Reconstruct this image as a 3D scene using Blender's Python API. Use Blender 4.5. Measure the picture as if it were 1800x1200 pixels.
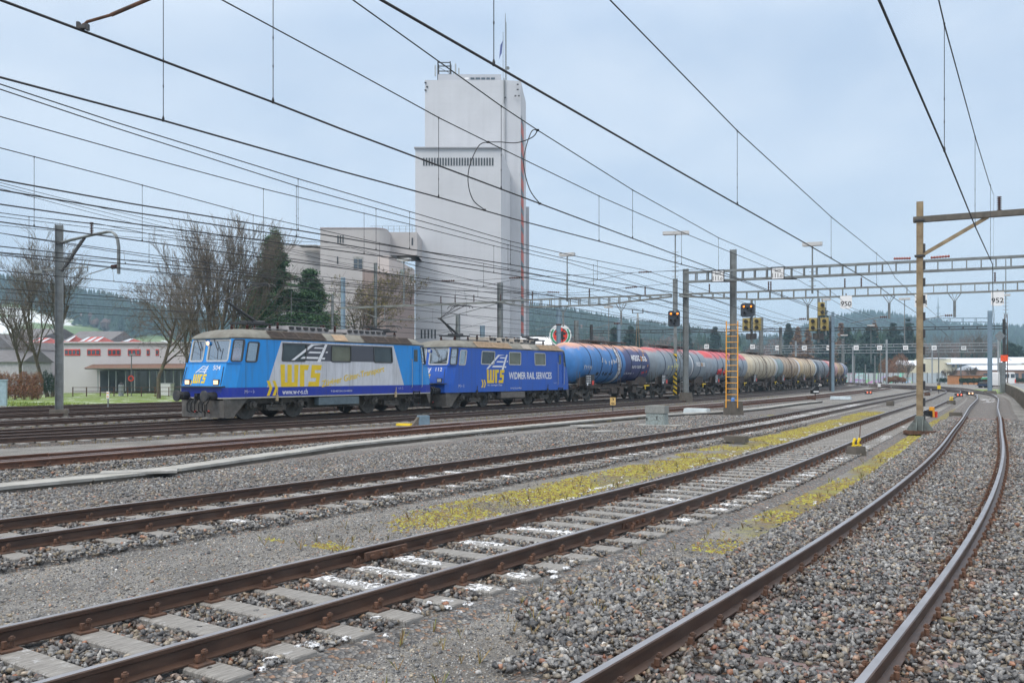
import bpy, bmesh, math, random
import numpy as np
from mathutils import Vector, Matrix
R = math.radians
sc = bpy.context.scene
for o in list(bpy.data.objects):
    bpy.data.objects.remove(o)
random.seed(7); rng = np.random.default_rng(11)

# ------------------------------------------------------------------ camera
F, H, YH, CX = 1620.0, 1.95, 658.0, 900.0
cam_d = bpy.data.cameras.new('camera'); cam = bpy.data.objects.new('camera', cam_d)
sc.collection.objects.link(cam); sc.camera = cam
cam.location = (0, 0, H); cam.rotation_euler = (R(90), 0, 0)
cam_d.sensor_width = 36; cam_d.lens = F/1800*36
cam_d.shift_y = (YH-600)/1800
cam_d.clip_start = 0.1; cam_d.clip_end = 9000

# ------------------------------------------------------------------ light, sky, exposure
SUN_EL, SUN_AZ = R(48), R(215)          # high soft sun behind thin cloud, behind the viewer's left shoulder
sun_d = bpy.data.lights.new('sun', 'SUN'); sun = bpy.data.objects.new('sun', sun_d)
sc.collection.objects.link(sun)
sun_d.energy = 1.5; sun_d.angle = R(22); sun_d.color = (1.0, 0.95, 0.88)
sv = Vector((math.sin(SUN_AZ)*math.cos(SUN_EL), math.cos(SUN_AZ)*math.cos(SUN_EL), math.sin(SUN_EL)))
sun.rotation_euler = (-sv).to_track_quat('-Z', 'Y').to_euler()
sun.location = (0, 0, 60)
w = bpy.data.worlds.new('World'); sc.world = w; w.use_nodes = True
nt = w.node_tree; nt.nodes.clear()
out = nt.nodes.new('ShaderNodeOutputWorld'); bg = nt.nodes.new('ShaderNodeBackground')
sky = nt.nodes.new('ShaderNodeTexSky'); sky.sky_type = 'NISHITA'; sky.sun_disc = False
sky.sun_elevation = SUN_EL; sky.sun_rotation = SUN_AZ
tc = nt.nodes.new('ShaderNodeTexCoord')
mp = nt.nodes.new('ShaderNodeMapping'); mp.inputs['Scale'].default_value = (1.0, 1.0, 2.2); mp.inputs['Location'].default_value = (.35, .2, .1)
nz = nt.nodes.new('ShaderNodeTexNoise'); nz.inputs['Scale'].default_value = 3.1; nz.inputs['Detail'].default_value = 8; nz.inputs['Roughness'].default_value = 0.5; nz.inputs['Distortion'].default_value = 0.25
cr = nt.nodes.new('ShaderNodeValToRGB')
cr.color_ramp.elements[0].position = 0.34; cr.color_ramp.elements[0].color = (4.75, 5.85, 7.45, 1)
cr.color_ramp.elements[1].position = 0.62; cr.color_ramp.elements[1].color = (6.5, 7.35, 8.5, 1)
mx = nt.nodes.new('ShaderNodeMix'); mx.data_type = 'RGBA'; mx.inputs[0].default_value = 0.90
nt.links.new(tc.outputs['Generated'], mp.inputs['Vector']); nt.links.new(mp.outputs['Vector'], nz.inputs['Vector'])
nt.links.new(nz.outputs['Fac'], cr.inputs['Fac'])
nt.links.new(sky.outputs['Color'], mx.inputs[6]); nt.links.new(cr.outputs['Color'], mx.inputs[7])
# overcast sky: cloud overhead is about twice as bright as cloud near the horizon
sp = nt.nodes.new('ShaderNodeSeparateXYZ'); zr0 = nt.nodes.new('ShaderNodeMapRange'); zr0.interpolation_type = 'SMOOTHSTEP'
zr0.inputs['From Min'].default_value = 0.30; zr0.inputs['From Max'].default_value = 0.95; zr0.inputs['To Min'].default_value = 1.0; zr0.inputs['To Max'].default_value = 2.3
nt.links.new(tc.outputs['Generated'], sp.inputs[0]); nt.links.new(sp.outputs[2], zr0.inputs['Value'])
gn = nt.nodes.new('ShaderNodeVectorMath'); gn.operation = 'SCALE'; nt.links.new(mx.outputs[2], gn.inputs[0]); nt.links.new(zr0.outputs[0], gn.inputs['Scale'])
mz = nt.nodes.new('ShaderNodeMapRange'); mz.inputs['From Min'].default_value = 0.35; mz.inputs['From Max'].default_value = 0.85
nt.links.new(sp.outputs[2], mz.inputs['Value']); mw = nt.nodes.new('ShaderNodeMix'); mw.data_type = 'RGBA'
nt.links.new(mz.outputs[0], mw.inputs[0]); nt.links.new(gn.outputs[0], mw.inputs[6]); mw.inputs[7].default_value = (16.0, 15.3, 14.6, 1)
nt.links.new(mw.outputs[2], bg.inputs['Color']); bg.inputs['Strength'].default_value = 0.1
nt.links.new(bg.outputs['Background'], out.inputs['Surface'])
sc.view_settings.view_transform = 'Standard'; sc.view_settings.look = 'None'
sc.view_settings.gamma = 1; sc.view_settings.exposure = 0.30
sc.render.engine = 'CYCLES'
sc.cycles.max_bounces = 6; sc.cycles.volume_bounces = 0; sc.cycles.transparent_max_bounces = 8
sc.cycles.use_denoising = True

# ------------------------------------------------------------------ pixel helpers (survey of the photograph, 1800 px wide)
TH = math.atan(1040/F)
D0 = Vector((math.sin(TH), math.cos(TH), 0)); N0 = Vector((math.cos(TH), -math.sin(TH), 0))
def gp(u, v, z=-0.22):
    Y = F*(H-z)/(v-YH); return Vector(((u-CX)/F*Y, Y, z))
def at(u, v, Y):
    return Vector(((u-CX)/F*Y, Y, H+(YH-v)*Y/F))
def sw(s, wd, z=0):
    p = D0*s+N0*wd; return Vector((p.x, p.y, z))

# ------------------------------------------------------------------ mesh helpers
class MB:
    def __init__(s): s.v = []; s.f = []; s.m = []
    def add(s, vs, fs, m=0):
        b = len(s.v); s.v += [tuple(x) for x in vs]
        s.f += [tuple(b+i for i in f) for f in fs]; s.m += [m]*len(fs)
    def box(s, c, d, rz=0, m=0, top=1.0):
        cx, cy, cz = c; a, b, e = d[0]/2, d[1]/2, d[2]/2
        ca, sa = math.cos(rz), math.sin(rz); vs = []
        for z in (-e, e):
            k = top if z > 0 else 1
            for x, y in ((-a, -b), (a, -b), (a, b), (-a, b)):
                x *= k; y *= k
                vs.append((cx+x*ca-y*sa, cy+x*sa+y*ca, cz+z))
        s.add(vs, [(3, 2, 1, 0), (4, 5, 6, 7), (0, 1, 5, 4), (1, 2, 6, 5), (2, 3, 7, 6), (3, 0, 4, 7)], m)
    def bar(s, p, q, wd, h, m=0, up=Vector((0, 0, 1))):
        p, q = Vector(p), Vector(q); d = (q-p).normalized()
        if abs(d.dot(up)) > .98: up = Vector((1, 0, 0))
        x = d.cross(up).normalized()*wd/2; y = x.cross(d).normalized()*h/2
        vs = [p-x-y, p+x-y, p+x+y, p-x+y, q-x-y, q+x-y, q+x+y, q-x+y]
        s.add(vs, [(0, 1, 2, 3), (7, 6, 5, 4), (4, 5, 1, 0), (5, 6, 2, 1), (6, 7, 3, 2), (7, 4, 0, 3)], m)
    def tube(s, pts, r, n=6, m=0, cap=True):
        pts = [Vector(p) for p in pts]; rs = r if isinstance(r, (list, tuple)) else [r]*len(pts)
        vs = []; L = len(pts); ref = None
        for i, p in enumerate(pts):
            d = (pts[min(i+1, L-1)]-pts[max(i-1, 0)])
            if d.length < 1e-9: d = Vector((0, 0, 1))
            d.normalize()
            if ref is None: ref = Vector((0, 0, 1)) if abs(d.z) < .9 else Vector((1, 0, 0))
            x = d.cross(ref)
            if x.length < 1e-6: x = d.orthogonal()
            x.normalize(); y = x.cross(d).normalized(); ref = y
            for k in range(n):
                a = 2*math.pi*k/n; vs.append(p+x*(math.cos(a)*rs[i])+y*(math.sin(a)*rs[i]))
        fs = [(i*n+k, i*n+(k+1) % n, (i+1)*n+(k+1) % n, (i+1)*n+k) for i in range(L-1) for k in range(n)]
        if cap: fs += [tuple(reversed(range(n))), tuple((L-1)*n+k for k in range(n))]
        s.add(vs, fs, m)
    def lathe(s, prof, o, axis='x', n=24, m=0, capped=False):
        # prof: list of (axial, radius)
        vs = []; ox, oy, oz = o
        for a, r in prof:
            for k in range(n):
                t = 2*math.pi*k/n; c, q = r*math.cos(t), r*math.sin(t)
                vs.append({'x': (ox+a, oy+c, oz+q), 'y': (ox+c, oy+a, oz+q), 'z': (ox+c, oy+q, oz+a)}[axis])
        L = len(prof)
        fs = [(i*n+k, i*n+(k+1) % n, (i+1)*n+(k+1) % n, (i+1)*n+k) for i in range(L-1) for k in range(n)]
        if capped: fs += [tuple(reversed(range(n))), tuple((L-1)*n+k for k in range(n))]
        s.add(vs, fs, m)
    def prism(s, poly, fn, t, m=0):
        # poly 2D list, fn(a,b,depth)->3D
        n = len(poly); vs = [fn(a, b, 0) for a, b in poly]+[fn(a, b, t) for a, b in poly]
        s.add(vs, [tuple(range(n)), tuple(reversed(range(n, 2*n)))]+[(i, n+i, n+(i+1) % n, (i+1) % n) for i in range(n)], m)
    def build(s, name, mats, parent=None, smooth=False, fix=False):
        me = bpy.data.meshes.new(name); me.from_pydata(s.v, [], s.f)
        mats = mats if isinstance(mats, (list, tuple)) else [mats]
        for x in mats: me.materials.append(x)
        if len(mats) > 1: me.polygons.foreach_set('material_index', s.m)
        if smooth: me.polygons.foreach_set('use_smooth', [True]*len(me.polygons))
        if fix:
            bm = bmesh.new(); bm.from_mesh(me); bmesh.ops.recalc_face_normals(bm, faces=bm.faces); bm.to_mesh(me); bm.free()
        me.update()
        o = bpy.data.objects.new(name, me); sc.collection.objects.link(o)
        if parent: o.parent = parent
        return o
def smooth_by_angle(o, ang=35):
    me = o.data; bm = bmesh.new(); bm.from_mesh(me)
    bmesh.ops.recalc_face_normals(bm, faces=bm.faces)
    for f in bm.faces: f.smooth = True
    for e in bm.edges:
        if len(e.link_faces) == 2 and e.calc_face_angle(0) > R(ang): e.smooth = False
    bm.to_mesh(me); bm.free()
def tag(o, label=None, cat=None, group=None, kind=None):
    if label: o['label'] = label
    if cat: o['category'] = cat
    if group: o['group'] = group
    if kind: o['kind'] = kind
    return o
def thing(name, label, cat, loc=(0, 0, 0), rz=0, group=None):
    o = bpy.data.objects.new(name, None); sc.collection.objects.link(o)
    o.empty_display_size = .3
    o.location = loc; o.rotation_euler = (0, 0, rz)
    return tag(o, label, cat, group)
def copy_tree(o, parent=None):
    c = o.copy(); sc.collection.objects.link(c)
    if parent: c.parent = parent
    for ch in list(o.children): copy_tree(ch, c)
    return c

# ------------------------------------------------------------------ material helpers
class NT:
    def __init__(s, name):
        s.mat = bpy.data.materials.new(name); s.mat.use_nodes = True; s.t = s.mat.node_tree
        s.p = s.t.nodes['Principled BSDF']; s.tc = s.t.nodes.new('ShaderNodeTexCoord'); s.o = s.tc.outputs['Object']
    def lk(s, v, i):
        if hasattr(v, 'is_output') or isinstance(v, bpy.types.NodeSocket): s.t.links.new(v, i)
        else: i.default_value = v
    def noise(s, scale, detail=4, vec=None, rough=.55, dist=0):
        n = s.t.nodes.new('ShaderNodeTexNoise'); n.inputs['Scale'].default_value = scale; n.inputs['Detail'].default_value = detail
        n.inputs['Roughness'].default_value = rough; n.inputs['Distortion'].default_value = dist
        s.t.links.new(vec or s.o, n.inputs['Vector']); return n.outputs['Fac']
    def vor(s, scale, out='Distance', vec=None, feat='F1'):
        n = s.t.nodes.new('ShaderNodeTexVoronoi'); n.inputs['Scale'].default_value = scale; n.feature = feat
        s.t.links.new(vec or s.o, n.inputs['Vector']); return n.outputs[out]
    def map(s, scale=(1, 1, 1), loc=(0, 0, 0), rot=(0, 0, 0)):
        n = s.t.nodes.new('ShaderNodeMapping'); n.inputs['Scale'].default_value = scale; n.inputs['Location'].default_value = loc; n.inputs['Rotation'].default_value = rot
        s.t.links.new(s.o, n.inputs['Vector']); return n.outputs['Vector']
    def ma(s, op, a, b=0.0, c=None, clamp=False):
        n = s.t.nodes.new('ShaderNodeMath'); n.operation = op; n.use_clamp = clamp
        s.lk(a, n.inputs[0]); s.lk(b, n.inputs[1])
        if c is not None: s.lk(c, n.inputs[2])
        return n.outputs[0]
    def ramp(s, fac, stops):
        n = s.t.nodes.new('ShaderNodeValToRGB'); e = n.color_ramp.elements
        while len(e) < len(stops): e.new(.5)
        for x, (p, c) in zip(e, stops):
            x.position = p; x.color = (c[0], c[1], c[2], 1) if hasattr(c, '__len__') else (c, c, c, 1)
        s.t.links.new(fac, n.inputs['Fac']); return n.outputs['Color']
    def mix(s, f, a, b, mode='MIX'):
        n = s.t.nodes.new('ShaderNodeMix'); n.data_type = 'RGBA'; n.blend_type = mode
        s.lk(f, n.inputs[0])
        for v, i in ((a, n.inputs[6]), (b, n.inputs[7])):
            if isinstance(v, bpy.types.NodeSocket): s.t.links.new(v, i)
            else: i.default_value = (v[0], v[1], v[2], 1)
        return n.outputs[2]
    def xyz(s):
        n = s.t.nodes.new('ShaderNodeSeparateXYZ'); s.t.links.new(s.o, n.inputs[0]); return n.outputs
    def bump(s, h, strength=.4, dist=.02):
        n = s.t.nodes.new('ShaderNodeBump'); n.inputs['Strength'].default_value = strength; n.inputs['Distance'].default_value = dist
        s.t.links.new(h, n.inputs['Height']); s.t.links.new(n.outputs['Normal'], s.p.inputs['Normal'])
    def fin(s, col, rough=.6, metal=0.0, spec=None):
        i = s.p.inputs['Base Color']
        if isinstance(col, bpy.types.NodeSocket): s.t.links.new(col, i)
        else: i.default_value = (col[0], col[1], col[2], 1)
        s.lk(rough, s.p.inputs['Roughness']); s.p.inputs['Metallic'].default_value = metal
        if spec is not None: s.p.inputs['Specular IOR Level'].default_value = spec
        return s.mat
_M = {}
def pm(name, col, rough=.6, metal=0.0, var=.18, scale=4.0, dirt=None, dscale=1.5, damt=(.5, .7), bump=0, bscale=40, spec=None):
    if name in _M: return _M[name]
    n = NT(name); c = n.noise(scale, 5)
    lo = [x*(1-var) for x in col]; hi = [min(1, x*(1+var)) for x in col]
    c = n.ramp(c, [(.3, lo), (.7, hi)])
    if dirt:
        f = n.ramp(n.noise(dscale, 6, rough=.65), [(damt[0], 0), (damt[1], 1)]); c = n.mix(f, c, dirt)
    if bump: n.bump(n.noise(bscale, 4), bump, .01)
    _M[name] = n.fin(c, rough, metal, spec); return _M[name]
def emi(name, col, st):
    n = NT(name); n.p.inputs['Emission Color'].default_value = (*col, 1); n.p.inputs['Emission Strength'].default_value = st
    return n.fin(col, .3)
def glass(name, tint, alpha, rough=.04):
    n = NT(name); t = n.t; g = t.nodes.new('ShaderNodeBsdfGlossy'); g.inputs['Roughness'].default_value = rough; g.inputs['Color'].default_value = (.9, .95, 1, 1)
    tr = t.nodes.new('ShaderNodeBsdfTransparent'); tr.inputs['Color'].default_value = (*tint, 1)
    m = t.nodes.new('ShaderNodeMixShader'); fr = t.nodes.new('ShaderNodeFresnel'); fr.inputs['IOR'].default_value = 1.5
    a = n.ma('ADD', fr.outputs[0], alpha, clamp=True)
    t.links.new(a, m.inputs[0]); t.links.new(tr.outputs[0], m.inputs[1]); t.links.new(g.outputs[0], m.inputs[2])
    t.links.new(m.outputs[0], t.nodes['Material Output'].inputs['Surface']); return n.mat

galv = pm('galvanised_steel', (.185, .205, .21), .55, .15, .15, 3, (.10, .10, .095), 2.2, (.45, .75))
galv_light = pm('galvanised_pale', (.33, .36, .38), .5, .2, .1, 3)
steel_blue = pm('blue_grey_steel', (.19, .27, .34), .55, .1, .1, 2)
old_steel = pm('old_mast_steel', (.27, .21, .13), .75, 0, .25, 3, (.15, .10, .055), 2.5, (.45, .7), .3)
rusty = pm('rusted_steel', (.105, .052, .032), .8, 0, .4, 8, (.05, .034, .028), 5, (.45, .65), .4)
dark_steel = pm('dark_steel', (.035, .037, .042), .6, 0, .3, 6, (.07, .06, .05), 3, (.5, .75))
bogie_m = pm('bogie_grime', (.075, .072, .07), .75, 0, .35, 6, (.085, .075, .06), 3, (.45, .75))
plough_m = pm('plough_grey', (.11, .105, .10), .7, 0, .25, 5, (.07, .06, .05), 3, (.45, .75))
conc = pm('weathered_concrete', (.33, .33, .32), .9, 0, .18, 6, (.17, .17, .15), 2, (.45, .75), .4)
conc_dark = pm('dark_concrete', (.13, .115, .10), .9, 0, .3, 6, (.06, .055, .045), 3, (.4, .7), .5)
wire_m = pm('wire_copper_black', (.022, .024, .028), .6, .1, .2, 2)
ins_m = pm('insulator_brown', (.06, .022, .016), .25, 0, .2, 5)
black_m = pm('black_rubber', (.012, .012, .013), .5, 0, .2, 6)
white_p = pm('white_paint', (.72, .73, .74), .5, 0, .05, 4)
yellow_p = pm('yellow_paint', (.74, .53, .02), .45, 0, .06, 4)
orange_p = pm('orange_paint', (.78, .36, .03), .5, 0, .12, 4)
red_p = pm('red_paint', (.62, .05, .03), .5, 0, .1, 4)
text_black = pm('black_lettering', (.012, .012, .014), .6, 0, .05, 4)
text_white = pm('white_lettering', (.74, .76, .80), .5, 0, .05, 4)
snow_m = pm('snow', (.72, .745, .78), .6, 0, .10, 14, (.40, .41, .42), 22, (.55, .72), bump=.8, bscale=60)

def frost_mat():
    n = NT('broken_melting_snow'); c = n.ramp(n.noise(40, 5), [(.3, (.50, .525, .56)), (.7, (.80, .82, .85))]); n.bump(n.noise(55, 5), .7, .01); n.fin(c, .6)
    tr = n.t.nodes.new('ShaderNodeBsdfTransparent'); mxs = n.t.nodes.new('ShaderNodeMixShader')
    a = n.ramp(n.noise(17, 7, rough=.72), [(.46, 0), (.54, 1)]); n.t.links.new(a, mxs.inputs[0]); n.t.links.new(tr.outputs[0], mxs.inputs[1]); n.t.links.new(n.p.outputs[0], mxs.inputs[2])
    n.t.links.new(mxs.outputs[0], n.t.nodes['Material Output'].inputs['Surface']); return n.mat
frost_m = frost_mat()
def hazard():
    n = NT('hazard_stripes'); x, y, z = n.xyz()
    a = n.ma('FRACT', n.ma('MULTIPLY', n.ma('ADD', n.ma('ADD', x, y), n.ma('MULTIPLY', z, 1.3)), 1.9))
    f = n.ma('GREATER_THAN', a, .5)
    return n.fin(n.mix(f, (.74, .50, .02), (.03, .03, .03)), .5)
hazard_m = hazard()

# ------------------------------------------------------------------ text helpers
def text_data(txt, size, bold=0.0, shear=0.0, align='LEFT'):
    cu = bpy.data.curves.new('txt', 'FONT'); cu.body = txt; cu.size = size; cu.offset = bold*size; cu.shear = shear
    cu.align_x = align; cu.resolution_u = 3
    o = bpy.data.objects.new('txt', cu); sc.collection.objects.link(o)
    bpy.context.view_layer.update()
    dg = bpy.context.evaluated_depsgraph_get()
    me = bpy.data.meshes.new_from_object(o.evaluated_get(dg))
    bpy.data.objects.remove(o); bpy.data.curves.remove(cu)
    return me
def text_obj(name, txt, size, fn, mat, parent=None, bold=0.0, shear=0.0, align='LEFT', fit=None, cuts=()):
    """flat lettering laid on a surface: fn(a, b) -> 3D point"""
    me = text_data(txt, size, bold, shear, align)
    if cuts:
        bm = bmesh.new(); bm.from_mesh(me)
        for c in cuts:
            bmesh.ops.bisect_plane(bm, geom=bm.verts[:]+bm.edges[:]+bm.faces[:], plane_co=(0, c, 0), plane_no=(0, 1, 0))
        bm.to_mesh(me); bm.free()
    xs = [v.co.x for v in me.vertices]; ys = [v.co.y for v in me.vertices]
    if fit and xs:
        x0, x1, y0, y1 = min(xs), max(xs), min(ys), max(ys)
        if len(fit) == 2:
            for v in me.vertices: v.co.x = (v.co.x-x0)/(x1-x0)*fit[0]; v.co.y = (v.co.y-y0)/(y1-y0)*fit[1]
    for v in me.vertices: v.co = fn(v.co.x, v.co.y)
    me.materials.clear(); me.materials.append(mat); me.update(); me.name = name
    o = bpy.data.objects.new(name, me); sc.collection.objects.link(o)
    if parent: o.parent = parent
    return o
# block lettering of the operator's mark, in a 3.0 x 1.7 box
WRS = [
    [(0.0, 1.6), (.32, 1.6), (.32, .33), (.50, .33), (.50, 1.6), (.82, 1.6), (.82, .33), (1.0, .33), (1.0, 1.6), (1.32, 1.6), (1.24, 0), (.05, 0)],
    [(1.42, 0), (1.42, 1.6), (2.12, 1.6), (2.02, 1.22), (1.75, 1.22), (1.75, 0)],
    [(2.32, 1.6), (3.1, 1.6), (3.02, 1.22), (2.55, 1.22), (2.55, 1.0), (2.98, 1.0), (2.86, 0), (2.02, 0), (2.08, .36), (2.62, .36), (2.66, .64), (2.22, .64)],
]
CHEV = [[(0, 0), (.25, 0), (.5, .5), (.25, 1), (0, 1), (.25, .5)], [(.5, 0), (.75, 0), (1.0, .5), (.75, 1), (.5, 1), (.75, .5)]]
ICON = [[(0, 0), (.18, 0), (1.35, .93), (1.9, 1.0), (1.2, 1.0)], [(1.55, -.08), (1.75, -.08), (2.2, 1.02), (2.05, 1.02)],
        [(.55, .12), (1.62, .12), (1.66, .24), (.72, .24)], [(1.0, .46), (1.76, .46), (1.80, .56), (1.12, .56)], [(1.34, .75), (1.92, .75), (1.95, .83), (1.44, .83)],
        [(1.85, .1), (2.02, .1), (2.06, .2), (1.89, .2)], [(2.08, .5), (2.2, .5), (2.24, .58), (2.12, .58)]]
def decal(name, polys, fn, mat, parent, s=1.0, ox=0, oy=0, t=.004, sy=None):
    m = MB()
    for p in polys: m.prism([(ox+a*s, oy+b*(sy or s)) for a, b in p], fn, t)
    return m.build(name, mat, parent, fix=True)
# ------------------------------------------------------------------ track alignments (arc length S measured along the straight)
class Path:
    def __init__(s, w0, segs, smin=-12, L=400, ds=.5):
        s.s0 = smin; s.ds = ds; s.pts = []; s.hd = []; h = 0.0
        p = [smin, w0]; S = smin
        while S < L:
            s.pts.append((p[0], p[1])); s.hd.append(h)
            k = 0
            for a, kk in segs:
                if S >= a: k = kk
            h += k*ds; p = [p[0]+ds*math.cos(h), p[1]-ds*math.sin(h)]; S += ds
    def at(s, S, off=0.0, z=0.0):
        x = max(0, min(len(s.pts)-1.001, (S-s.s0)/s.ds)); i = int(x); f = x-i
        j = min(i+1, len(s.pts)-1)
        a = s.pts[i][0]*(1-f)+s.pts[j][0]*f; b = s.pts[i][1]*(1-f)+s.pts[j][1]*f; h = s.hd[i]*(1-f)+s.hd[j]*f
        # off: metres to the right of the direction of travel
        a += off*math.sin(h); b += off*math.cos(h)
        return sw(a, b, z)
    def ang(s, S):
        i = int(max(0, min(len(s.hd)-1, (S-s.s0)/s.ds))); h = s.hd[i]
        d = D0*math.cos(h)-N0*math.sin(h); return math.atan2(d.y, d.x)
K = lambda r: 1.0/r
class PathK(Path):
    """alignment through surveyed (s, w) points, then a curve to the left"""
    def __init__(s, knots, k_tail, L, ds=.5, sig=3.5):
        s.s0 = knots[0][0]; s.ds = ds; g = np.arange(knots[0][0], knots[-1][0]+.01, ds)
        wv = np.interp(g, [a for a, b in knots], [b for a, b in knots]); n = int(sig*3/ds); ker = np.exp(-.5*(np.arange(-n, n+1)*ds/sig)**2); ker /= ker.sum()
        ext = np.concatenate([wv[0]+(wv[1]-wv[0])*np.arange(-n, 0), wv, wv[-1]+(wv[-1]-wv[-2])*np.arange(1, n+1)])
        wv = np.convolve(ext, ker, 'valid'); hd = -np.arctan(np.gradient(wv, ds))
        s.pts = [(float(a), float(b)) for a, b in zip(g, wv)]; s.hd = [float(h) for h in hd]
        p = list(s.pts[-1]); h = s.hd[-1]; S = g[-1]
        while S < L:
            h += k_tail*ds; p = [p[0]+ds*math.cos(h), p[1]-ds*math.sin(h)]; s.pts.append((p[0], p[1])); s.hd.append(h); S += ds
PA = PathK([(-12, -2.3), (5, -2.05), (10, -2.02), (15, -2.16), (22, -2.56), (28, -3.0), (36, -3.75), (44, -4.4), (62, -6.1), (84, -7.9), (100, -9.6), (118, -12.1), (139, -16.2)], K(150), 215)
PB = PathK([(-12, -7.0), (4, -6.42), (10, -6.2), (15, -6.12), (21, -6.42), (28, -6.95), (45, -8.25), (65, -9.75), (85, -11.4), (110, -13.8)], K(240), 260)
PC = PathK([(-12, -12.6), (6, -11.85), (11, -11.5), (18, -11.5), (28, -11.65), (38, -12.05), (52, -13.2), (70, -14.5), (85, -15.6), (112, -17.6)], K(260), 280)
PD = Path(-21.4, [(60, K(420)), (92, 0), (125, K(300))], L=300)
PE_ = PathK([(-12, -32.2), (15, -29.3), (21, -28.3), (28, -27.5), (40, -27.0), (60, -27.2), (87, -28.4), (130, -31.6), (160, -34.9)], K(330), 330)
PG = Path(-32.2, [(52, K(800)), (150, K(700)), (192, K(260))], L=340)
PH = Path(-38.2, [(56, K(800)), (158, K(400))], L=340)
PI_ = Path(-45.0, [(60, K(800)), (165, K(400))], L=340)
PJ = Path(-50.5, [(60, K(800)), (170, K(400))], L=340)
PK = Path(-55.5, [(60, K(800)), (170, K(400))], L=340)

# ------------------------------------------------------------------ ground
def ground_mat():
    n = NT('fine_gravel_ground'); x, y, z = n.xyz()
    s_ = n.ma('ADD', n.ma('MULTIPLY', x, D0.x), n.ma('MULTIPLY', y, D0.y))
    w_ = n.ma('ADD', n.ma('MULTIPLY', x, N0.x), n.ma('MULTIPLY', y, N0.y))
    base = n.ramp(n.noise(.8, 7, rough=.72), [(.32, (.115, .113, .11)), (.5, (.20, .197, .19)), (.68, (.29, .285, .275))])
    grain = n.ramp(n.vor(70, 'Color'), [(0, (.35, .34, .33)), (.5, (.9, .9, .9)), (1, (1.45, 1.42, 1.36))])
    c = n.mix(1.0, base, grain, 'MULTIPLY')
    # moss that grows along the paths between the near tracks
    wob = n.ma('MULTIPLY', n.ma('SUBTRACT', n.noise(.25, 3), .5), 2.2)
    def band(c0, slope, s0, width, smin, smax):
        ctr = n.ma('ADD', n.ma('MULTIPLY', n.ma('MAXIMUM', n.ma('SUBTRACT', s_, s0), 0.0), slope), c0)
        d = n.ma('ABSOLUTE', n.ma('SUBTRACT', n.ma('ADD', w_, wob), ctr))
        f = n.ma('SUBTRACT', 1.0, n.ma('DIVIDE', d, width), clamp=True)
        f = n.ma('MULTIPLY', f, n.ma('MULTIPLY', n.ma('SUBTRACT', s_, smin), .16, clamp=True))
        return n.ma('MULTIPLY', f, n.ma('MULTIPLY', n.ma('SUBTRACT', smax, s_), .1, clamp=True))
    b = n.ma('MAXIMUM', n.ma('MULTIPLY', band(-8.35, -.085, 22, 1.45, 9.0, 62), 1.25), n.ma('MULTIPLY', band(-3.95, -.085, 20, 1.3, 9.5, 70), 1.1))
    b = n.ma('MAXIMUM', b, n.ma('MULTIPLY', band(-13.6, -.08, 40, .9, 22, 60), .7))
    b = n.ma('MAXIMUM', b, n.ma('MULTIPLY', band(-29.9, -.05, 50, .75, -5, 150), 1.3))
    b = n.ma('MAXIMUM', b, n.ma('MULTIPLY', band(-41.0, -.05, 50, 1.3, -5, 150), 1.2))
    g = n.ma('MULTIPLY', b, n.ma('ADD', n.ma('MULTIPLY', n.ma('ADD', n.ma('MULTIPLY', n.noise(3.2, 7, rough=.75), .6), n.ma('MULTIPLY', n.noise(.8, 4), .4)), 3.6), -0.95))
    f = n.ramp(g, [(.25, 0), (.55, .95)])
    moss = n.ramp(n.noise(2.1, 5, rough=.7), [(.36, (.16, .105, .05)), (.47, (.20, .165, .05)), (.66, (.25, .25, .05))])
    moss = n.mix(1.0, moss, n.ramp(n.noise(45, 3), [(.3, .45), (.7, 1.35)]), 'MULTIPLY')
    c = n.mix(f, c, moss)
    # fallen stone dust and rust by the rails, brown tint in places
    c = n.mix(n.ramp(n.noise(.5, 5, rough=.7), [(.52, 0), (.74, .5)]), c, (.16, .125, .085))
    h = n.ma('ADD', n.vor(70, 'Distance'), n.ma('MULTIPLY', n.noise(9, 4), .7))
    n.bump(h, .8, .02)
    return n.fin(c, .78)
def stone_col(n):
    gi = n.t.nodes.new('ShaderNodeNewGeometry'); r = gi.outputs['Random Per Island']
    c = n.ramp(r, [(0, (.040, .041, .045)), (.22, (.095, .097, .103)), (.48, (.175, .178, .182)), (.70, (.30, .302, .30)), (.78, (.15, .13, .10)), (.87, (.24, .20, .145)), (.92, (.36, .32, .26)), (.95, (.32, .15, .09)), (.97, (.05, .047, .045)), (1, (.55, .545, .53))])
    return c
def stones_mat(name, mul=(1, 1, 1)):
    n = NT(name); c = stone_col(n)
    c = n.mix(1.0, c, mul, 'MULTIPLY')
    c = n.mix(1.0, c, n.ramp(n.noise(.55, 5, rough=.7), [(.3, (.62, .60, .58)), (.55, (1, 1, 1)), (.75, (1.2, 1.19, 1.17))]), 'MULTIPLY')
    c = n.mix(1.0, c, n.ramp(n.noise(55, 5), [(.3, .6), (.7, 1.35)]), 'MULTIPLY')
    n.bump(n.noise(90, 4), .5, .006)
    return n.fin(c, .42)
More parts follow.
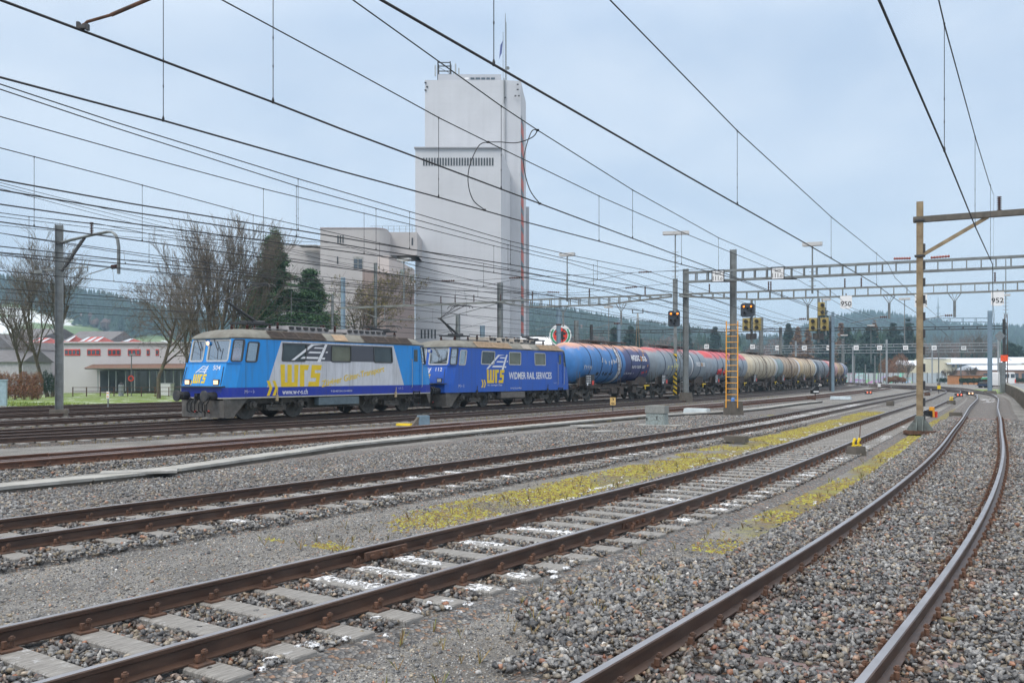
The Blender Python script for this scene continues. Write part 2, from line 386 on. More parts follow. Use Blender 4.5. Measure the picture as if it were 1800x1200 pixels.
def ballast_mat(name, tint, sc_=24.0):
    n = NT(name); v = n.vor(sc_, 'Color')
    sep = n.t.nodes.new('ShaderNodeSeparateColor'); n.t.links.new(v, sep.inputs[0])
    c = n.ramp(sep.outputs[0], [(0, (.05, .05, .053)), (.3, (.14, .142, .146)), (.6, (.22, .22, .22)), (.8, (.17, .14, .11)), (.9, (.28, .16, .10)), (1, (.38, .37, .35))])
    c = n.mix(1.0, c, tint, 'MULTIPLY')
    gap = n.ramp(n.vor(sc_, 'Distance', feat='DISTANCE_TO_EDGE'), [(0, .18), (.06, .8), (.12, 1)])
    c = n.mix(1.0, c, gap, 'MULTIPLY')
    c = n.mix(n.ramp(n.noise(.7, 4), [(.5, 0), (.75, .4)]), c, (.10, .075, .055))
    n.bump(n.vor(sc_, 'Distance'), 1.0, .05)
    return n.fin(c, .7)
bal_near = ballast_mat('track_ballast', (1, 1, 1))
bal_dark = ballast_mat('dark_oily_ballast', (.5, .46, .44), 20)
m = MB(); G = 5000
# one sheet, finer squares close to the camera
xs = [-3000, -1500, -400, -120, -40, 0, 40, 120, 400, 1500, 3000]; ys = [-80, -20, 20, 60, 120, 240, 500, 1200, 2300]
vs = [(x, y, -.26) for y in ys for x in xs]; n_ = len(xs)
m.add(vs, [(j*n_+i, j*n_+i+1, (j+1)*n_+i+1, (j+1)*n_+i) for j in range(len(ys)-1) for i in range(n_-1)])
tag(m.build('ground', ground_mat()), kind='structure')

def strip(name, path, S0, S1, prof, mat, step=2.0):
    """prof: (offset right, z) list"""
    mb = MB(); ss = np.arange(S0, S1+.01, step); P = len(prof); vs = []
    for S in ss:
        for o_, z_ in prof: vs.append(path.at(S, o_, z_))
    mb.add(vs, [(i*P+k, (i+1)*P+k, (i+1)*P+k+1, i*P+k+1) for i in range(len(ss)-1) for k in range(P-1)])
    return tag(mb.build(name, mat), kind='structure')
BED = [(-1.68, -.28), (-1.38, -.205), (1.38, -.205), (1.68, -.28)]
for nm, p, mt in (('ballast_bed', PA, bal_near), ('ballast_bed', PB, bal_near), ('ballast_bed', PC, bal_near), ('ballast_bed', PD, bal_near), ('ballast_bed', PE_, bal_dark), ('ballast_bed', PG, bal_dark), ('ballast_bed', PH, bal_dark), ('ballast_bed', PI_, bal_dark), ('ballast_bed', PJ, bal_dark), ('ballast_bed', PK, bal_dark)):
    strip(nm, p, -12, len(p.pts)*p.ds-20, [(a, z+.0007*hash_) for (a, z), hash_ in zip(BED, (0, 0, 0, 0))], mt)
# wide ballast field to the right of the near curve and left of track C
strip('ballast_bed', PA, -12, 120, [(2.2, -.25), (9, -.24), (11, -.30)], bal_near)
strip('ballast_bed', PC, -12, 60, [(-6.4, -.235), (-2.2, -.245)], bal_near)

# ------------------------------------------------------------------ tracks
def rail_mats():
    n = NT('rail_side_rust'); c = n.ramp(n.noise(2.2, 6, n.map((1, 1, 6)), .7), [(.3, (.036, .021, .017)), (.55, (.068, .039, .028)), (.78, (.115, .066, .043))])
    n.bump(n.noise(30, 4), .25, .005); a = n.fin(c, .45)
    n = NT('rail_head_wet_steel'); c = n.ramp(n.noise(1.5, 4), [(.3, (.30, .28, .28)), (.7, (.44, .42, .43))]); b = n.fin(c, .30, .75)
    return a, b
rail_side, rail_top = rail_mats()
RP = [(-.07, -.159), (.07, -.159), (.07, -.147), (.012, -.128), (.009, -.05), (.034, -.038), (.036, -.008), (.028, 0), (-.028, 0), (-.036, -.008), (-.034, -.038), (-.009, -.05), (-.012, -.128), (-.07, -.147)]
RM = [0]*6+[0, 1, 0]+[0]*5
red_rail = pm('red_rust_rail', (.135, .062, .038), .75, 0, .35, 6, (.07, .04, .03), 3, (.45, .7), .3)
def rail_mesh(path, off, S0, S1, step):
    mb = MB(); ss = np.arange(S0, S1+.01, step); P = len(RP); vs = []
    for S in ss:
        for a, z in RP: vs.append(path.at(S, off+a, z))
    for k in range(P):
        k2 = (k+1) % P
        mb.add([], [], 0)
        fs = [(i*P+k, i*P+k2, (i+1)*P+k2, (i+1)*P+k) for i in range(len(ss)-1)]
        mb.f += fs; mb.m += [RM[k] if k in (6, 7, 8) else 0]*len(fs)
    mb.v = [tuple(v) for v in vs]
    mb.f.append(tuple(range(P))); mb.m.append(0)
    return mb
def wood_mat():
    n = NT('weathered_timber'); v = n.map((1.5, 22, 8))
    c = n.ramp(n.noise(3, 6, v, .65), [(.3, (.075, .07, .065)), (.5, (.20, .195, .187)), (.72, (.33, .325, .31))])
    # frost that lies along the upper face, different on every sleeper
    oi = n.t.nodes.new('ShaderNodeObjectInfo'); mpn = n.t.nodes.new('ShaderNodeVectorMath'); mpn.operation = 'ADD'; cmb = n.t.nodes.new('ShaderNodeCombineXYZ')
    n.t.links.new(n.ma('MULTIPLY', oi.outputs['Random'], 37.0), cmb.inputs[1]); n.t.links.new(n.o, mpn.inputs[0]); n.t.links.new(cmb.outputs[0], mpn.inputs[1])
    fr = n.noise(5.5, 7, mpn.outputs[0], .78); gate = n.ma('MULTIPLY', n.ma('SUBTRACT', oi.outputs['Random'], .35), .16)
    ge = n.t.nodes.new('ShaderNodeNewGeometry'); sx_ = n.t.nodes.new('ShaderNodeSeparateXYZ'); n.t.links.new(ge.outputs['Normal'], sx_.inputs[0])
    f = n.ramp(n.ma('ADD', fr, gate), [(.62, 0), (.74, .7)]); f = n.ma('MULTIPLY', f, n.ma('GREATER_THAN', sx_.outputs[2], .7)); c = n.mix(f, c, (.58, .605, .64))
    n.bump(n.noise(4, 6, v), .5, .01); return n.fin(c, .7)
wood_m = wood_mat()
steel_sleeper = pm('steel_sleeper_purple_brown', (.17, .12, .115), .5, .1, .3, 5, (.09, .05, .04), 4, (.5, .7))
dark_wood = pm('creosoted_timber', (.06, .052, .045), .8, 0, .3, 4)
def fasten_mb(side):
    mb = MB(); c = side*.75
    mb.box((0, c, -.1565), (.16, .36, .015), m=0)
    for q in (-1, 1):
        mb.box((0, c+q*.095, -.138), (.07, .05, .03), m=0)
        mb.lathe([(0, .022), (.05, .022)], (-.03, c+q*.115, -.135), 'z', 6, 0, True)
        mb.lathe([(0, .016), (.075, .016)], (.035, c+q*.105, -.135), 'z', 6, 0, True)
        mb.lathe([(.0, .027), (.02, .027)], (.035, c+q*.105, -.09), 'z', 6, 0, True)
    return mb
fas_me = {}
for sd in (-1, 1):
    o = fasten_mb(sd).build('fastening', rusty); fas_me[sd] = o.data; bpy.data.objects.remove(o)
def sleeper_me(kind):
    mb = MB()
    if kind == 'wood':
        mb.box((0, 0, -.235), (.25, 2.6, .14))
        o = mb.build('sleeper', wood_m)
        bm = bmesh.new(); bm.from_mesh(o.data); bmesh.ops.bevel(bm, geom=bm.edges[:], offset=.012, segments=1, affect='EDGES'); bm.to_mesh(o.data); bm.free()
    else:
        mb.add([(-.13, -1.25, -.24), (.13, -1.25, -.24), (.13, 1.25, -.24), (-.13, 1.25, -.24), (-.06, -1.2, -.164), (.06, -1.2, -.164), (.06, 1.2, -.164), (-.06, 1.2, -.164)], [(3, 2, 1, 0), (4, 5, 6, 7), (0, 1, 5, 4), (1, 2, 6, 5), (2, 3, 7, 6), (3, 0, 4, 7)])
        o = mb.build('sleeper', steel_sleeper)
    me = o.data; bpy.data.objects.remove(o); return me
SL = {'wood': sleeper_me('wood'), 'steel': sleeper_me('steel')}
def track(path, label, kind='wood', S0=-10, S1=None, nparts=100, nfast=70, first=0.0, step=1.0, pitch=.63, side=None, group='railway tracks of the yard'):
    S0 = max(S0, path.s0); S1 = S1 or len(path.pts)*path.ds-22
    base = path.at(first, 0, 0)
    t = thing('railway_track', label, 'railway track', base, 0, group)
    inv = Matrix.Translation(-base)
    for sd in (-1, 1):
        o = rail_mesh(path, sd*.755, S0, S1, step).build('rail', [side or rail_side, rail_top], t)
        o.data.transform(inv)
    S = first; i = 0; rest = MB()
    while S < min(S1, 190 if kind == 'wood' else 50):
        p = path.at(S); a = path.ang(S)+random.uniform(-.012, .012)
        if i < nparts:
            so = bpy.data.objects.new('sleeper', SL[kind]); sc.collection.objects.link(so); so.parent = t
            so.location = p-base; so.rotation_euler = (0, 0, a)
            if i < nfast:
                for sd in (-1, 1):
                    fo = bpy.data.objects.new('fastening', fas_me[sd]); sc.collection.objects.link(fo); fo.parent = so
        else:
            rest.box((p.x-base.x, p.y-base.y, -.235), (.25, 2.6, .14), a)
        S += pitch; i += 1
    if rest.f:
        tag(rest.build('sleepers', wood_m if kind == 'wood' else dark_wood, t), kind='stuff')
    return t
track(PA, 'nearest curving track on the right, steel sleepers buried in grey ballast', 'steel', first=3.0, nfast=80)
track(PB, 'second track from the camera, with bare grey timber sleepers and snow on their ends', 'wood', first=3.2)
track(PC, 'third track, straight pair of brown rails behind the mossy path', 'wood', first=6.0)
TD = track(PD, 'rusty track with check rails beside the concrete cable trough', 'wood', first=9.0, nparts=60, nfast=40, side=red_rail)
track(PE_, 'dark track between the rusty check rail track and the locomotives', 'wood', first=14, nparts=30, nfast=0, step=2)
track(PG, 'dark track that carries the blue locomotives and the tank wagons', 'wood', first=16, nparts=20, nfast=0, step=2)
track(PH, 'first track behind the locomotives, in front of the curved arm mast', 'wood', first=18, nparts=0, nfast=0, step=2)
track(PI_, 'rusty track behind the curved arm mast', 'wood', first=20, nparts=0, nfast=0, step=2)
track(PJ, 'track next to last before the snowy grass', 'wood', first=22, nparts=0, nfast=0, step=2)
track(PK, 'farthest track, half sunk in grass at the yard edge', 'wood', first=24, nparts=0, nfast=0, step=2)
# crossover from the near curve to the second track, far away at the switches
PX = PathK([(86, -8.1), (100, -9.75), (112, -12.0), (124, -15.3), (136, -19.6), (150, -25.6)], K(260), 172)
track(PX, 'far crossover track joining the nearest curve to the second track at the switches', 'wood', S0=88, S1=168, first=92, nparts=0, nfast=0, step=1.5)
# check rails and switch blades of the rusty track
def check(path, off, S0, S1, r=.0):
    mb = rail_mesh(path, off, S0, S1, 1.0); return mb
for off, a, b in ((-.58, 13, 34), (.60, -8, 40), (.30, 8, 24), (-.30, 30, 70), (.42, 26, 64)):
    o = check(PD, off, a, b).build('check_rail', [red_rail, rail_top], TD); o.data.transform(Matrix.Translation(-Vector(TD.location)))
mb = MB()
for S in np.arange(10.5, 30, 1.9):
    p = PD.at(S, .48, -.06); mb.lathe([(-.04, .07), (.04, .07)], (0, 0, 0), 'y', 8, 0, True)
    for i in range(len(mb.v)-16, len(mb.v)):
        a, b, c = mb.v[i]; mb.v[i] = (a+p.x, b+p.y, c+p.z)
o = mb.build('check_rail_bolt', rusty, TD); o.data.transform(Matrix.Translation(-Vector(TD.location)))
# fishplates on the second track
TB = [o for o in bpy.data.objects if o.get('label', '').startswith('second track')][0]
for S, off in ((11.6, .70), (15.2, -.70), (8.1, -.70)):
    mb = MB(); a = PB.at(S-.35, off+(.06 if off > 0 else -.06)*0+.06, -.085); b = PB.at(S+.35, off+.06, -.085)
    mb.bar(a, b, .03, .09)
    for k in range(4):
        q = a.lerp(b, (k+.5)/4); mb.box((q.x, q.y, q.z), (.09, .05, .035), PB.ang(S)+1.57)
    o = mb.build('fishplate', rusty, TB); o.data.transform(Matrix.Translation(-Vector(TB.location)))

# ------------------------------------------------------------------ loose ballast stones (real geometry)
def protos(k):
    """angular crushed stone: convex hulls of a few random points"""
    res = []
    for i in range(k):
        bm = bmesh.new(); sx, sy, sz = 1.0, rng.uniform(.6, .95), rng.uniform(.42, .8)
        for j in range(rng.integers(7, 10)):
            d = rng.normal(size=3); d /= np.linalg.norm(d); bm.verts.new((d[0]*sx*rng.uniform(.85, 1.15), d[1]*sy*rng.uniform(.85, 1.15), d[2]*sz*rng.uniform(.85, 1.1)))
        r = bmesh.ops.convex_hull(bm, input=bm.verts); bmesh.ops.delete(bm, geom=list({e for e in r['geom_interior']+r['geom_unused'] if isinstance(e, bmesh.types.BMVert)}), context='VERTS')
        bmesh.ops.triangulate(bm, faces=bm.faces[:]); bmesh.ops.recalc_face_normals(bm, faces=bm.faces[:])
        bm.verts.index_update(); res.append((np.array([tuple(v.co) for v in bm.verts]), np.array([[v.index for v in f.verts] for f in bm.faces]))); bm.free()
    return res
STP = protos(22)
def stones_obj(name, pos, size, mat, label_kind=True):
    which = rng.integers(0, len(STP), len(pos)); VV, FF, base = [], [], 0
    for pi, (pv, pf) in enumerate(STP):
        ix = np.nonzero(which == pi)[0]; n = len(ix)
        if not n: continue
        q = rng.normal(size=(n, 4))*np.array([1.6, .55, .55, 1.6]); q /= np.linalg.norm(q, axis=1)[:, None]; a, b, c, d = q.T
        Rm = np.stack([np.stack([1-2*(c*c+d*d), 2*(b*c-a*d), 2*(b*d+a*c)], 1), np.stack([2*(b*c+a*d), 1-2*(b*b+d*d), 2*(c*d-a*b)], 1), np.stack([2*(b*d-a*c), 2*(c*d+a*b), 1-2*(b*b+c*c)], 1)], 1)
        vv = np.einsum('nij,kj->nki', Rm, pv)*size[ix][:, None, None]+pos[ix][:, None, :]
        VV.append(vv.reshape(-1, 3)); FF.append((pf[None]+(np.arange(n)*len(pv))[:, None, None]+base).reshape(-1)); base += n*len(pv)
    vv = np.concatenate(VV); ff = np.concatenate(FF)
    me = bpy.data.meshes.new(name); me.vertices.add(len(vv)); me.vertices.foreach_set('co', vv.ravel())
    me.loops.add(len(ff)); me.loops.foreach_set('vertex_index', ff)
    nf = len(ff)//3; me.polygons.add(nf); me.polygons.foreach_set('loop_start', np.arange(nf)*3); me.polygons.foreach_set('loop_total', np.full(nf, 3))
    me.materials.append(mat); me.update(calc_edges=True); me.validate()
    o = bpy.data.objects.new(name, me); sc.collection.objects.link(o); tag(o, kind='stuff'); return o
def scatter(path, S0, S1, o0, o1, dens, smin, smax, zfun, keep=None):
    n = int((S1-S0)*(o1-o0)*dens); S = rng.uniform(S0, S1, n); off = rng.uniform(o0, o1, n); sz = smin*.8+(smax*1.12-smin*.8)*rng.power(.8, n)
    P = []; Z = []; RU = []
    for i in range(n):
        if keep and not keep(S[i], off[i]): continue
        p = path.at(S[i], off[i], 0)
        u = CX+F*p.x/max(p.y, .1)
        if p.y < 2 or u < -60 or u > 1860: continue
        P.append((p.x, p.y, zfun(S[i], off[i])+sz[i]*.2)); Z.append(sz[i]); RU.append(bool(rng.random() < (.55 if abs(abs(off[i])-.755) < .3 else .15 if path is PB else .05)))
    return P, Z, RU
AP, AZ, AR = [], [], []
def addS(r):
    AP.extend(r[0]); AZ.extend(r[1]); AR.extend(r[2])
def bedz(lift):
    def f(S, o):
        a = abs(o); z = -.2 if a < 1.38 else -.2-(a-1.38)*(.2 if o < 0 else .1)
        if abs(a-.755) < .09: z = -.22
        return max(z, -.26)+lift+random.uniform(0, .02)
    return f
def keepA(first, pitch, halfw, p_on):
    def k(S, o):
        ph = ((S-first+pitch/2) % pitch)-pitch/2
        if abs(ph) < halfw and abs(o) < 1.3: return random.random() < p_on
        return True
    return k
def near_rail(S, o): return abs(abs(o)-.755) > .085
kA = keepA(3.0, .63, .09, .50); kB = keepA(3.2, .63, .15, .03); kC = keepA(6.0, .63, .15, .05)
addS(scatter(PA, 4, 13, -1.75, 5.0, 720, .022, .042, bedz(.03), lambda S, o: near_rail(S, o) and kA(S, o) and o > (-1.2 if S < 5.6 else -1.75)))
addS(scatter(PA, 13, 26, -1.75, 3.6, 480, .026, .045, bedz(.03), lambda S, o: near_rail(S, o) and kA(S, o)))
addS(scatter(PA, 26, 48, -1.75, 3.4, 190, .036, .058, bedz(.02), lambda S, o: near_rail(S, o) and kA(S, o)))
addS(scatter(PB, 2, 14, -1.62, 1.25, 620, .022, .042, bedz(.0), lambda S, o: near_rail(S, o) and kB(S, o)))
addS(scatter(PB, 14, 28, -1.6, 1.35, 380, .026, .045, bedz(.0), lambda S, o: near_rail(S, o) and kB(S, o)))
addS(scatter(PC, 5, 20, -1.9, 1.6, 420, .024, .044, bedz(.0), lambda S, o: near_rail(S, o) and kC(S, o)))
addS(scatter(PC, 20, 40, -1.9, 1.55, 170, .032, .052, bedz(.0), lambda S, o: near_rail(S, o) and kC(S, o)))
addS(scatter(PC, 7, 24, -5.6, -1.7, 330, .024, .046, lambda S, o: -.245, lambda S, o: random.random() < (1 if o < -3.2 else .35)))
addS(scatter(PC, 24, 48, -6.0, -1.7, 130, .034, .056, lambda S, o: -.245))
addS(scatter(PD, 8, 30, -1.6, 2.4, 170, .030, .052, bedz(.0), near_rail))
# a heap of looser stone between the first two tracks, near the camera
HB = lambda S: float(np.interp(S, [5.3, 5.7, 6.9, 7.7, 8.8, 9.6, 10.4], [-1.2, -1.35, -2.2, -2.65, -2.95, -2.7, -1.8]))
addS(scatter(PA, 5.4, 10.4, -3.1, -1.7, 660, .024, .05, lambda S, o: -.24+.03*max(0, 1-abs(o+1.7)/1.0), lambda S, o: o > HB(S)+random.gauss(0, .10)))
AP, AZ, AR = np.array(AP), np.array(AZ), np.array(AR)
stones_obj('ballast_stones', AP[~AR], AZ[~AR], stones_mat('ballast_stone'))
stones_obj('rusty_ballast_stones', AP[AR], AZ[AR], stones_mat('rust_dusted_stone', (.74, .59, .51)))
# small chippings on the path
AP, AZ, AR = [], [], []
addS(scatter(PB, 3, 12, 1.15, 3.3, 1900, .006, .015, lambda S, o: -.262))
addS(scatter(PB, 4, 14, -3.9, -1.6, 1300, .007, .016, lambda S, o: -.262))
addS(scatter(PB, 3, 16, 1.15, 3.3, 70, .012, .034, lambda S, o: -.260))
addS(scatter(PB, 4, 22, -3.9, -1.6, 34, .012, .034, lambda S, o: -.260))
stones_obj('path_chippings', np.array(AP), np.array(AZ), stones_mat('path_chipping', (1.25, 1.25, 1.25)))

# moss cushions that stand on the path
def moss_mat():
    n = NT('moss_cushions'); g = n.t.nodes.new('ShaderNodeNewGeometry'); return n.fin(n.ramp(g.outputs['Random Per Island'], [(0, (.12, .075, .032)), (.35, (.195, .14, .038)), (.7, (.26, .24, .038)), (1, (.32, .33, .055))]), .9)
from mathutils import noise as mnoise
mb = MB()
for path, o0, o1, S0, S1, n in ((PB, -3.3, -1.62, 8.5, 58, 42000), (PB, 1.62, 3.2, 11, 50, 17000), (PA, -1.9, -1.5, 9, 30, 1500), (PC, -2.9, -1.8, 24, 50, 3500)):
    for _ in range(n):
        S = S0+(S1-S0)*random.random()**1.25; o = random.uniform(o0, o1); p = path.at(S, o, 0); q = Vector((p.x*.62, p.y*.62, 3.1))
        if mnoise.fractal(q, 1.0, 2.0, 5)+.10*math.cos((o-(o0+o1)/2)/(o1-o0)*3.1)-(.25 if S < S0+3 else 0)-.55*random.random() < -.16: continue
        r_ = random.uniform(.012, .04)*(1+S*.02); h = random.uniform(.006, .018)*(1+S*.01); a0 = random.random()*6; k = 5
        mb.add([(p.x+math.cos(a0+6.283*i/k)*r_*random.uniform(.6, 1.2), p.y+math.sin(a0+6.283*i/k)*r_*random.uniform(.6, 1.2), -.262) for i in range(k)]+[(p.x, p.y, -.258+h)], [(i, (i+1) % k, k) for i in range(k)])
tag(mb.build('moss', moss_mat()), kind='stuff')
# dry weeds and grass tufts between the tracks
mb = MB()
for path, o0, o1, S0, S1, n in ((PB, 1.5, 2.6, 5, 26, 90), (PB, -2.9, -1.6, 8, 30, 110), (PD, 1.6, 2.4, 12, 60, 120), (PE_, 1.3, 2.0, 14, 90, 420), (PG, 1.3, 2.2, 16, 110, 520), (PH, 1.3, 2.3, 16, 60, 420), (PH, -2.4, -1.3, 16, 60, 300), (PA, 1.2, 2.4, 6, 16, 14)):
    for _ in range(n):
        p = path.at(random.uniform(S0, S1), random.uniform(o0, o1), -.25); hh = random.uniform(.05, .16)
        for k in range(random.randint(3, 7)):
            a = random.random()*6.283; d = Vector((math.cos(a), math.sin(a), 0)); e = d*hh*random.uniform(.2, .8); wv = Vector((-d.y, d.x, 0))*.006
            mb.add([p-wv, p+wv, p+e*.6+Vector((0, 0, hh*.7))+wv*.6, p+e+Vector((0, 0, hh))], [(0, 1, 2, 3)])
def weed_mat():
    n = NT('dry_weeds'); g = n.t.nodes.new('ShaderNodeNewGeometry'); return n.fin(n.ramp(g.outputs['Random Per Island'], [(0, (.20, .13, .06)), (.5, (.30, .22, .10)), (.75, (.16, .20, .05)), (1, (.12, .07, .04))]), .9)
tag(mb.build('weeds', weed_mat()), kind='stuff')
# ------------------------------------------------------------------ melting snow on sleepers and path
def blob(mb, c, rx, ry, a, z, t=.015):
    n = 15; vs = []; ph = [random.uniform(.45, 1.2) for _ in range(n)]
    ca, sa = math.cos(a), math.sin(a)
    for k, (sc_, zz) in enumerate(((1, -.004), (.72, t))):
        for i in range(n):
            an = 2*math.pi*i/n; x = rx*ph[i]*sc_*math.cos(an); y = ry*ph[i]*sc_*math.sin(an)
            vs.append((c.x+x*ca-y*sa, c.y+x*sa+y*ca, z+zz))
    mb.add(vs, [(i, (i+1) % n, n+(i+1) % n, n+i) for i in range(n)]+[tuple(range(n, 2*n))])
mb = MB()
def snow_on(path, first, i0, i1, segs, z=-.163, prob=.6, pitch=.63):
    for i in range(i0, i1):
        S = first+pitch*i
        for o0, o1, pr in segs:
            if random.random() > pr*prob: continue
            L = o1-o0; k = max(1, int(L/.28))
            for j in range(k):
                if random.random() < .18: continue
                o = o0+(j+.5)*L/k
                p = path.at(S+random.uniform(-.04, .04), o+random.uniform(-.03, .03))
                blob(mb, p, random.uniform(.08, .14), random.uniform(.16, .26), path.ang(S), z, random.uniform(.006, .014))
snow_on(PB, 3.2, 6, 60, [(.88, 1.3, 1.0)], prob=.40)
snow_on(PB, 3.2, 6, 13, [(-.62, .6, 1.0)], prob=.85)
snow_on(PB, 3.2, 13, 44, [(-.62, .2, .5)], prob=.25)
snow_on(PC, 6.0, 0, 70, [(-.6, .6, .4), (.88, 1.3, .8)], prob=.32)
snow_on(PC, 6.0, 40, 100, [(-.6, .6, 1)], prob=.6)
for i in range(170):   # lines of old snow on the mossy path
    S = random.uniform(14, 44); o = -1.62-random.random()**2*.55
    p = PB.at(S, o); blob(mb, p, random.uniform(.05, .22), random.uniform(.03, .07), PB.ang(S), -.258, .01)
for i in range(40):
    S = random.uniform(15, 34); p = PB.at(S, random.uniform(1.9, 2.5)); blob(mb, p, random.uniform(.05, .2), random.uniform(.03, .07), PB.ang(S), -.258, .01)
for i in range(22):
    S = random.uniform(4.5, 9.5); p = PB.at(S, random.uniform(1.0, 1.5)); blob(mb, p, random.uniform(.03, .09), random.uniform(.03, .07), random.random()*3, -.17, .012)
for i in range(60):
    S = random.uniform(78, 108); p = PA.at(S, random.uniform(-.55, .55)); blob(mb, p, random.uniform(.2, .9), random.uniform(.1, .2), PA.ang(S), -.19, .012)
tag(mb.build('snow', frost_m), kind='stuff')
# ------------------------------------------------------------------ locomotives
PANE = glass('cab_glass', (.62, .72, .72), .40)
DARKPANE = pm('dark_window_glass', (.035, .045, .045), .06, 0, .3, 1.5, spec=.8)
OLIVEPANE = pm('olive_blind_window', (.13, .14, .10), .15, 0, .2, 1.5, spec=.6)
FRAME_L = pm('pale_window_rubber', (.42, .44, .44), .6)
FRAME_D = pm('dark_window_rubber', (.05, .055, .06), .6)
CABIN = pm('cab_interior', (.20, .22, .20), .8)
roof_grey = pm('weathered_roof_grey', (.175, .175, .155), .75, 0, .18, 2.5, (.12, .112, .095), 1.2, (.45, .7), .2)
louv_brown = pm('brown_louvre', (.06, .045, .038), .7, 0, .3, 7, (.10, .07, .05), 4, (.5, .7))
louv_beige = pm('beige_louvre', (.40, .29, .19), .7, 0, .2, 5, (.25, .17, .11), 3, (.5, .75))
roof_box = pm('grey_ventilator', (.20, .20, .21), .7, 0, .15, 3)
roof_box_l = pm('pale_ventilator', (.36, .33, .29), .7, 0, .2, 3, (.2, .17, .14), 3)
orange_vest = pm('orange_vest', (.85, .16, .03), .7); skin_m = pm('skin', (.50, .30, .22), .6)
LAMP_ON = emi('headlamp_warm', (1.0, .60, .34), 1.1)
def paint_loco(name, main, low, silver=None):
    n = NT(name); x, y, z = n.xyz()
    c = n.mix(n.ramp(n.noise(.8, 5, rough=.6), [(.35, 0), (.75, .35)]), main, [a*.78+.02 for a in main])
    if silver:
        t = n.ma('DIVIDE', n.ma('SUBTRACT', z, 1.40), 2.06)
        xl = n.ma('ADD', -4.76, n.ma('MULTIPLY', t, .85)); xr = n.ma('ADD', 4.60, n.ma('MULTIPLY', t, -.86))
        f = n.ma('MULTIPLY', n.ma('GREATER_THAN', x, xl), n.ma('LESS_THAN', x, xr))
        f = n.ma('MULTIPLY', f, n.ma('LESS_THAN', z, 3.43))
        sil = n.mix(n.ramp(n.noise(1.2, 5, n.map((1, 1, .35)), .7), [(.45, 0), (.85, .45)]), silver, (.27, .26, .25))
        c = n.mix(f, c, sil)
        g = n.ma('MULTIPLY', n.ma('MULTIPLY', n.ma('GREATER_THAN', x, -3.86), n.ma('LESS_THAN', x, 3.66)), n.ma('MULTIPLY', n.ma('GREATER_THAN', z, 2.57), n.ma('LESS_THAN', z, 3.36)))
        c = n.mix(g, c, (.075, .08, .10))
    if low:
        c = n.mix(n.ma('LESS_THAN', z, 1.40), c, low)
        c = n.mix(n.ma('LESS_THAN', z, .985), c, (.46, .45, .40))
    # panel seams and rows of weld marks
    sm = n.ma('LESS_THAN', n.ma('ABSOLUTE', n.ma('SUBTRACT', n.ma('FRACT', n.ma('MULTIPLY', n.ma('ADD', x, .31), .62)), .5)), .006)
    c = n.mix(n.ma('MULTIPLY', sm, .55), c, (.02, .03, .06))
    ru = n.ramp(n.noise(1.1, 5, n.map((4, 4, .16)), .75), [(.52, 0), (.78, .5)]); c = n.mix(ru, c, (.05, .06, .09))
    # road dirt on the lower body, with ragged run-down streaks
    d = n.ma('MULTIPLY', n.ramp(n.noise(1.6, 6, n.map((3, 3, .5)), .7), [(.45, 0), (.8, .55)]), n.ramp(z, [(0, 1), (1, .5)]))
    c = n.mix(d, c, (.10, .105, .115))
    return n.fin(c, .36)
def patch(mb, P, holes, m=0):
    """P(u,v) on a panel with rectangular openings (u0,v0,u1,v1)"""
    us = sorted({0.0, 1.0}|{h[0] for h in holes}|{h[2] for h in holes}); vs_ = sorted({0.0, 1.0}|{h[1] for h in holes}|{h[3] for h in holes})
    for i in range(len(us)-1):
        for j in range(len(vs_)-1):
            cu, cv = (us[i]+us[i+1])/2, (vs_[j]+vs_[j+1])/2
            if any(h[0] < cu < h[2] and h[1] < cv < h[3] for h in holes): continue
            mb.add([P(us[i], vs_[j]), P(us[i+1], vs_[j]), P(us[i+1], vs_[j+1]), P(us[i], vs_[j+1])], [(0, 1, 2, 3)], m)
def quadP(p00, p10, p11, p01):
    a, b, c, d = map(Vector, (p00, p10, p11, p01))
    return lambda u, v: (a*(1-u)+b*u)*(1-v)+(d*(1-u)+c*u)*v
def window(parent, P, h, fw, frame_m, pane_m, depth=.03, r=.09):
    """rounded frame standing proud of the panel and a pane set into it"""
    u0, v0, u1, v1 = h; a, b, c, d = P(u0, v0), P(u1, v0), P(u1, v1), P(u0, v1)
    nrm = (b-a).cross(d-a).normalized()
    ex = (b-a).normalized(); ey = (d-a).normalized(); W = (b-a).length; Hh = (d-a).length
    def loop(g, rr):
        pts = []
        for cx_, cy_, a0 in ((W+g-rr, -g+rr, -90), (W+g-rr, Hh+g-rr, 0), (-g+rr, Hh+g-rr, 90), (-g+rr, -g+rr, 180)):
            for k in range(4):
                t = R(a0+k*30); pts.append((cx_+rr*math.cos(t), cy_+rr*math.sin(t)))
        return [a+ex*x+ey*y for x, y in pts]
    mb = MB(); o1 = loop(.03, r+.03); i1 = loop(-fw, max(.02, r-fw)); n = len(o1)
    vs = [p+nrm*.001 for p in o1]+[p+nrm*.022 for p in o1]+[p+nrm*.022 for p in i1]+[p-nrm*depth for p in i1]
    mb.add(vs, [(k*n+i, k*n+(i+1) % n, (k+1)*n+(i+1) % n, (k+1)*n+i) for k in range(3) for i in range(n)])
    fo = mb.build('window', frame_m, parent)
    mb = MB(); mb.add([p-nrm*(depth*.6) for p in loop(-fw+.005, max(.02, r-fw))], [tuple(range(n))])
    mb.build('pane', pane_m, fo)
    return fo
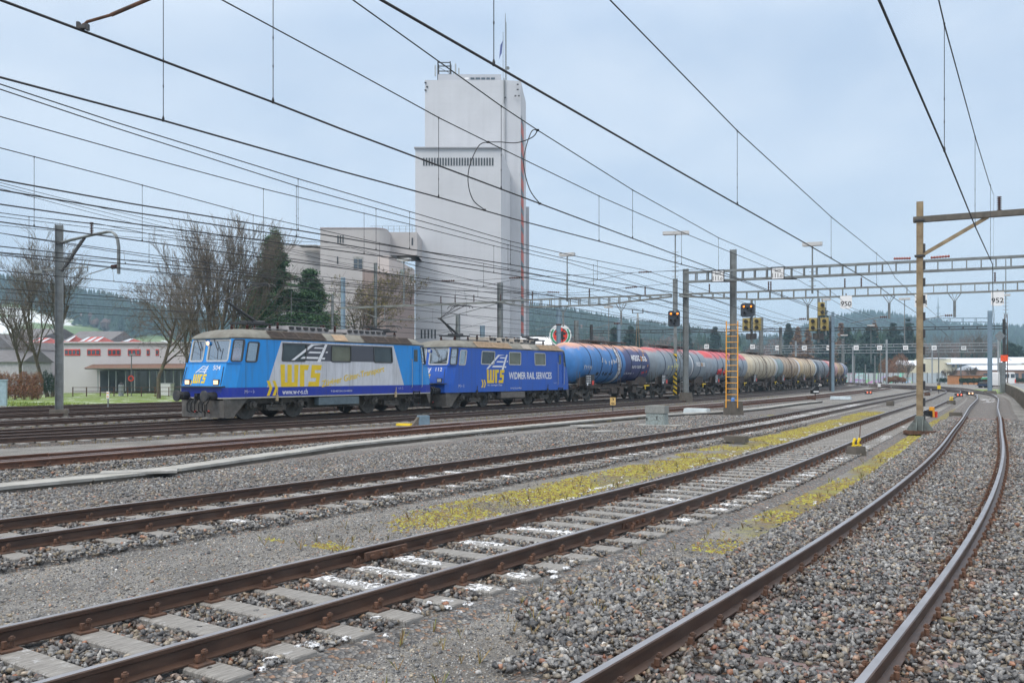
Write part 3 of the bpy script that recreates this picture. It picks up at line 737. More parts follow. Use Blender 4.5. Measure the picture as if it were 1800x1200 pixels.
def bogie_parts(root, x0, wheel_r, wb, hw, axle_label=True):
    for sx in (-1, 1):
        for sy in (-1, 1):
            mb = MB(); x = x0+sx*wb/2; y = sy*.75
            prof = [(-.06, wheel_r*.3), (-.06, wheel_r*.82), (-.07, wheel_r*.84), (-.07, wheel_r), (.055, wheel_r*1.0), (.07, wheel_r*1.035), (.075, wheel_r*.8), (.03, wheel_r*.3)]
            prof = [(a*(-sy), r) for a, r in prof]
            mb.lathe(prof, (x, y, wheel_r), 'y', 26, 0, True)
            for k in range(6):
                t = k*math.pi/3; mb.box((x+math.cos(t)*wheel_r*.55, y+sy*.07, wheel_r+math.sin(t)*wheel_r*.55), (.06, .03, .06), 0)
            mb.build('wheel', bogie_m, root, fix=True)
    return
def make_loco(label, main_m, vpane, extra, group):
    root = thing('electric_locomotive', label, 'locomotive', group=group)
    hw = 1.48; XB = 7.08
    def outl(xf, a, cx_):      # plan outline
        return [(-xf, -a), (-xf+cx_, -hw), (xf-cx_, -hw), (xf, -a), (xf, a), (xf-cx_, hw), (-xf+cx_, hw), (-xf, a)]
    lev = [(.93, outl(7.06, 1.30, .62)), (1.42, outl(7.06, 1.30, .62)), (2.43, outl(6.80, 1.30, .62)), (2.46, outl(6.70, 1.30, .62)), (3.47, outl(6.50, 1.28, .62))]
    mb = MB(); wins = []
    for li in range(len(lev)-1):
        z0, a = lev[li]; z1, b = lev[li+1]
        for k in range(8):
            k2 = (k+1) % 8
            P = quadP((*a[k], z0), (*a[k2], z0), (*b[k2], z1), (*b[k], z1))
            holes = []
            if li == 3:
                if k in (3, 7):      # fronts: two windscreens (outline runs right to left seen from ahead)
                    holes = [(.04, .05, .36, .95), (.46, .05, .975, .95)]
                elif k in (0, 2, 4, 6): holes = [(.14, .05, .88, .95)]
                elif k in (1, 5):
                    L = (6.50-.62)*2+.2
                    xw = extra['side']; holes = [((x0+L/2)/L, (z_0-2.46)/1.01, (x1+L/2)/L, (z_1-2.46)/1.01) for x0, x1, z_0, z_1 in xw]
                    if k == 5: holes = [(1-h[2], h[1], 1-h[0], h[3]) for h in holes]
            patch(mb, P, holes)
            for hi, h in enumerate(holes): wins.append((k, hi, P, h))
    mb.add([(*p, .93) for p in lev[0][1]], [tuple(reversed(range(8)))])
    body = mb.build('body', main_m, root, fix=True)
    # driver's cab linings so that the panes look into a room
    for sx in (-1, 1):
        m2 = MB(); m2.box((sx*6.0, 0, 2.2), (1.25, 2.5, .05)); m2.box((sx*5.22, 0, 2.9), (.05, 2.8, 1.3)); m2.box((sx*5.95, 0, 3.5), (1.3, 2.4, .03))
        m2.box((sx*6.2, .3, 2.38), (.5, 1.9, .3)); m2.box((sx*5.6, -.5, 2.75), (.12, .45, .6))
        m2.build('cab_interior', CABIN, root)
    for k, hi, P, h in wins:
        if k in (3, 7): window(root, P, h, .045, FRAME_L, PANE)
        elif k in (0, 2, 4, 6): window(root, P, h, .03, FRAME_D, PANE, r=.07)
        else:
            cab = (k == 1 and hi == 0) or (k == 5 and hi == 0)
            window(root, P, h, .03, FRAME_D if not extra.get('pale') else FRAME_L, PANE if cab else (vpane[(hi-1) % len(vpane)]), r=.08)
    # ledge below the windscreens and gutter
    for sx in (-1, 1):
        m2 = MB(); pts = [(sx*6.16, -1.5, 2.445), (sx*6.80, -1.33, 2.445), (sx*6.80, 1.33, 2.445), (sx*6.16, 1.5, 2.445)]
        for p, q in zip(pts, pts[1:]): m2.bar(p, q, .05, .025)
        m2.build('window_ledge', main_m, root)
    # roof
    rl = [(3.47, outl(6.50, 1.28, .62), 0), (3.53, outl(6.52, 1.30, .62), .03), (3.66, outl(6.40, 1.18, .62), -.06), (3.80, outl(6.15, .98, .62), -.26), (3.90, outl(5.75, .70, .62), -.58), (3.95, outl(5.2, .40, .62), -.95)]
    mb = MB(); vs = []
    for z, o_, dy in rl:
        for x, y in o_: vs.append((x, (abs(y)+dy if abs(y) > 1.4 else abs(y)+max(dy, -.9)*.0)*(1 if y > 0 else -1) if abs(y) > 1.4 else y, z))
    mb.add(vs, [(i*8+k, i*8+(k+1) % 8, (i+1)*8+(k+1) % 8, (i+1)*8+k) for i in range(len(rl)-1) for k in range(8)]+[tuple(range((len(rl)-1)*8, len(rl)*8))])
    ro = mb.build('roof', roof_grey, root); smooth_by_angle(ro, 50)
    # louvre panels on the roof slope
    for sy in (-1, 1):
        for x0, x1 in extra['louv']:
            m2 = MB(); p = [(x0, sy*1.545, 3.55), (x1, sy*1.545, 3.55), (x1-.05, sy*1.23, 3.86), (x0-.05, sy*1.23, 3.86)]
            P = quadP(*p); m2.add([P(u, v) for u, v in ((0, 0), (1, 0), (1, 1), (0, 1))], [(0, 1, 2, 3)])
            for u0, u1, v0, v1 in ((0, 1, 0, .07), (0, 1, .93, 1), (0, .04, 0, 1), (.96, 1, 0, 1)):
                q = [Vector(P(u, v))+Vector((0, sy*.02, .02)) for u, v in ((u0, v0), (u1, v0), (u1, v1), (u0, v1))]; m2.add(q, [(0, 1, 2, 3)])
            for j in range(6):
                v = .12+j*.13; q = [Vector(P(.04, v)), Vector(P(.96, v)), Vector(P(.96, v+.08))+Vector((0, sy*.014, .014)), Vector(P(.04, v+.08))+Vector((0, sy*.014, .014))]; m2.add(q, [(0, 1, 2, 3)])
            m2.build('roof_louvre', extra['louv_m'], root)
        for x0, x1, mt in extra.get('patch', []):
            m2 = MB(); m2.add([(x0, sy*1.53, 3.555), (x1, sy*1.53, 3.555), (x1, sy*1.24, 3.85), (x0, sy*1.24, 3.85)], [(0, 1, 2, 3)]); m2.build('roof_panel', mt, root)
    # ventilator housings, resistors, bus bar and insulators
    for x0, x1, hh, wd in extra['boxes']:
        m2 = MB(); m2.box(((x0+x1)/2, 0, 3.9+hh/2), (x1-x0, wd, hh), top=.86)
        n_ = max(2, int((x1-x0)/.42))
        for j in range(n_):
            x = x0+(j+.5)*(x1-x0)/n_; m2.box((x, -wd/2+.045, 3.9+hh*.62), (.24, .1, hh*.4), m=1); m2.box((x, wd/2-.045, 3.9+hh*.62), (.24, .1, hh*.4), m=1)
        m2.build('ventilator', [extra['box_m'], dark_steel], root)
    for x, y in extra['ins']:
        m2 = MB(); m2.lathe([(0, .08), (.05, .08), (.06, .05)]+[(.08+.06*i+d, r) for i in range(5) for d, r in ((0, .05), (.02, .10), (.04, .05))]+[(.42, .05)], (x, y, 3.92), 'z', 10, 0, True); m2.build('roof_insulator', ins_m, root)
    m2 = MB(); m2.tube([(-3.2, -.25, 4.34), (3.4, -.25, 4.34)], .025); m2.build('bus_bar', dark_steel, root)
    m2 = MB()
    for y in (-.62, .62): m2.box((0, y, 3.99), (9.5, .28, .03))
    m2.build('roof_walkway', roof_box, root)
    # pantographs: one raised, one folded
    for sx, up in ((-1, True), (1, False)):
        xc = sx*4.35; m2 = MB()
        for y in (-.55, .55): m2.bar((xc-.75, y, 4.22), (xc+.75, y, 4.22), .07, .07)
        for x in (-.7, .7): m2.bar((xc+x, -.6, 4.22), (xc+x, .6, 4.22), .07, .07)
        m2.tube([(xc+.05, 0, 4.26), (xc+.75, 0, 4.30)], .11, 10); m2.tube([(xc-.6, 0, 4.28), (xc+.1, 0, 4.30)], .06, 8)
        pb = m2.build('pantograph_base', dark_steel, root)
        for x in (-.65, .65):
            for y in (-.5, .5):
                m3 = MB(); m3.lathe([(0, .05), (.03, .09), (.06, .05), (.09, .09), (.12, .05), (.15, .09), (.18, .05), (.28, .04)], (xc+x, y, 3.92), 'z', 10, 0, True); m3.build('insulator', ins_m, pb)
        m3 = MB()
        if up:
            kn = (xc-1.45, 0, 5.18); hd = (xc+.55, 0, 6.0)
            m3.tube([(xc+.35, 0, 4.30), kn], [.075, .055], 8); m3.tube([(xc-.05, 0, 4.26), (xc-1.28, 0, 5.12)], .025, 6)
            for y in (-.32, .32): m3.tube([kn, (hd[0], y, hd[2])], .024, 6)
            m3.tube([(kn[0]+.2, 0, kn[2]+.22), (hd[0], 0, hd[2]-.08)], .012, 5)
            m3.tube([(kn[0], -.12, kn[2]), (kn[0], .12, kn[2])], .05, 8)
            for dx in (-.16, .16):
                m3.tube([(hd[0]+dx, y, z) for y, z in ((-.82, 5.86), (-.72, 5.99), (-.55, 6.04), (.55, 6.04), (.72, 5.99), (.82, 5.86))], .02, 6)
            for y in (-.32, .32): m3.bar((hd[0]-.18, y, 6.0), (hd[0]+.18, y, 6.0), .03, .04)
        else:
            m3.tube([(xc+.35, 0, 4.32), (xc-1.2, 0, 4.44)], .05, 8)
            for y in (-.32, .32): m3.tube([(xc-1.2, 0, 4.44), (xc+.7, y, 4.50)], .024, 6)
            for dx in (.55, .85):
                m3.tube([(xc+dx, y, z) for y, z in ((-.82, 4.38), (-.72, 4.50), (-.55, 4.54), (.55, 4.54), (.72, 4.50), (.82, 4.38))], .02, 6)
        m3.build('pantograph_arm', dark_steel, root)
    # front fittings at both ends
    for sx in (-1, 1):
        m2 = MB(); m2.box((sx*7.10, 0, 1.44), (.34, 2.72, .045)); m2.build('front_step', dark_steel, root)
        for sy in (-1, 1):
            m2 = MB(); m2.lathe([(0, .17), (.34, .17), (.34, .13), (.50, .13)], (sx*7.06, sy*.875, 1.05), 'x', 16, 0, True) if sx > 0 else m2.lathe([(0, .17), (-.34, .17), (-.34, .13), (-.50, .13)], (sx*7.06, sy*.875, 1.05), 'x', 16, 0, True)
            m2.lathe([(sx*.50, .1), (sx*.52, .235), (sx*.585, .235), (sx*.60, .16)], (sx*7.06, sy*.875, 1.05), 'x', 22, 0, True)
            m2.build('buffer', dark_steel, root, fix=True)
            m2 = MB(); z = 1.62; x = sx*6.99; y = sy*(.92 if sx < 0 else .92)
            m2.box((x-sx*.02, y, z), (.16, .34, .25), m=0); hb = m2.build('headlight', dark_steel, root)
            m2 = MB(); m2.box((x+sx*.065, y, z), (.02, .26, .17)); m2.build('lens', LAMP_ON if sx < 0 and extra['lit'] else PANE_LAMP, hb)
        m2 = MB(); zf = 3.28; xx = 6.53; m2.lathe([(sx*-.1, .12), (sx*.06, .12), (sx*.07, .10)], (sx*xx, .14 if sx < 0 else -.14, zf), 'x', 14, 0, True); tl = m2.build('top_lamp', main_m, root)
        m2 = MB(); m2.lathe([(sx*.071, .098), (sx*.085, .06)], (sx*xx, .14 if sx < 0 else -.14, zf), 'x', 14, 0, True); m2.build('lens', LAMP_ON if sx < 0 and extra['lit'] else PANE_LAMP, tl)
        # snow plough, sloped back underneath
        m2 = MB(); xf = 7.0; pr = [(xf, .92), (xf-1.28, .92), (xf-.50, .14), (xf-.05, .14)] if sx < 0 else [(xf, .92), (xf-.35, .92), (xf-.12, .40), (xf-.05, .40)]
        for sy in (-1, 1): m2.prism(pr, lambda a, b, d, sx=sx, sy=sy: (sx*a, sy*(1.36-d), b), .04)
        zb = .14 if sx < 0 else .40
        m2.box((sx*(xf-.03), 0, (zb+.86)/2), (.05, 2.7, .86-zb)); m2.box((sx*(xf+.02), 0, .42), (.10, .4, .5)); m2.build('snow_plough', plough_m, root, fix=True)
        m2 = MB()
        for q in range(6):
            y = -.62+q*.25; m2.tube([(sx*7.08, y, .95), (sx*7.26, y+.03, .72), (sx*7.24, y+.06, .42), (sx*7.05, y+.10, .34)], .026, 6)
        m2.tube([(sx*7.06, 0, 1.02), (sx*7.38, 0, 1.0), (sx*7.40, 0, .72)], .05, 8); m2.box((sx*7.18, 0, 1.02), (.3, .2, .28)); m2.build('coupling', black_m, root)
        m2 = MB()
        for y in (-.5, .35): m2.tube([(sx*7.06, y, .42), (sx*7.12, y, .36)], .035, 6)
        m2.build('hose_cap', red_p, root)
        for y0 in ((-.35, .75) if sx < 0 else (.35, -.75)):
            m2 = MB(); m2.tube([(sx*6.56, y0+.15, 3.44), (sx*6.66, y0-.22, 2.95)], .012, 5); m2.tube([(sx*6.57, y0+.11, 3.44), (sx*6.67, y0-.26, 2.95)], .012, 5); m2.tube([(sx*6.69, y0-.3, 3.1), (sx*6.75, y0-.3, 2.6)], .014, 5); m2.build('wiper', black_m, root)
        for sy in (-1, 1):
            m2 = MB(); m2.tube([(sx*6.86, sy*1.18, 2.28), (sx*7.0, sy*1.22, 1.75), (sx*7.06, sy*1.22, 1.5)], .014, 5); m2.build('handrail', dark_steel, root)
    # rear cab door, rails and steps on both sides
    for sy, xd in ((-1, 5.62), (1, -5.62)):
        sg = 1 if sy < 0 else -1; Y = sy*1.482
        m2 = MB()
        for x in (-.30, .30): m2.box((xd+x*1.0, Y+sy*.012, 2.35), (.035, .03, 2.05))
        for z in (1.34, 3.36): m2.box((xd, Y+sy*.012, z), (.635, .03, .035))
        m2.box((xd+sg*.18, Y+sy*.012, 2.2), (.12, .04, .05)); dr = m2.build('door', main_m, root)
        m2 = MB(); m2.box((xd-.05, Y+sy*.006, 2.95), (.30, .014, .62)); m2.build('pane', DARKPANE, dr)
        for x in (-.42, .42):
            m2 = MB(); m2.tube([(xd+x, Y, 1.25), (xd+x, Y+sy*.07, 1.3), (xd+x, Y+sy*.07, 2.72), (xd+x, Y, 2.77)], .016, 6); m2.build('handrail', galv_light, root)
        m2 = MB()
        for z in (.38, .72, 1.05): m2.box((xd, Y+sy*.0+sy*.02, z), (.5, .2, .035))
        for x in (-.26, .26): m2.box((xd+x, Y+sy*.02, .72), (.03, .05, .72))
        m2.build('step', dark_steel, root)
        for x in (-4.2, 3.9):
            m2 = MB(); m2.box((x, Y+sy*.03, .92), (.10, .08, .26)); m2.tube([(x, Y+sy*.03, .95), (x+.02, Y+sy*.05, 1.3)], .02, 6); m2.build('damper', extra['damper'], root)
    # underframe
    for x0 in (-3.95, 3.95):
        bogie_parts(root, x0, .625, 2.8, hw)
        m2 = MB()
        for sy in (-1, 1):
            m2.box((x0, sy*1.12, .80), (4.1, .10, .20)); m2.box((x0, sy*1.12, .52), (1.15, .14, .20)); m2.box((x0, sy*1.16, .40), (1.0, .16, .08))
            for dx in (-.28, .28): m2.lathe([(.0, .11)]+[(.05+.05*i, .11 if i % 2 else .075) for i in range(7)]+[(.36, .11)], (x0+dx, sy*1.18, .56), 'z', 10, 0, True)
            for dx in (-1.4, 1.4):
                m2.box((x0+dx, sy*1.12, .66), (.52, .14, .34), top=.7); m2.lathe([(0, .19), (sy*.14, .19), (sy*.17, .12), (sy*.24, .11)], (x0+dx, sy*1.14, .64), 'y', 14, 0, True)
                m2.bar((x0+dx*.62, sy*1.15, .86), (x0+dx, sy*1.2, .50), .05, .06)
                m2.tube([(x0+dx-.4, sy*1.1, .75), (x0+dx-.62, sy*.98, .3), (x0+dx-.60, sy*.8, .12)], .022, 6)
                m2.tube([(x0+dx+.15, sy*1.3, .6), (x0+dx+.4, sy*1.33, .42), (x0+dx+.55, sy*1.25, .62)], .014, 5)
        m2.box((x0, 0, .55), (2.0, 1.2, .4))
        m2.build('bogie_frame', bogie_m, root)
    m2 = MB(); m2.box((-.20, -1.32, .71), (2.75, .28, .36)); m2.box((-.2, 1.32, .71), (2.75, .28, .36)); m2.build('battery_box', extra['batt'], root)
    m2 = MB(); m2.tube([(-2.0, .5, .62), (1.9, .5, .62)], .26, 12); m2.box((0, -.4, .6), (3.6, 1.1, .42)); m2.tube([(.35, -1.2, .5), (.35, -1.2, .2)], .03, 6); m2.build('air_tank', bogie_m, root)
    # lettering and marks on both flanks
    for sy in (-1, 1):
        fn = (lambda a, b, d=0: (a, -1.483-d, b)) if sy < 0 else (lambda a, b, d=0: (-a, 1.483+d, b))
        for kind, args in extra['side_marks']:
            if kind == 'wrs':
                x, z, s_, sy_ = args; decal('operator_mark', WRS, fn, yellow_p, root, s_, x, z, sy=sy_)
            elif kind == 'chev':
                x, z, s_, sy_ = args; decal('chevron_mark', CHEV, fn, yellow_p, root, s_, x, z, sy=sy_)
            elif kind == 'icon':
                x, z, s_, sy_ = args; decal('rail_mark', ICON, fn, text_white, root, s_, x, z, sy=sy_)
            elif kind == 'text':
                txt, x, z, wd, ht, mat, bold, slope = args
                text_obj('lettering', txt, 1, lambda a, b, x=x, z=z, slope=slope: fn(x+a, z+b+a*slope, .004), mat, root, bold, 0, 'LEFT', (wd, ht))
    for sx, txt in ((-1, extra['num']), (1, extra['num'])):
        def ff(a, b, d=0, sx=sx):     # a across the front (seen from ahead, left to right), b height 1.42..2.43
            return (sx*(7.06-(b-1.42)*.2574+.004+d), (-a if sx > 0 else -a)*(-1 if sx > 0 else 1), b)
        decal('rail_mark', ICON, ff, text_white, root, .36, -.58, 2.02, sy=.30)
        decal('operator_mark', WRS, ff, yellow_p, root, .27, -.62, 1.58, sy=.24)
        decal('chevron_mark', CHEV, ff, yellow_p, root, .2, -.84, 1.50, sy=.2)
        text_obj('lettering', txt, 1, lambda a, b: ff(.52+a, 2.14+b, .003), text_white, root, .004, 0, 'LEFT', (.46, .2))
    return root
PANE_LAMP = pm('lamp_glass', (.45, .47, .48), .1, 0, .1)
P1 = paint_loco('locomotive_bright_blue', (.016, .275, .74), (.012, .035, .36), (.60, .63, .69))
P2 = paint_loco('locomotive_royal_blue', (.014, .100, .50), None)
GR = 'blue locomotives of the tank train'
E1 = dict(side=[(-5.86, -5.26, 2.50, 3.33), (-3.84, -2.42, 2.56, 3.32), (-.77, .55, 2.56, 3.32), (2.25, 3.62, 2.56, 3.32)],
          louv=[(-4.55+i*.86, -3.72+i*.86) for i in range(4)]+[(1.55+i*.92, 2.44+i*.92) for i in range(4)], louv_m=louv_brown,
          patch=[(-.55, .35, louv_beige)], boxes=[(-2.9, -.2, .30, 1.7), (1.0, 4.0, .30, 1.7)], box_m=roof_box,
          ins=[(-.05, -.25), (.35, .3), (.75, -.25), (-3.0, -.25), (3.2, -.25)], lit=True, damper=pm('beige_damper', (.42, .34, .22), .6), batt=pm('slate_box', (.10, .14, .17), .6),
          side_marks=[('wrs', (-3.98, 1.40, .83, .62)), ('chev', (-4.78, 1.02, .66, .66)), ('icon', (-3.35, 2.58, 1.05, .76)),
                      ('text', ('www.w-r-s.ch', -3.87, 1.06, 1.55, .24, text_white, .010, 0)), ('text', ('Zügiger Güter-Transport', -1.42, 1.26, 4.45, .40, yellow_p, .018, .168)),
                      ('text', ('91 85 4420 504-3 CH-WRSCH', -.8, 1.12, 1.45, .09, text_white, 0, 0)), ('text', ('|=|:-: -- |.:', -6.0, 1.14, .55, .16, text_white, 0, 0)), ('text', ('-.:- ::.', 4.15, 1.2, .4, .1, text_white, 0, 0))], num='504')
E2 = dict(side=[(-5.86, -5.26, 2.50, 3.33), (-3.70, -2.35, 2.56, 3.32), (-.72, .60, 2.56, 3.32), (2.30, 3.62, 2.56, 3.32)], pale=True,
          louv=[(-4.2, -2.35), (-2.3, -.45), (2.9, 4.35), (4.4, 5.7)], louv_m=louv_beige, patch=[(.9, 1.9, roof_box_l)],
          boxes=[(-1.9, -1.1, .34, 1.7), (-.6, .4, .34, 1.7), (.9, 1.6, .34, 1.7), (2.1, 2.9, .34, 1.5), (3.2, 3.7, .30, 1.4)], box_m=roof_box_l,
          ins=[(-1.0, -.25), (.6, -.4), (1.8, -.25), (-2.4, -.25), (3.0, .25), (2.0, .4)], lit=False, damper=dark_steel, batt=pm('grimy_box', (.13, .12, .11), .7),
          side_marks=[('wrs', (-3.15, 1.44, .62, .50)), ('chev', (-3.72, 1.18, .48, .46)), ('icon', (-3.2, 2.28, 1.05, .86)),
                      ('text', ('WIDMER RAIL SERVICES', -.75, 1.66, 5.2, .44, text_white, .020, 0)), ('text', ('Wir bewegen Züge', -3.1, 1.24, 1.6, .13, text_white, 0, 0)),
                      ('text', ('91 85 4421 373-2 CH-WRSCH', -.6, 1.06, 1.3, .09, text_white, 0, 0)), ('text', ('|=|:-: -|.:', -6.0, 1.2, .6, .2, text_white, 0, 0)), ('text', ('-.:- ::.', 4.75, 1.35, .45, .1, text_white, 0, 0))], num='112')
SL1, SL2 = 32.82, 48.24
l1 = make_loco('leading bright blue and silver locomotive with lit headlights and raised pantograph', P1, [DARKPANE, OLIVEPANE, DARKPANE], E1, GR)
l2 = make_loco('darker blue second locomotive coupled to the first tank wagon', P2, [DARKPANE, OLIVEPANE, OLIVEPANE], E2, GR)
for o, S in ((l1, SL1), (l2, SL2)):
    o.location = PG.at(S); o.rotation_euler = (0, 0, PG.ang(S))
# driver seen through the corner window
def person_mesh():
    vs = [(0, 0, 0), (0, 0, .25), (.0, 0, .48), (0, 0, .60), (.02, 0, .78), (0, .2, .46), (.08, .26, .22), (.28, .2, .12), (0, -.2, .46), (.08, -.26, .22), (.28, -.2, .12), (.25, .1, -.02), (.42, .1, -.35), (.25, -.1, -.02), (.42, -.1, -.35)]
    ed = [(0, 1), (1, 2), (2, 3), (3, 4), (2, 5), (5, 6), (6, 7), (2, 8), (8, 9), (9, 10), (0, 11), (11, 12), (0, 13), (13, 14)]
    rr = [.15, .15, .13, .06, .10, .07, .05, .04, .07, .05, .04, .09, .06, .09, .06]
    me = bpy.data.meshes.new('person'); me.from_pydata(vs, ed, []); o = bpy.data.objects.new('person', me); sc.collection.objects.link(o)
    md = o.modifiers.new('skin', 'SKIN')
    for i, r_ in enumerate(rr): me.skin_vertices[0].data[i].radius = (r_, r_)
    me.skin_vertices[0].data[0].use_root = True
    o.modifiers.new('sub', 'SUBSURF').levels = 1
    bpy.context.view_layer.update()
    m2 = bpy.data.meshes.new_from_object(o.evaluated_get(bpy.context.evaluated_depsgraph_get()))
    bpy.data.objects.remove(o); m2.name = 'person'; m2.materials.clear()
    for x in (orange_vest, skin_m, dark_steel): m2.materials.append(x)
    for p in m2.polygons:
        c = p.center; p.material_index = 1 if c.z > .62 or (c.x > .24 and c.z > 0) else (2 if c.z < .04 else 0); p.use_smooth = True
    o = bpy.data.objects.new('person', m2); sc.collection.objects.link(o); return o
d = person_mesh(); tag(d, 'driver in an orange vest seated behind the cab windows of the leading locomotive', 'person')
d.location = l1.location+Matrix.Rotation(l1.rotation_euler.z, 3, 'Z')@Vector((-5.75, -.72, 2.52)); d.rotation_euler = (0, 0, l1.rotation_euler.z+math.pi)

# ------------------------------------------------------------------ tank wagons
def tank_mat(name, base, top=None, zones=(), rings=None, dirt=.4, ztop=1.02):
    n = NT(name); x, y, z = n.xyz(); c = n.ramp(n.noise(.9, 6, rough=.65), [(.3, [a*.8 for a in base]), (.7, [min(1, a*1.15) for a in base])])
    for x0, x1, col in zones:
        f = n.ma('MULTIPLY', n.ma('GREATER_THAN', n.ma('ADD', x, n.ma('MULTIPLY', z, .12)), x0), n.ma('LESS_THAN', n.ma('ADD', x, n.ma('MULTIPLY', z, .12)), x1)); c = n.mix(f, c, col)
    if top:
        e = n.ma('ADD', z, n.ma('MULTIPLY', n.ma('SUBTRACT', n.noise(1.1, 5, rough=.7), .5), 1.1))
        c = n.mix(n.ramp(n.ma('MULTIPLY', e, .5), [((ztop)/2-.02, 0), ((ztop)/2+.10, .9)]), c, top)
    # streaks running down from the filling walkway and soot along the belly (paint weathering)
    st = n.ramp(n.noise(2.2, 5, n.map((2.2, .3, .3)), .7), [(.48, 0), (.75, dirt)]); c = n.mix(st, c, (.11, .095, .08))
    n.bump(n.noise(.7, 2), .12, .05)
    return n.fin(c, .42)
ring_d = pm('dark_tank_band', (.03, .045, .09), .6); ring_g = pm('rust_tank_band', (.16, .10, .07), .7); ring_w = pm('white_tank_band', (.6, .62, .65), .5)
plate_m = pm('black_data_board', (.035, .037, .042), .5, 0, .2, 5)
wag_frame = pm('wagon_frame_grime', (.062, .052, .047), .8, 0, .35, 5, (.12, .07, .05), 3, (.5, .75)); walk_m = pm('walkway_steel', (.10, .085, .08), .75, 0, .3, 5)
RT, ZT, LT = 1.49, 2.76, 5.75
def make_wagon():
    root = thing('tank_wagon', '', 'tank wagon', group='tank wagons behind the locomotives')
    m = MB(); pr = [(-LT-.6, .05)]+[(-LT-.6*math.cos(t)+0, RT*math.sin(t)) for t in np.linspace(.22, math.pi/2, 7)]
    prof = pr+[(x, RT) for x in np.linspace(-LT+.5, LT-.5, 9)]+[(-a, r) for a, r in reversed(pr)]
    m.lathe([(a, r) for a, r in prof], (0, 0, 0), 'x', 48, 0, True)
    tk = m.build('tank', white_p, root, True, True); tk.location = (0, 0, ZT)
    for i, x in enumerate((-4.6, -2.85, -1.15, .55, 2.3, 4.1)):
        m = MB(); m.lathe([(-.04, RT-.01), (-.04, RT+.022), (.04, RT+.022), (.04, RT-.01)], (x, 0, ZT), 'x', 48); m.build('tank_band', ring_d, root)
    m = MB(); m.box((0, 0, ZT+RT+.16), (7.5, .7, .04))
    for x in np.arange(-3.6, 3.7, .9): m.bar((x, -.3, ZT+RT-.05), (x, -.3, ZT+RT+.15), .04, .04); m.bar((x, .3, ZT+RT-.05), (x, .3, ZT+RT+.15), .04, .04)
    for y in (-.36, .36): m.bar((-3.8, y, ZT+RT+.2), (3.8, y, ZT+RT+.2), .02, .06)
    m.build('walkway', walk_m, root)
    m = MB(); m.lathe([(0, .28), (.2, .28), (.22, .32), (.28, .32)], (-.9, 0, ZT+RT-.06), 'z', 14, 0, True); m.lathe([(0, .2), (.3, .2)], (1.5, 0, ZT+RT-.06), 'z', 12, 0, True); m.build('hatch', walk_m, root)
    m = MB()
    for y in (-.75, .75): m.box((0, y, 1.08), (12.9, .12, .26))
    for x in (-6.4, -4.8, -1.6, 1.6, 4.8, 6.4): m.box((x, 0, 1.08), (.16, 1.9, .24))
    m.box((0, -1.2, 1.02), (9.6, .08, .10)); m.box((0, 1.2, 1.02), (9.6, .08, .10)); m.build('underframe', wag_frame, root)
    for sx in (-1, 1):
        for sy in (-1, 1):
            m = MB(); m.prism([(sx*5.9, 1.15), (sx*3.5, 1.15), (sx*3.9, 1.62), (sx*4.75, 1.86), (sx*5.75, 1.70)], lambda a, b, d, sy=sy: (a, sy*(1.12-d), b), .06); m.build('saddle', wag_frame, root, fix=True)
            m = MB(); m.lathe([(0, .12), (sx*.42, .12), (sx*.43, .22), (sx*.50, .22)], (sx*6.5, sy*.875, 1.05), 'x', 14, 0, True); m.build('buffer', dark_steel, root)
        x0 = sx*4.75; bogie_parts(root, x0, .46, 1.8, 1.2)
        m = MB()
        for sy in (-1, 1):
            m.prism([(x0-1.35, .62), (x0-1.2, .72), (x0-.45, .72), (x0-.3, .42), (x0+.3, .42), (x0+.45, .72), (x0+1.2, .72), (x0+1.35, .62), (x0+1.2, .52), (x0+.65, .50), (x0+.35, .26), (x0-.35, .26), (x0-.65, .50), (x0-1.2, .52)], lambda a, b, d, sy=sy: (a, sy*(.96+d), b), .10)
            for dx in (-.9, .9):
                m.lathe([(0, .13), (sy*.2, .13), (sy*.22, .08)], (x0+dx, sy*1.02, .46), 'y', 12, 0, True)
                for e in (-.2, .2): m.lathe([(0, .075), (.26, .075)], (x0+dx+e, sy*1.02, .52), 'z', 8, 0, True)
        m.box((x0, 0, .72), (.6, 1.9, .3)); m.build('bogie_frame', bogie_m, root, fix=True)
    for sy in (-1, 1):
        m = MB(); m.box((-4.75 if sy < 0 else 4.75, sy*1.47, 1.55), (1.35, .05, .78)); b = m.build('data_board', plate_m, root)
        m = MB(); xx = (-4.75 if sy < 0 else 4.75)
        for i in range(5):
            for j in range(3): m.box((xx-.5+j*.24, sy*1.498, 1.84-i*.12), (random.uniform(.1, .2), .006, .05))
        m.box((xx-.42, sy*1.498, 1.26), (.16, .006, .16)); m.build('stencil', text_white, b)
        m = MB(); m.box((xx+.42, sy*1.498, 1.36), (.30, .008, .30)); m.build('hazard_plate', red_p, b)
    for sy in (-1, 1):
        m = MB(); x = -.15
        for dx in (-.22, .22): m.tube([(x+dx, sy*1.30, .75), (x+dx, sy*1.56, 1.25), (x+dx, sy*1.58, 2.2), (x+dx, sy*1.53, ZT+.4), (x+dx, sy*1.1, ZT+1.18), (x+dx, sy*.4, ZT+RT+.2)], .022, 6)
        for z, y in [(z_, 1.56) for z_ in np.arange(1.0, 2.9, .3)]+[(ZT+.55, 1.46), (ZT+.85, 1.30), (ZT+1.15, 1.1)]: m.tube([(x-.22, sy*y, z), (x+.22, sy*y, z)], .016, 5)
        m.build('ladder', walk_m, root)
        m = MB(); m.box((2.7, sy*1.3, 1.32), (1.0, .5, .30)); m.build('valve_box', wag_frame, root)
        for x_, y_, z_, dd in ((3.0, 1.2, .8, (.7, .4, .5)), (-.5, 1.15, .75, (.9, .4, .4)), (.9, 1.1, .72, (.7, .4, .55))): m = MB(); m.box((x_, sy*y_, z_), dd); m.build('brake_box', wag_frame, root)
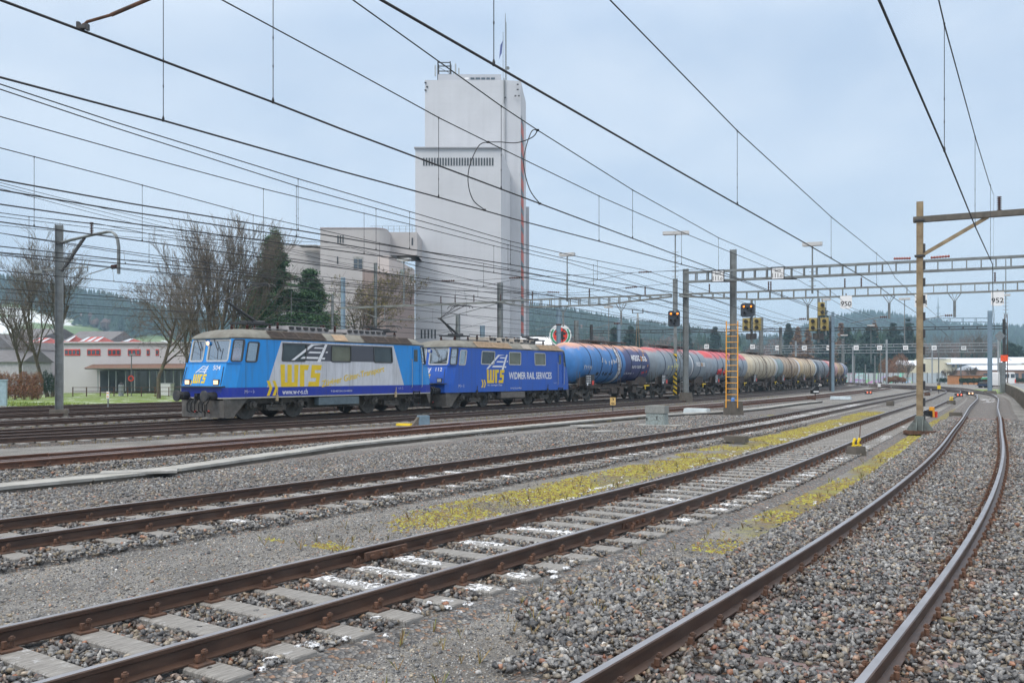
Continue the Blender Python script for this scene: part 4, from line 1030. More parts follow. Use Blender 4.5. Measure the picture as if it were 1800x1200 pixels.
        m = MB(); m.tube([(-2.6, sy*1.05, .78), (-1.0, sy*1.05, .78)], .17, 10); m.build('air_tank', wag_frame, root)
    for sx in (-1, 1):
        for y in (-1.35, 1.35):
            m = MB(); m.tube([(sx*6.1, y, 1.2), (sx*6.1, y, 2.15), (sx*6.5, y, 2.15), (sx*6.5, y, 1.0)], .02, 6); m.build('end_rail', walk_m, root)
    m = MB(); m.box((5.7, -1.25, 1.06), (1.0, .06, .10)); m.box((5.35, -1.28, .92), (.08, .06, .3)); m.build('brake_lever', yellow_p, root)
    return root
BLU, NAVY = (.045, .19, .48), (.03, .045, .16)
TM = [
    ('first tank wagon, blue with a rusty orange top, dark bands and a white stripe', tank_mat('tank_blue', BLU, (.62, .32, .20), [(-.1, .42, (.62, .66, .72)), (1.2, 7.5, NAVY)]), ring_d),
    ('second tank wagon, grey with a red smear along its top and yellow scrawl', tank_mat('tank_grey_pink', (.22, .27, .32), (.50, .10, .10), [(1.9, 2.2, (.6, .62, .65))], ztop=1.05), ring_d),
    ('third tank wagon, grey splashed with bright red paint on top', tank_mat('tank_grey_red', (.24, .29, .35), (.55, .05, .06), [], ztop=.72), ring_d),
    ('fourth tank wagon, dull beige with dark bands just right of the orange ladder', tank_mat('tank_beige', (.52, .47, .36), (.30, .25, .19), [(4.9, 6.2, (.5, .52, .55))], dirt=.6), ring_g),
    ('fifth tank wagon, brown and beige, behind the striped thin mast', tank_mat('tank_brown_beige', (.42, .32, .22), (.30, .21, .15), [(-7, -4.6, (.20, .28, .31)), (4.7, 5.9, (.6, .62, .65))], dirt=.6), ring_g),
    ('sixth tank wagon, clean beige with rust bands and a pale end', tank_mat('tank_tan', (.55, .45, .30), (.36, .26, .17), [(4.7, 7.2, (.45, .52, .58))], dirt=.5), ring_g),
    ('seventh tank wagon, dark slate blue with white bands', tank_mat('tank_slate', (.07, .10, .14), (.15, .16, .18), [], dirt=.4), ring_w),
    ('eighth tank wagon, pale with a red flank far down the train', tank_mat('tank_far_red', (.45, .20, .20), (.50, .12, .12), [(-2.6, .6, (.5, .52, .54))], dirt=.3), ring_w),
    ('ninth tank wagon, rust beige, next to last of the train', tank_mat('tank_far_beige', (.50, .36, .22), (.30, .2, .13), [], dirt=.6), ring_g),
    ('last tank wagon of the train, blue, at the start of the curve', tank_mat('tank_far_blue', (.08, .14, .30), (.10, .12, .2), [], dirt=.5), ring_w),
]
proto = make_wagon(); wagons = []
for i, (lab, tm, rg) in enumerate(TM):
    o = proto if i == 0 else copy_tree(proto); wagons.append(o)
for i, (o, (lab, tm, rg)) in enumerate(zip(wagons, TM)):
    S = SL2+7.7+6.95+i*13.75; o['label'] = lab; o.location = PG.at(S); o.rotation_euler = (0, 0, PG.ang(S))
    for ch in o.children:
        if ch.name.startswith('tank_band') or ch.name.split('.')[0] == 'tank':
            if i: ch.data = ch.data.copy()
            ch.data.materials[0] = rg if 'band' in ch.name else tm
def on_tank(x0, phi0, lift=.012):
    r = RT+lift
    return lambda a, b: (x0+a, -r*math.cos(phi0+b/r), ZT+r*math.sin(phi0+b/r))
CUT = [i*.06 for i in range(-2, 24)]
text_obj('lettering', 'wasc', 1, on_tank(2.25, .16), text_white, wagons[0], .015, 0, 'LEFT', (1.7, .5), CUT)
text_obj('lettering', 'o', 1, on_tank(4.0, .16), orange_p, wagons[0], .02, 0, 'LEFT', (.36, .42), CUT)
text_obj('lettering', 'sa', 1, on_tank(4.42, .16), text_white, wagons[0], .015, 0, 'LEFT', (.8, .42), CUT)
text_obj('lettering', 'euro tank car', 1, on_tank(2.3, -.22), text_white, wagons[0], .008, .2, 'LEFT', (2.6, .30), CUT)
text_obj('lettering', 'wasc', 1, on_tank(2.9, -.05), text_white, wagons[1], .015, 0, 'LEFT', (1.35, .42), CUT)
text_obj('lettering', 'o', 1, on_tank(4.3, -.05), orange_p, wagons[1], .02, 0, 'LEFT', (.3, .36), CUT)
text_obj('lettering', 'sa', 1, on_tank(4.65, -.05), text_white, wagons[1], .015, 0, 'LEFT', (.65, .36), CUT)
scr_w = pm('white_spray', (.60, .62, .66), .6); scr_k = pm('black_spray', (.03, .03, .035), .6); scr_y = pm('yellow_spray', (.55, .56, .30), .6); scr_r = pm('red_spray', (.6, .07, .08), .6)
def scrawl(wg, x0, x1, p0, p1, n, mat, r=.016, letters=True):
    m = MB(); L = (x1-x0)/n; hh = (p1-p0)
    for i in range(n):
        cx_ = x0+(i+.5)*L; k = random.randint(5, 8); pts = []
        px, py = random.uniform(-.4, .4), random.choice((-.5, .5))
        for j in range(k):
            ox, oy = px, py
            px = max(-.55, min(.55, px+random.uniform(-.5, .55))); py = -py*random.uniform(.6, 1.0) if random.random() < .7 else py*.4
            py = max(-.5, min(.5, py)) or .3
            pts += [(ox+(px-ox)*t, oy+(py-oy)*t+.05*math.sin(t*3.1)) for t in (.25, .5, .75, 1)]
        # smooth and project on the shell
        for _ in range(2): pts = [pts[0]]+[((a[0]+b[0]+c[0])/3, (a[1]+b[1]+c[1])/3) for a, b, c in zip(pts, pts[1:], pts[2:])]+[pts[-1]]
        q3 = []
        for a, b in pts:
            f = on_tank(cx_+a*L*.9, (p0+p1)/2+b*hh, .006)(0, 0)
            if not q3 or (Vector(f)-Vector(q3[-1])).length > .02: q3.append(f)
        if len(q3) > 2: m.tube(q3, r, 4)
    return m.build('graffiti', mat, wg)
scrawl(wagons[0], -2.9, -.2, -.12, .28, 6, scr_w, .022); scrawl(wagons[0], -5.6, -4.4, -.42, .0, 5, scr_w, .012); scrawl(wagons[0], -3.6, -.9, -.75, -.35, 8, scr_k, .02)
scrawl(wagons[0], 1.3, 3.0, -.62, -.42, 5, scr_w, .012); scrawl(wagons[0], 4.4, 5.4, -.6, -.3, 3, scr_r, .02)
scrawl(wagons[1], -4.0, -1.4, -.35, .15, 5, scr_y, .035); scrawl(wagons[2], -4.6, -1.5, -.75, -.1, 3, scr_r, .12); scrawl(wagons[2], -3.4, 3.6, -.45, .1, 8, scr_k, .012)
m = MB()
for k, (x, ph) in enumerate(((4.9, .55), (5.2, .25), (5.35, -.05), (5.3, -.4), (5.15, .75))):
    c = Vector(on_tank(x, ph, .006)(0, 0)); e = Vector(on_tank(x+.16, ph+.05, .006)(0, 0)); f = Vector(on_tank(x+.03, ph-.12, .006)(0, 0)); g = Vector(on_tank(x-.08, ph+.06, .006)(0, 0)); m.add([c, e, f, g], [(3, 0, 1, 2)])
m.build('orange_flake', orange_p, wagons[0])
# ------------------------------------------------------------------ masts, gantries, signals
def H_mast(mb, base, top_z, w=.26, rz=0.0, t=.02):
    x, y, z = base; h = top_z-z; ca, sa = math.cos(rz), math.sin(rz); cz = z+h/2
    mb.box((x, y, cz), (w, t, h), rz)
    for sg in (-1, 1): mb.box((x+ca*sg*(w/2+.003), y+sa*sg*(w/2+.003), cz), (t, w*.95, h), rz)
def base_block(root, o, d=(1.0, 1.0, .5), rz=0, mat=None):
    m = MB(); m.box((o.x, o.y, o.z+d[2]/2-.12), d, rz, top=.86); return m.build('concrete_base', mat or conc_dark, root)
def insulator(mb, p, q, n=7, r=.075):
    p, q = Vector(p), Vector(q); d = q-p; prof = []
    pts = []; rs = []
    for i in range(n):
        for f, rr in ((.1, .035), (.35, r), (.65, r*.9), (.8, .035)): pts.append(p+d*((i+f)/n)); rs.append(rr)
    mb.tube(pts, rs, 8)
def perp(p0, p1):
    d = (p1-p0); d.z = 0; return d.normalized()
def truss(mb, p, q, h, w=.30, pitch=1.15, taper0=0, taper1=0, ch=.10):
    p, q = Vector(p), Vector(q); d = q-p; L = d.length; u = d.normalized(); side = Vector((-u.y, u.x, 0))
    n = max(2, int(L/pitch))
    def hh(s):
        k = 1.0
        if taper0 and s < taper0: k = min(k, .25+.75*s/taper0)
        if taper1 and s > L-taper1: k = min(k, .25+.75*(L-s)/taper1)
        return h*k
    for sg in (-.5, .5):
        o = side*(w*sg)
        mb.bar(p+o, q+o, .07, ch)
        ss = [0]+([taper0] if taper0 else [])+([L-taper1] if taper1 else [])+[L]
        for a, b in zip(ss, ss[1:]): mb.bar(p+u*a+o-Vector((0, 0, hh(a))), p+u*b+o-Vector((0, 0, hh(b))), .07, ch)
        for i in range(n+1):
            s = L*i/n; a = p+u*s+o; mb.bar(a-Vector((0, 0, .05)), a-Vector((0, 0, hh(s)-.03)), .085, .05, up=u)
    for i in range(n+1):
        s = L*i/n
        for zz in (0, hh(s)): a = p+u*s-Vector((0, 0, zz)); mb.bar(a-side*w/2, a+side*w/2, .06, .05)
def hanger(parent, p, drop, wd, mat=galv):
    m = MB(); u = BU
    m.bar(p-u*wd, p-Vector((0, 0, drop*.38)), .05, .05); m.bar(p+u*wd, p-Vector((0, 0, drop*.38)), .05, .05); m.bar(p-u*wd*.45, p-Vector((0, 0, drop*.3)), .03, .03); m.bar(p+u*wd*.45, p-Vector((0, 0, drop*.3)), .03, .03)
    m.box((p.x, p.y, p.z-drop*.66), (.13, .13, drop*.68)); return m.build('hanger', mat, parent)

# near gantry with kilometre boards
ZG = 7.5
ga0 = at(1204, 479, 50.4); ga1 = at(1800, 451, 43.3); ga0.z = ga1.z = ZG
BU = (ga1-ga0).normalized()
g1 = thing('overhead_gantry', 'nearer overhead gantry beam carrying the km 111.0 boards', 'gantry')
gend = ga1+BU*7.0
m = MB(); truss(m, ga0, gend, .50, .34, .62); m.build('beam', galv, g1)
pm1 = gp(1289, 728); m = MB(); H_mast(m, (pm1.x, pm1.y, -.2), 8.75, .29, math.atan2(BU.y, BU.x)); m.build('mast', galv, g1)
mE = gend-BU*1.0; m = MB(); H_mast(m, (mE.x, mE.y+.3, -.2), 8.7, .34, math.atan2(BU.y, BU.x)); m.build('mast', galv, g1)
base_block(g1, Vector((pm1.x, pm1.y, -.2)), (.82, .82, .82), .3); base_block(g1, Vector((mE.x, mE.y+.3, -.2)), (.95, .95, .82), .3)
m = MB(); m.lathe([(0, .11), (.14, .11), (.2, .06)], (pm1.x-.1, pm1.y-.32, .50), 'z', 12, 0, True); m.build('blue_cap', pm('blue_cap', (.10, .22, .5), .5), g1)
# orange ladder on that mast
lad = thing('orange_ladder', 'orange ladder fixed to the tall grey gantry mast', 'ladder', (pm1.x, pm1.y, -.2), math.atan2(BU.y, BU.x))
m = MB()
for x in (-.31, .31): m.bar((x, -.36, .35), (x+.0, -.30, 5.05), .06, .05)
m.build('stile', orange_p, lad)
for i in range(14):
    m = MB(); zz = .75+i*.315; m.tube([(-.31, -.345, zz), (.31, -.345, zz)], .02, 6); m.build('rung', orange_p, lad)
def km_board(u, label, dx=0):
    Y = ga0.y+(ga1.y-ga0.y)*((u-1204)/(1800-1204))**1.0; p = at(u, 485 if u < 1300 else 480, Y-.45)
    t = thing('kilometre_board', label, 'sign', p, math.atan2(BU.y, BU.x))
    m = MB(); m.box((0, .02, 0), (.64, .03, .62)); m.build('plate', white_p, t)
    m = MB()
    for z in (-.31, .31): m.box((0, .0, z), (.68, .05, .04))
    for x in (-.32, .32): m.box((x, .0, 0), (.04, .05, .60))
    m.bar((.1, .1, -.30), (.95, .15, -.34), .06, .05); m.build('board_frame', dark_steel, t)
    text_obj('lettering', 'km', 1, lambda a, b: (-.14+a, -.002, .07+b), text_black, t, .004, 0, 'LEFT', (.30, .17))
    text_obj('lettering', '111', 1, lambda a, b: (-.27+a, -.002, -.23+b), text_black, t, .012, 0, 'LEFT', (.30, .23))
    text_obj('lettering', '.0', 1, lambda a, b: (.07+a, -.002, -.23+b), text_black, t, .006, 0, 'LEFT', (.17, .14))
km_board(1262, 'white board reading km 111.0 left of the tall grey mast, on the nearer gantry')
km_board(1367, 'white board reading km 111.0 right of the tall grey mast, on the nearer gantry')

# second gantry line right across the yard
ZB = 8.05
def onb(u):      # point of the beam line seen at column u
    a, b = Vector((13.3, 70.0, ZB)), Vector((33.7, 60.6, ZB)); k = (u-CX)/F
    t = (k*a.y-a.x)/((b.x-a.x)-k*(b.y-a.y)); return a+(b-a)*t
BU2 = (Vector((33.7, 60.6, 0))-Vector((13.3, 70.0, 0))).normalized(); RZ2 = math.atan2(BU2.y, BU2.x)
g2 = thing('overhead_gantry', 'second overhead gantry that spans the tank wagons and holds the number boards', 'gantry')
m = MB(); truss(m, onb(1195), onb(1800)+BU2*8, .58, .36, .82, 5.5, 0); truss(m, onb(886), onb(1180), .60, .34, .82, 2.2, 5.5); m.build('beam', pm('gantry_olive_grey', (.19, .20, .19), .55, .2, .15, 3, (.12, .115, .1), 2), g2)
m = MB(); a = onb(600); b = onb(886); m.bar(a-Vector((0, 0, .1)), b-Vector((0, 0, .1)), .2, .17); m.build('tube_beam', _M['gantry_olive_grey'], g2)
for u, top in ((1207, 10.0), (879, 9.6), (583, 9.3)):
    p = onb(u); m = MB(); H_mast(m, (p.x, p.y+.33, -.25), top, .36 if u != 583 else .16, RZ2); m.build('mast', galv, g2)
p = onb(1800)+BU2*7; m = MB(); H_mast(m, (p.x, p.y+.33, -.25), 9.6, .36, RZ2); m.build('mast', galv, g2)
base_block(g2, Vector((onb(1207).x, onb(1207).y+.33, -.25)), (.8, .8, .95), .3)
for u in (990, 1092, 1420, 1563, 1678):
    hanger(g2, onb(u)-Vector((0, 0, .58)), 1.65, .42)
    p = onb(u)-Vector((0, 0, 2.1)); m = MB(); insulator(m, p-BU2*.12, p-BU2*.62, 4, .085); m.build('insulator', ins_m, g2)
    m = MB(); m.tube([p-BU2*.62, p-BU2*2.4-Vector((0, 0, .35))], .025, 6); m.build('steady_arm', galv, g2)
for u in (936, 1036, 1134, 1247, 1351, 1355, 1485, 1514, 1749):
    p = onb(u); m = MB(); insulator(m, p+Vector((0, 0, .05)), p+Vector((0, 0, .72)), 6, .07); m.build('post_insulator', ins_m, g2)
for u in (722, 775, 800, 833, 880):
    p = onb(u); m = MB(); insulator(m, p+Vector((0, 0, .0)), p+Vector((0, 0, .62)), 5, .06); m.build('post_insulator', ins_m, g2)
# trapezoid frame under the tube beam
m = MB(); a, b = onb(676), onb(776); d = 1.35
m.bar(a-Vector((0, 0, .1)), a-Vector((0, 0, d)), .07, .07); m.bar(b-Vector((0, 0, .1)), b-Vector((0, 0, d+.1)), .1, .1); m.bar(a-Vector((0, 0, d)), b-Vector((0, 0, d-.1)), .08, .06); m.bar(onb(776)-Vector((0, 0, d+.0)), onb(875)-Vector((0, 0, .2)), .06, .06); m.bar(onb(640)-Vector((0, 0, .6)), a-Vector((0, 0, d)), .05, .05); m.build('brace_frame', galv, g2)
def number_board(u, v, txt, label):
    p = onb(u); p = Vector((p.x, p.y-.25, at(u, v, p.y).z))
    t = thing('number_board', label, 'sign', p, RZ2)
    m = MB(); m.box((0, 0, 0), (.78, .04, .86)); m.box((0, 0, -.46), (.5, .05, .06)); m.build('plate', white_p, t)
    m = MB(); m.box((0, .03, .50), (.09, .05, .22)); m.build('bracket', galv, t)
    text_obj('lettering', txt, 1, lambda a, b: (-.36+a, -.024, -.30+b), text_black, t, .016, 0, 'LEFT', (.72, .34))
number_board(1485, 531, '950', 'white number board reading 950 under the second gantry')
number_board(1616, 529, '951', 'white number board reading 951, half hidden behind the brown mast')
number_board(1750, 525, '952', 'white number board reading 952 under the second gantry at right')

# floodlight poles that stand on the gantries
lampbox = pm('lamp_box_white', (.50, .50, .50), .5, 0, .1, 3, (.3, .3, .29), 3)
lamp_m = pm('lamp_underside', (.75, .73, .68), .3)
def floodlight(u, v_head, v_bot, Y, label, L=1.55, rungs=5, group='flat box floodlights of the yard'):
    p = at(u, v_bot, Y); q = at(u, v_head, Y)
    t = thing('yard_floodlight', label, 'lamp post', p, RZ2, group); h = q.z-p.z
    m = MB(); m.tube([(0, 0, 0), (0, 0, h*.55)], .075, 8); m.tube([(0, 0, h*.55), (0, 0, h)], .05, 8); m.build('pole', galv, t)
    m = MB(); m.box((0, 0, h+.12), (L, .42, .24), 0); m.box((0, 0, h+.1), (.12, .46, .27)); hd = m.build('lamp_box', lampbox, t)
    m = MB(); m.box((0, 0, h-.01), (L*.92, .36, .02)); m.build('diffuser', lamp_m, hd)
    m = MB()
    for i in range(rungs): z = h*(.16+.1*i); m.tube([(-.24, 0, z), (.24, 0, z)], .018, 5)
    if rungs: m.build('climbing_rung', galv, t)
floodlight(997, 450, 530, onb(997).y, 'flat box floodlight on the gantry right of the silo tower', 1.25)
floodlight(1428, 432, 516, onb(1432).y, 'flat box floodlight above the yellow signal backs', 1.35)
floodlight(710, 459, 537, onb(710).y, 'flat box floodlight in front of the brown building', 1.25, 4)
floodlight(512, 508, 580, 95, 'flat box floodlight among the pines above the first locomotive', 1.5, 0)
floodlight(1070, 541, 600, 118, 'small flat box floodlight above the first two tank wagons', 1.1, 4)
floodlight(1590, 527, 604, 112, 'small flat box floodlight just left of the brown mast', 1.3, 4)
floodlight(1452, 528, 590, 112, 'small flat box floodlight right of the yellow signals', 1.1, 0)
floodlight(1531, 573, 640, 170, 'distant flat box floodlight before the orange larch woods', 1.3, 0)
floodlight(1484, 590, 660, 190, 'far flat box floodlight on a thin pole over the tank wagons', 1.4, 0)

# signals
sig_dark = pm('signal_plate_dark', (.035, .045, .06), .5, 0, .15, 4); sig_yel = pm('signal_back_yellow', (.33, .26, .09), .6, 0, .2, 4, (.3, .24, .1), 4); lens_off = pm('dark_lens', (.012, .014, .016), .12)
LAMP_OR = emi('signal_orange', (1.0, .23, .02), 2.5); LAMP_RD = emi('lamp_red', (1.0, .22, .12), .4)
def signal_head(t, lit, cx_=0, cz=0, wd=.88, ht=1.10):
    m = MB(); c = .12
    poly = [(-wd/2+c, -ht/2), (wd/2-c, -ht/2), (wd/2, -ht/2+c), (wd/2, ht/2-c), (wd/2-c, ht/2), (-wd/2+c, ht/2), (-wd/2, ht/2-c), (-wd/2, -ht/2+c)]
    m.prism([(cx_+a, cz+b) for a, b in poly], lambda a, b, d: (a, -.12-d, b), .05); sh = m.build('signal_plate', sig_dark, t, fix=True)
    m = MB(); m.box((cx_, 0, cz), (wd*.8, .22, ht*.85)); m.build('signal_box', sig_dark, t)
    return sh
def lens(sh, x, z, mat, y=-.17, r=.075):
    m = MB(); m.lathe([(0, r*1.35), (-.14, r*1.35), (-.14, r), (-.02, r)], (x, y, z), 'y', 14); m.build('lens_hood', black_m, sh)
    m = MB(); m.lathe([(-.03, r), (-.05, r*.6), (-.055, .004)], (x, y, z), 'y', 14, 0, True); m.build('lens', mat, sh)
ps = gp(1187, 702); s1 = thing('signal_post', 'signal and lamp post with a hazard striped foot left of the second gantry mast', 'signal', ps, RZ2*.5)
Ys = ps.y
zt = lambda v, Y: H+(YH-v)*Y/F+.22
m = MB(); m.box((0, 0, zt(655, Ys)/2+0.0), (.24, .30, zt(655, Ys))); m.box((0, 0, zt(600, Ys)), (.26, .3, zt(548, Ys)-zt(655, Ys))); m.lathe([(0, .21), (zt(490, Ys)-zt(549, Ys), .21)], (0, 0, zt(549, Ys)), 'z', 12, 0, True); m.build('post', galv, s1)
m = MB(); m.box((-.02, -.19, (zt(622, Ys)+zt(694, Ys))/2), (.34, .05, zt(622, Ys)-zt(694, Ys))); m.build('hazard_board', hazard_m, s1)
m = MB(); m.box((0, 0, .12), (1.0, .9, .38)); m.build('concrete_base', dark_steel, s1)
sh = signal_head(s1, 1, -.1, zt(560, Ys), 1.02, 1.38)
zc_ = zt(560, Ys)
for x, z, mt in ((-.36, .42, LAMP_OR), (.2, .42, LAMP_OR), (-.1, .36, lens_off), (.2, .12, lens_off), (-.36, -.14, lens_off), (.0, -.14, lens_off), (-.1, -.44, lens_off)): lens(sh, x, zc_+z, mt, -.17, .085)
m = MB(); zl0, zl1 = zt(490, Ys), zt(412, Ys); m.tube([(0, 0, zl0), (0, 0, zl1)], .055, 8)
for i in range(6): z = zl0+.2+i*.42; m.tube([(-.28, 0, z), (.28, 0, z)], .02, 5)
m.build('lamp_pole', galv, s1)
m = MB(); m.box((.05, 0, zl1+.12), (2.25, .5, .26)); m.box((.05, 0, zl1+.1), (.2, .54, .29)); m.build('lamp_box', lampbox, s1)
m = MB(); m.box((.05, 0, zl1-.025), (2.05, .42, .02)); m.build('diffuser', lamp_m, s1)
m = MB()
for x in (.45, .75): m.bar((x, .05, .2), (x, .05, zt(575, Ys)), .035, .035)
for i in range(13): z = .6+i*.36; m.tube([(.45, .05, z), (.75, .05, z)], .016, 5)
m.build('service_ladder', galv, s1)
def hung_signal(u, label, vd0, vd1, front):
    p = onb(u); p.z = 0; Y = p.y-.45; t = thing('hanging_signal', label, 'signal', (p.x-BU2.y*-.45*0, Y, at(u, vd0, Y).z), RZ2)
    zz = lambda v: at(u, v, Y).z-t.location.z
    m = MB(); m.tube([(0, .1, zz(vd0)-.1), (0, .1, zz(vd1))], .09, 8); m.tube([(.25, .1, zz(vd0)-.1), (.25, .1, zz(vd1)+.5)], .035, 6); m.box((0, .05, zz(578)), (1.0, .5, .05)); m.build('pole', galv, t)
    if front:
        sh = signal_head(t, 1, -.25, zz(545), 1.0, 1.02)
        for x, z, mt in ((-.5, .26, LAMP_OR), (.02, .26, LAMP_OR), (-.22, .12, lens_off), (.02, -.05, lens_off), (-.45, -.2, lens_off)): lens(sh, x, zz(545)+z, mt, -.17, .075)
    else:
        m = MB(); m.box((.2, -.02, zz(543)), (.45, .3, .95)); m.box((.3, -.18, zz(543)), (.3, .1, .9)); m.build('signal_back', sig_yel, t)
        for k in (-.25, .25):
            m = MB(); m.lathe([(0, .12), (-.2, .12)], (.3, -.22, zz(543)+k), 'y', 12, 0, True); m.build('lens_hood', black_m, t)
    for x0 in (-.35, .42):
        m = MB(); m.box((x0, 0, zz(570)), (.55, .3, .92)); m.box((x0, -.16, zz(570)), (.50, .06, .86)); b = m.build('signal_back', sig_yel, t)
        for k in (-.24, .22):
            m = MB(); m.lathe([(0, .13), (-.22, .13)], (x0, -.18, zz(570)+k), 'y', 12, 0, True); m.build('lens_hood', black_m, b)
    m = MB(); m.box((-.2, 0, zz(591)), (.34, .25, .42)); m.box((.2, 0, zz(591)), (.34, .25, .42)); m.build('relay_box', dark_steel, t)
hung_signal(1318, 'hanging signal group with two orange lights right of the orange ladder', 524, 602, True)
hung_signal(1435, 'hanging signal group with yellow backs below the floodlight pole', 522, 602, False)

# curved arm mast at the left
pl = gp(104, 733); Yl = pl.y; rzl = PH.ang(26)-math.pi/2
mL = thing('catenary_mast', 'tall grey mast with a bent curved arm at the left of the yard', 'mast', pl, 0)
zz = lambda v: at(104, v, Yl).z-pl.z; sc_l = Yl/F
X_ = lambda u: (u-104)*sc_l
m = MB(); H_mast(m, (0, 0, 0), zz(395), .34, .35); m.build('post', galv, mL)
base_block(mL, Vector((0, 0, .02)), (.95, .9, .5), .35, conc_dark)
m = MB(); dl = Vector((math.cos(-.35), math.sin(-.35), 0))
def la(u, v): return Vector((X_(u), -X_(u)*.35, zz(v)))
arc = [la(98, 429), la(130, 423), la(170, 417), (la(205, 413)), la(214, 414), la(221, 419), la(225, 428), la(227, 440), la(227, 460), la(227, 486)]
for k in (-1, 1): m.tube([p+Vector((0, k*.07, 0)) for p in arc], .055, 6)
m.build('curved_arm', galv, mL)
m = MB(); m.bar(la(110, 477), la(158, 420), .10, .10); m.build('brace', dark_steel, mL)
m = MB(); m.bar(la(112, 470), la(150, 424), .03, .03); m.build('tie', galv, mL)
m = MB(); insulator(m, la(172, 416), la(172, 394), 8, .10); insulator(m, la(224, 473), la(212, 474), 3, .12); m.build('insulator', ins_m, mL)
m = MB(); m.tube([la(212, 474), la(167, 484)], .025, 6); m.tube([la(60, 474), la(164, 472)], .04, 6); m.tube([la(164, 472), la(163, 480)], .03, 6); m.tube([la(160, 479), la(128, 490)], .025, 6); m.build('registration_arm', galv, mL)
m = MB(); m.box(tuple(la(62, 476)), (.55, .2, .16), -.35); m.build('arm_weight', galv, mL)

# brown mast in the right foreground
pr_ = gp(1617, 763); Yr = pr_.y; mR = thing('catenary_mast', 'brown weathered mast with a cantilever arm in the right foreground', 'mast', pr_, PB.ang(34)-math.pi/2)
zr = lambda v: at(1617, v, Yr).z-pr_.z; sr = Yr/F
m = MB()
for x in (-.10, .10): m.box((x, 0, zr(355)/2+.2), (.018, .24, zr(355)-.4))
m.box((0, -.10, zr(355)/2+.2), (.19, .018, zr(355)-.4)); m.box((.0, .06, zr(355)/2+.2), (.19, .014, zr(355)-.4)); m.build('post', old_steel, mR)
m = MB()
for i in range(11): z = .55+i*.62; m.box((.145, 0, z), (.07, .17, .30))
m.build('batten_strip', dark_steel, mR)
m = MB(); m.box((0, 0, .08), (1.05, .8, .12)); m.build('foot_plate', rusty, mR)
m = MB(); m.box((0, 0, .36), (.30, .30, .62))
for a in range(4):
    ca, sa = math.cos(a*math.pi/2), math.sin(a*math.pi/2)
    for k in (-.1, .1): m.prism([(.13, .14), (.44, .14), (.40, .24), (.13, .60)], lambda p, q, d, ca=ca, sa=sa, k=k: (p*ca-(k+d)*sa, p*sa+(k+d)*ca, q), .02)
m.build('foot', pm('green_grey_foot', (.13, .155, .15), .7, 0, .25, 5, (.08, .07, .06), 4), mR)
zarm = zr(386); Lx = 3.62
m = MB()
for k in (-.10, .10): m.bar((-.22, k, zarm), (Lx, k, zarm), .05, .20)
m.build('cantilever_arm', pm('arm_dark_steel', (.10, .09, .075), .7, 0, .3, 4), mR)
m = MB(); m.bar((.1, 0, zr(448)), (2.2, 0, zarm-.08), .10, .12); m.build('brace', old_steel, mR)
for v in (388, 450): m = MB(); m.box((0, 0, zr(v)), (.34, .34, .06)); m.build('clamp', dark_steel, mR)
m = MB(); insulator(m, (2.55, 0, zarm+.1), (2.55, 0, zarm+.62), 8, .085); m.build('insulator', ins_m, mR)
m = MB(); insulator(m, (.35, 0, zr(454)), (1.0, 0, zr(454)+.02), 7, .05); insulator(m, (-.3, 0, zr(453)), (-.9, 0, zr(452)), 7, .05); m.build('guy_insulator', pm('red_insulator', (.25, .06, .05), .3), mR)

# thin masts around the train
def plain_mast(u, v0, v1, label, w=.22, mat=galv, hz=None, Y=None, round_=False, group='plain masts beside the tank train'):
    p = gp(u, v0) if Y is None else Vector((at(u, 600, Y).x, Y, -.25)); Y = p.y
    t = thing('catenary_mast', label, 'mast', p, RZ2, group); h = at(u, v1, Y).z-p.z
    m = MB()
    if round_: m.lathe([(0, w/2), (h, w/2)], (0, 0, 0), 'z', 12, 0, True)
    else: H_mast(m, (0, 0, 0), h, w, 0)
    m.build('post', mat, t); base_block(t, Vector((0, 0, .05)), (w*3.2, w*3.2, .42), 0, conc_dark)
    if hz:
        a, b = at(u, hz[0], Y).z-p.z, at(u, hz[1], Y).z-p.z; m = MB(); m.box((0, -w/2-.06, (a+b)/2), (w*1.15, .04, b-a)); m.build('hazard_board', hazard_m, t)
    return t
plain_mast(1338, 690, 558, 'plain grey mast in front of the fourth and fifth tank wagons', .42)
plain_mast(1372, 687, 575, 'thin mast with a black and yellow striped foot before the fifth tank wagon', .34, galv, (680, 636))
plain_mast(1462, 679, 555, 'dark mast before the far end of the tank train', .55, galv)
plain_mast(1481, 675, 595, 'thin mast with yellow stripes at the very end of the train', .45, galv, (671, 648))
plain_mast(603, 0, 488, 'pale blue tube mast rising behind the first locomotive', .42, steel_blue, None, 84, True)
plain_mast(982, 0, 540, 'pale blue mast in front of the ladybird sign', .36, steel_blue, None, 96)
plain_mast(1013, 0, 563, 'pale mast with a cantilever right of the ladybird sign', .4, galv, None, 100)
plain_mast(1088, 0, 562, 'blue grey mast before the dark conifers above the wagons', .34, steel_blue, None, 108)
plain_mast(805, 0, 553, 'short grey mast behind the second locomotive pantograph', .32, galv, None, 88)
plain_mast(848, 0, 572, 'stubby pale mast behind the middle of the second locomotive', .4, steel_blue, None, 100)
plain_mast(660, 0, 462, 'slim mast with a cross bar in front of the brown building', .22, galv, None, 92)
for (u, Y, v1, lab) in ((1521, 205, 640, 'thin far mast before the left end of the graffiti barrier'), (1538, 215, 625, 'thin far mast before the graffiti barrier, second from its left end'), (1548, 225, 618, 'far mast left of the red pole by the barrier'), (1502, 195, 625, 'far mast just right of the last tank wagon'), (1560, 240, 635, 'slender far mast above the brown bush'), (1650, 190, 612, 'far mast right of the foreground brown mast'), (1689, 205, 640, 'thin far mast before the cream house windows')):
    plain_mast(u, 0, v1, lab, .22, galv, None, Y, False, 'thin masts far down the yard')
t = plain_mast(1740, 692, 546, 'strong blue grey mast beside the lattice mast at right', .44, steel_blue, None, None, False, 'masts at the right yard edge')
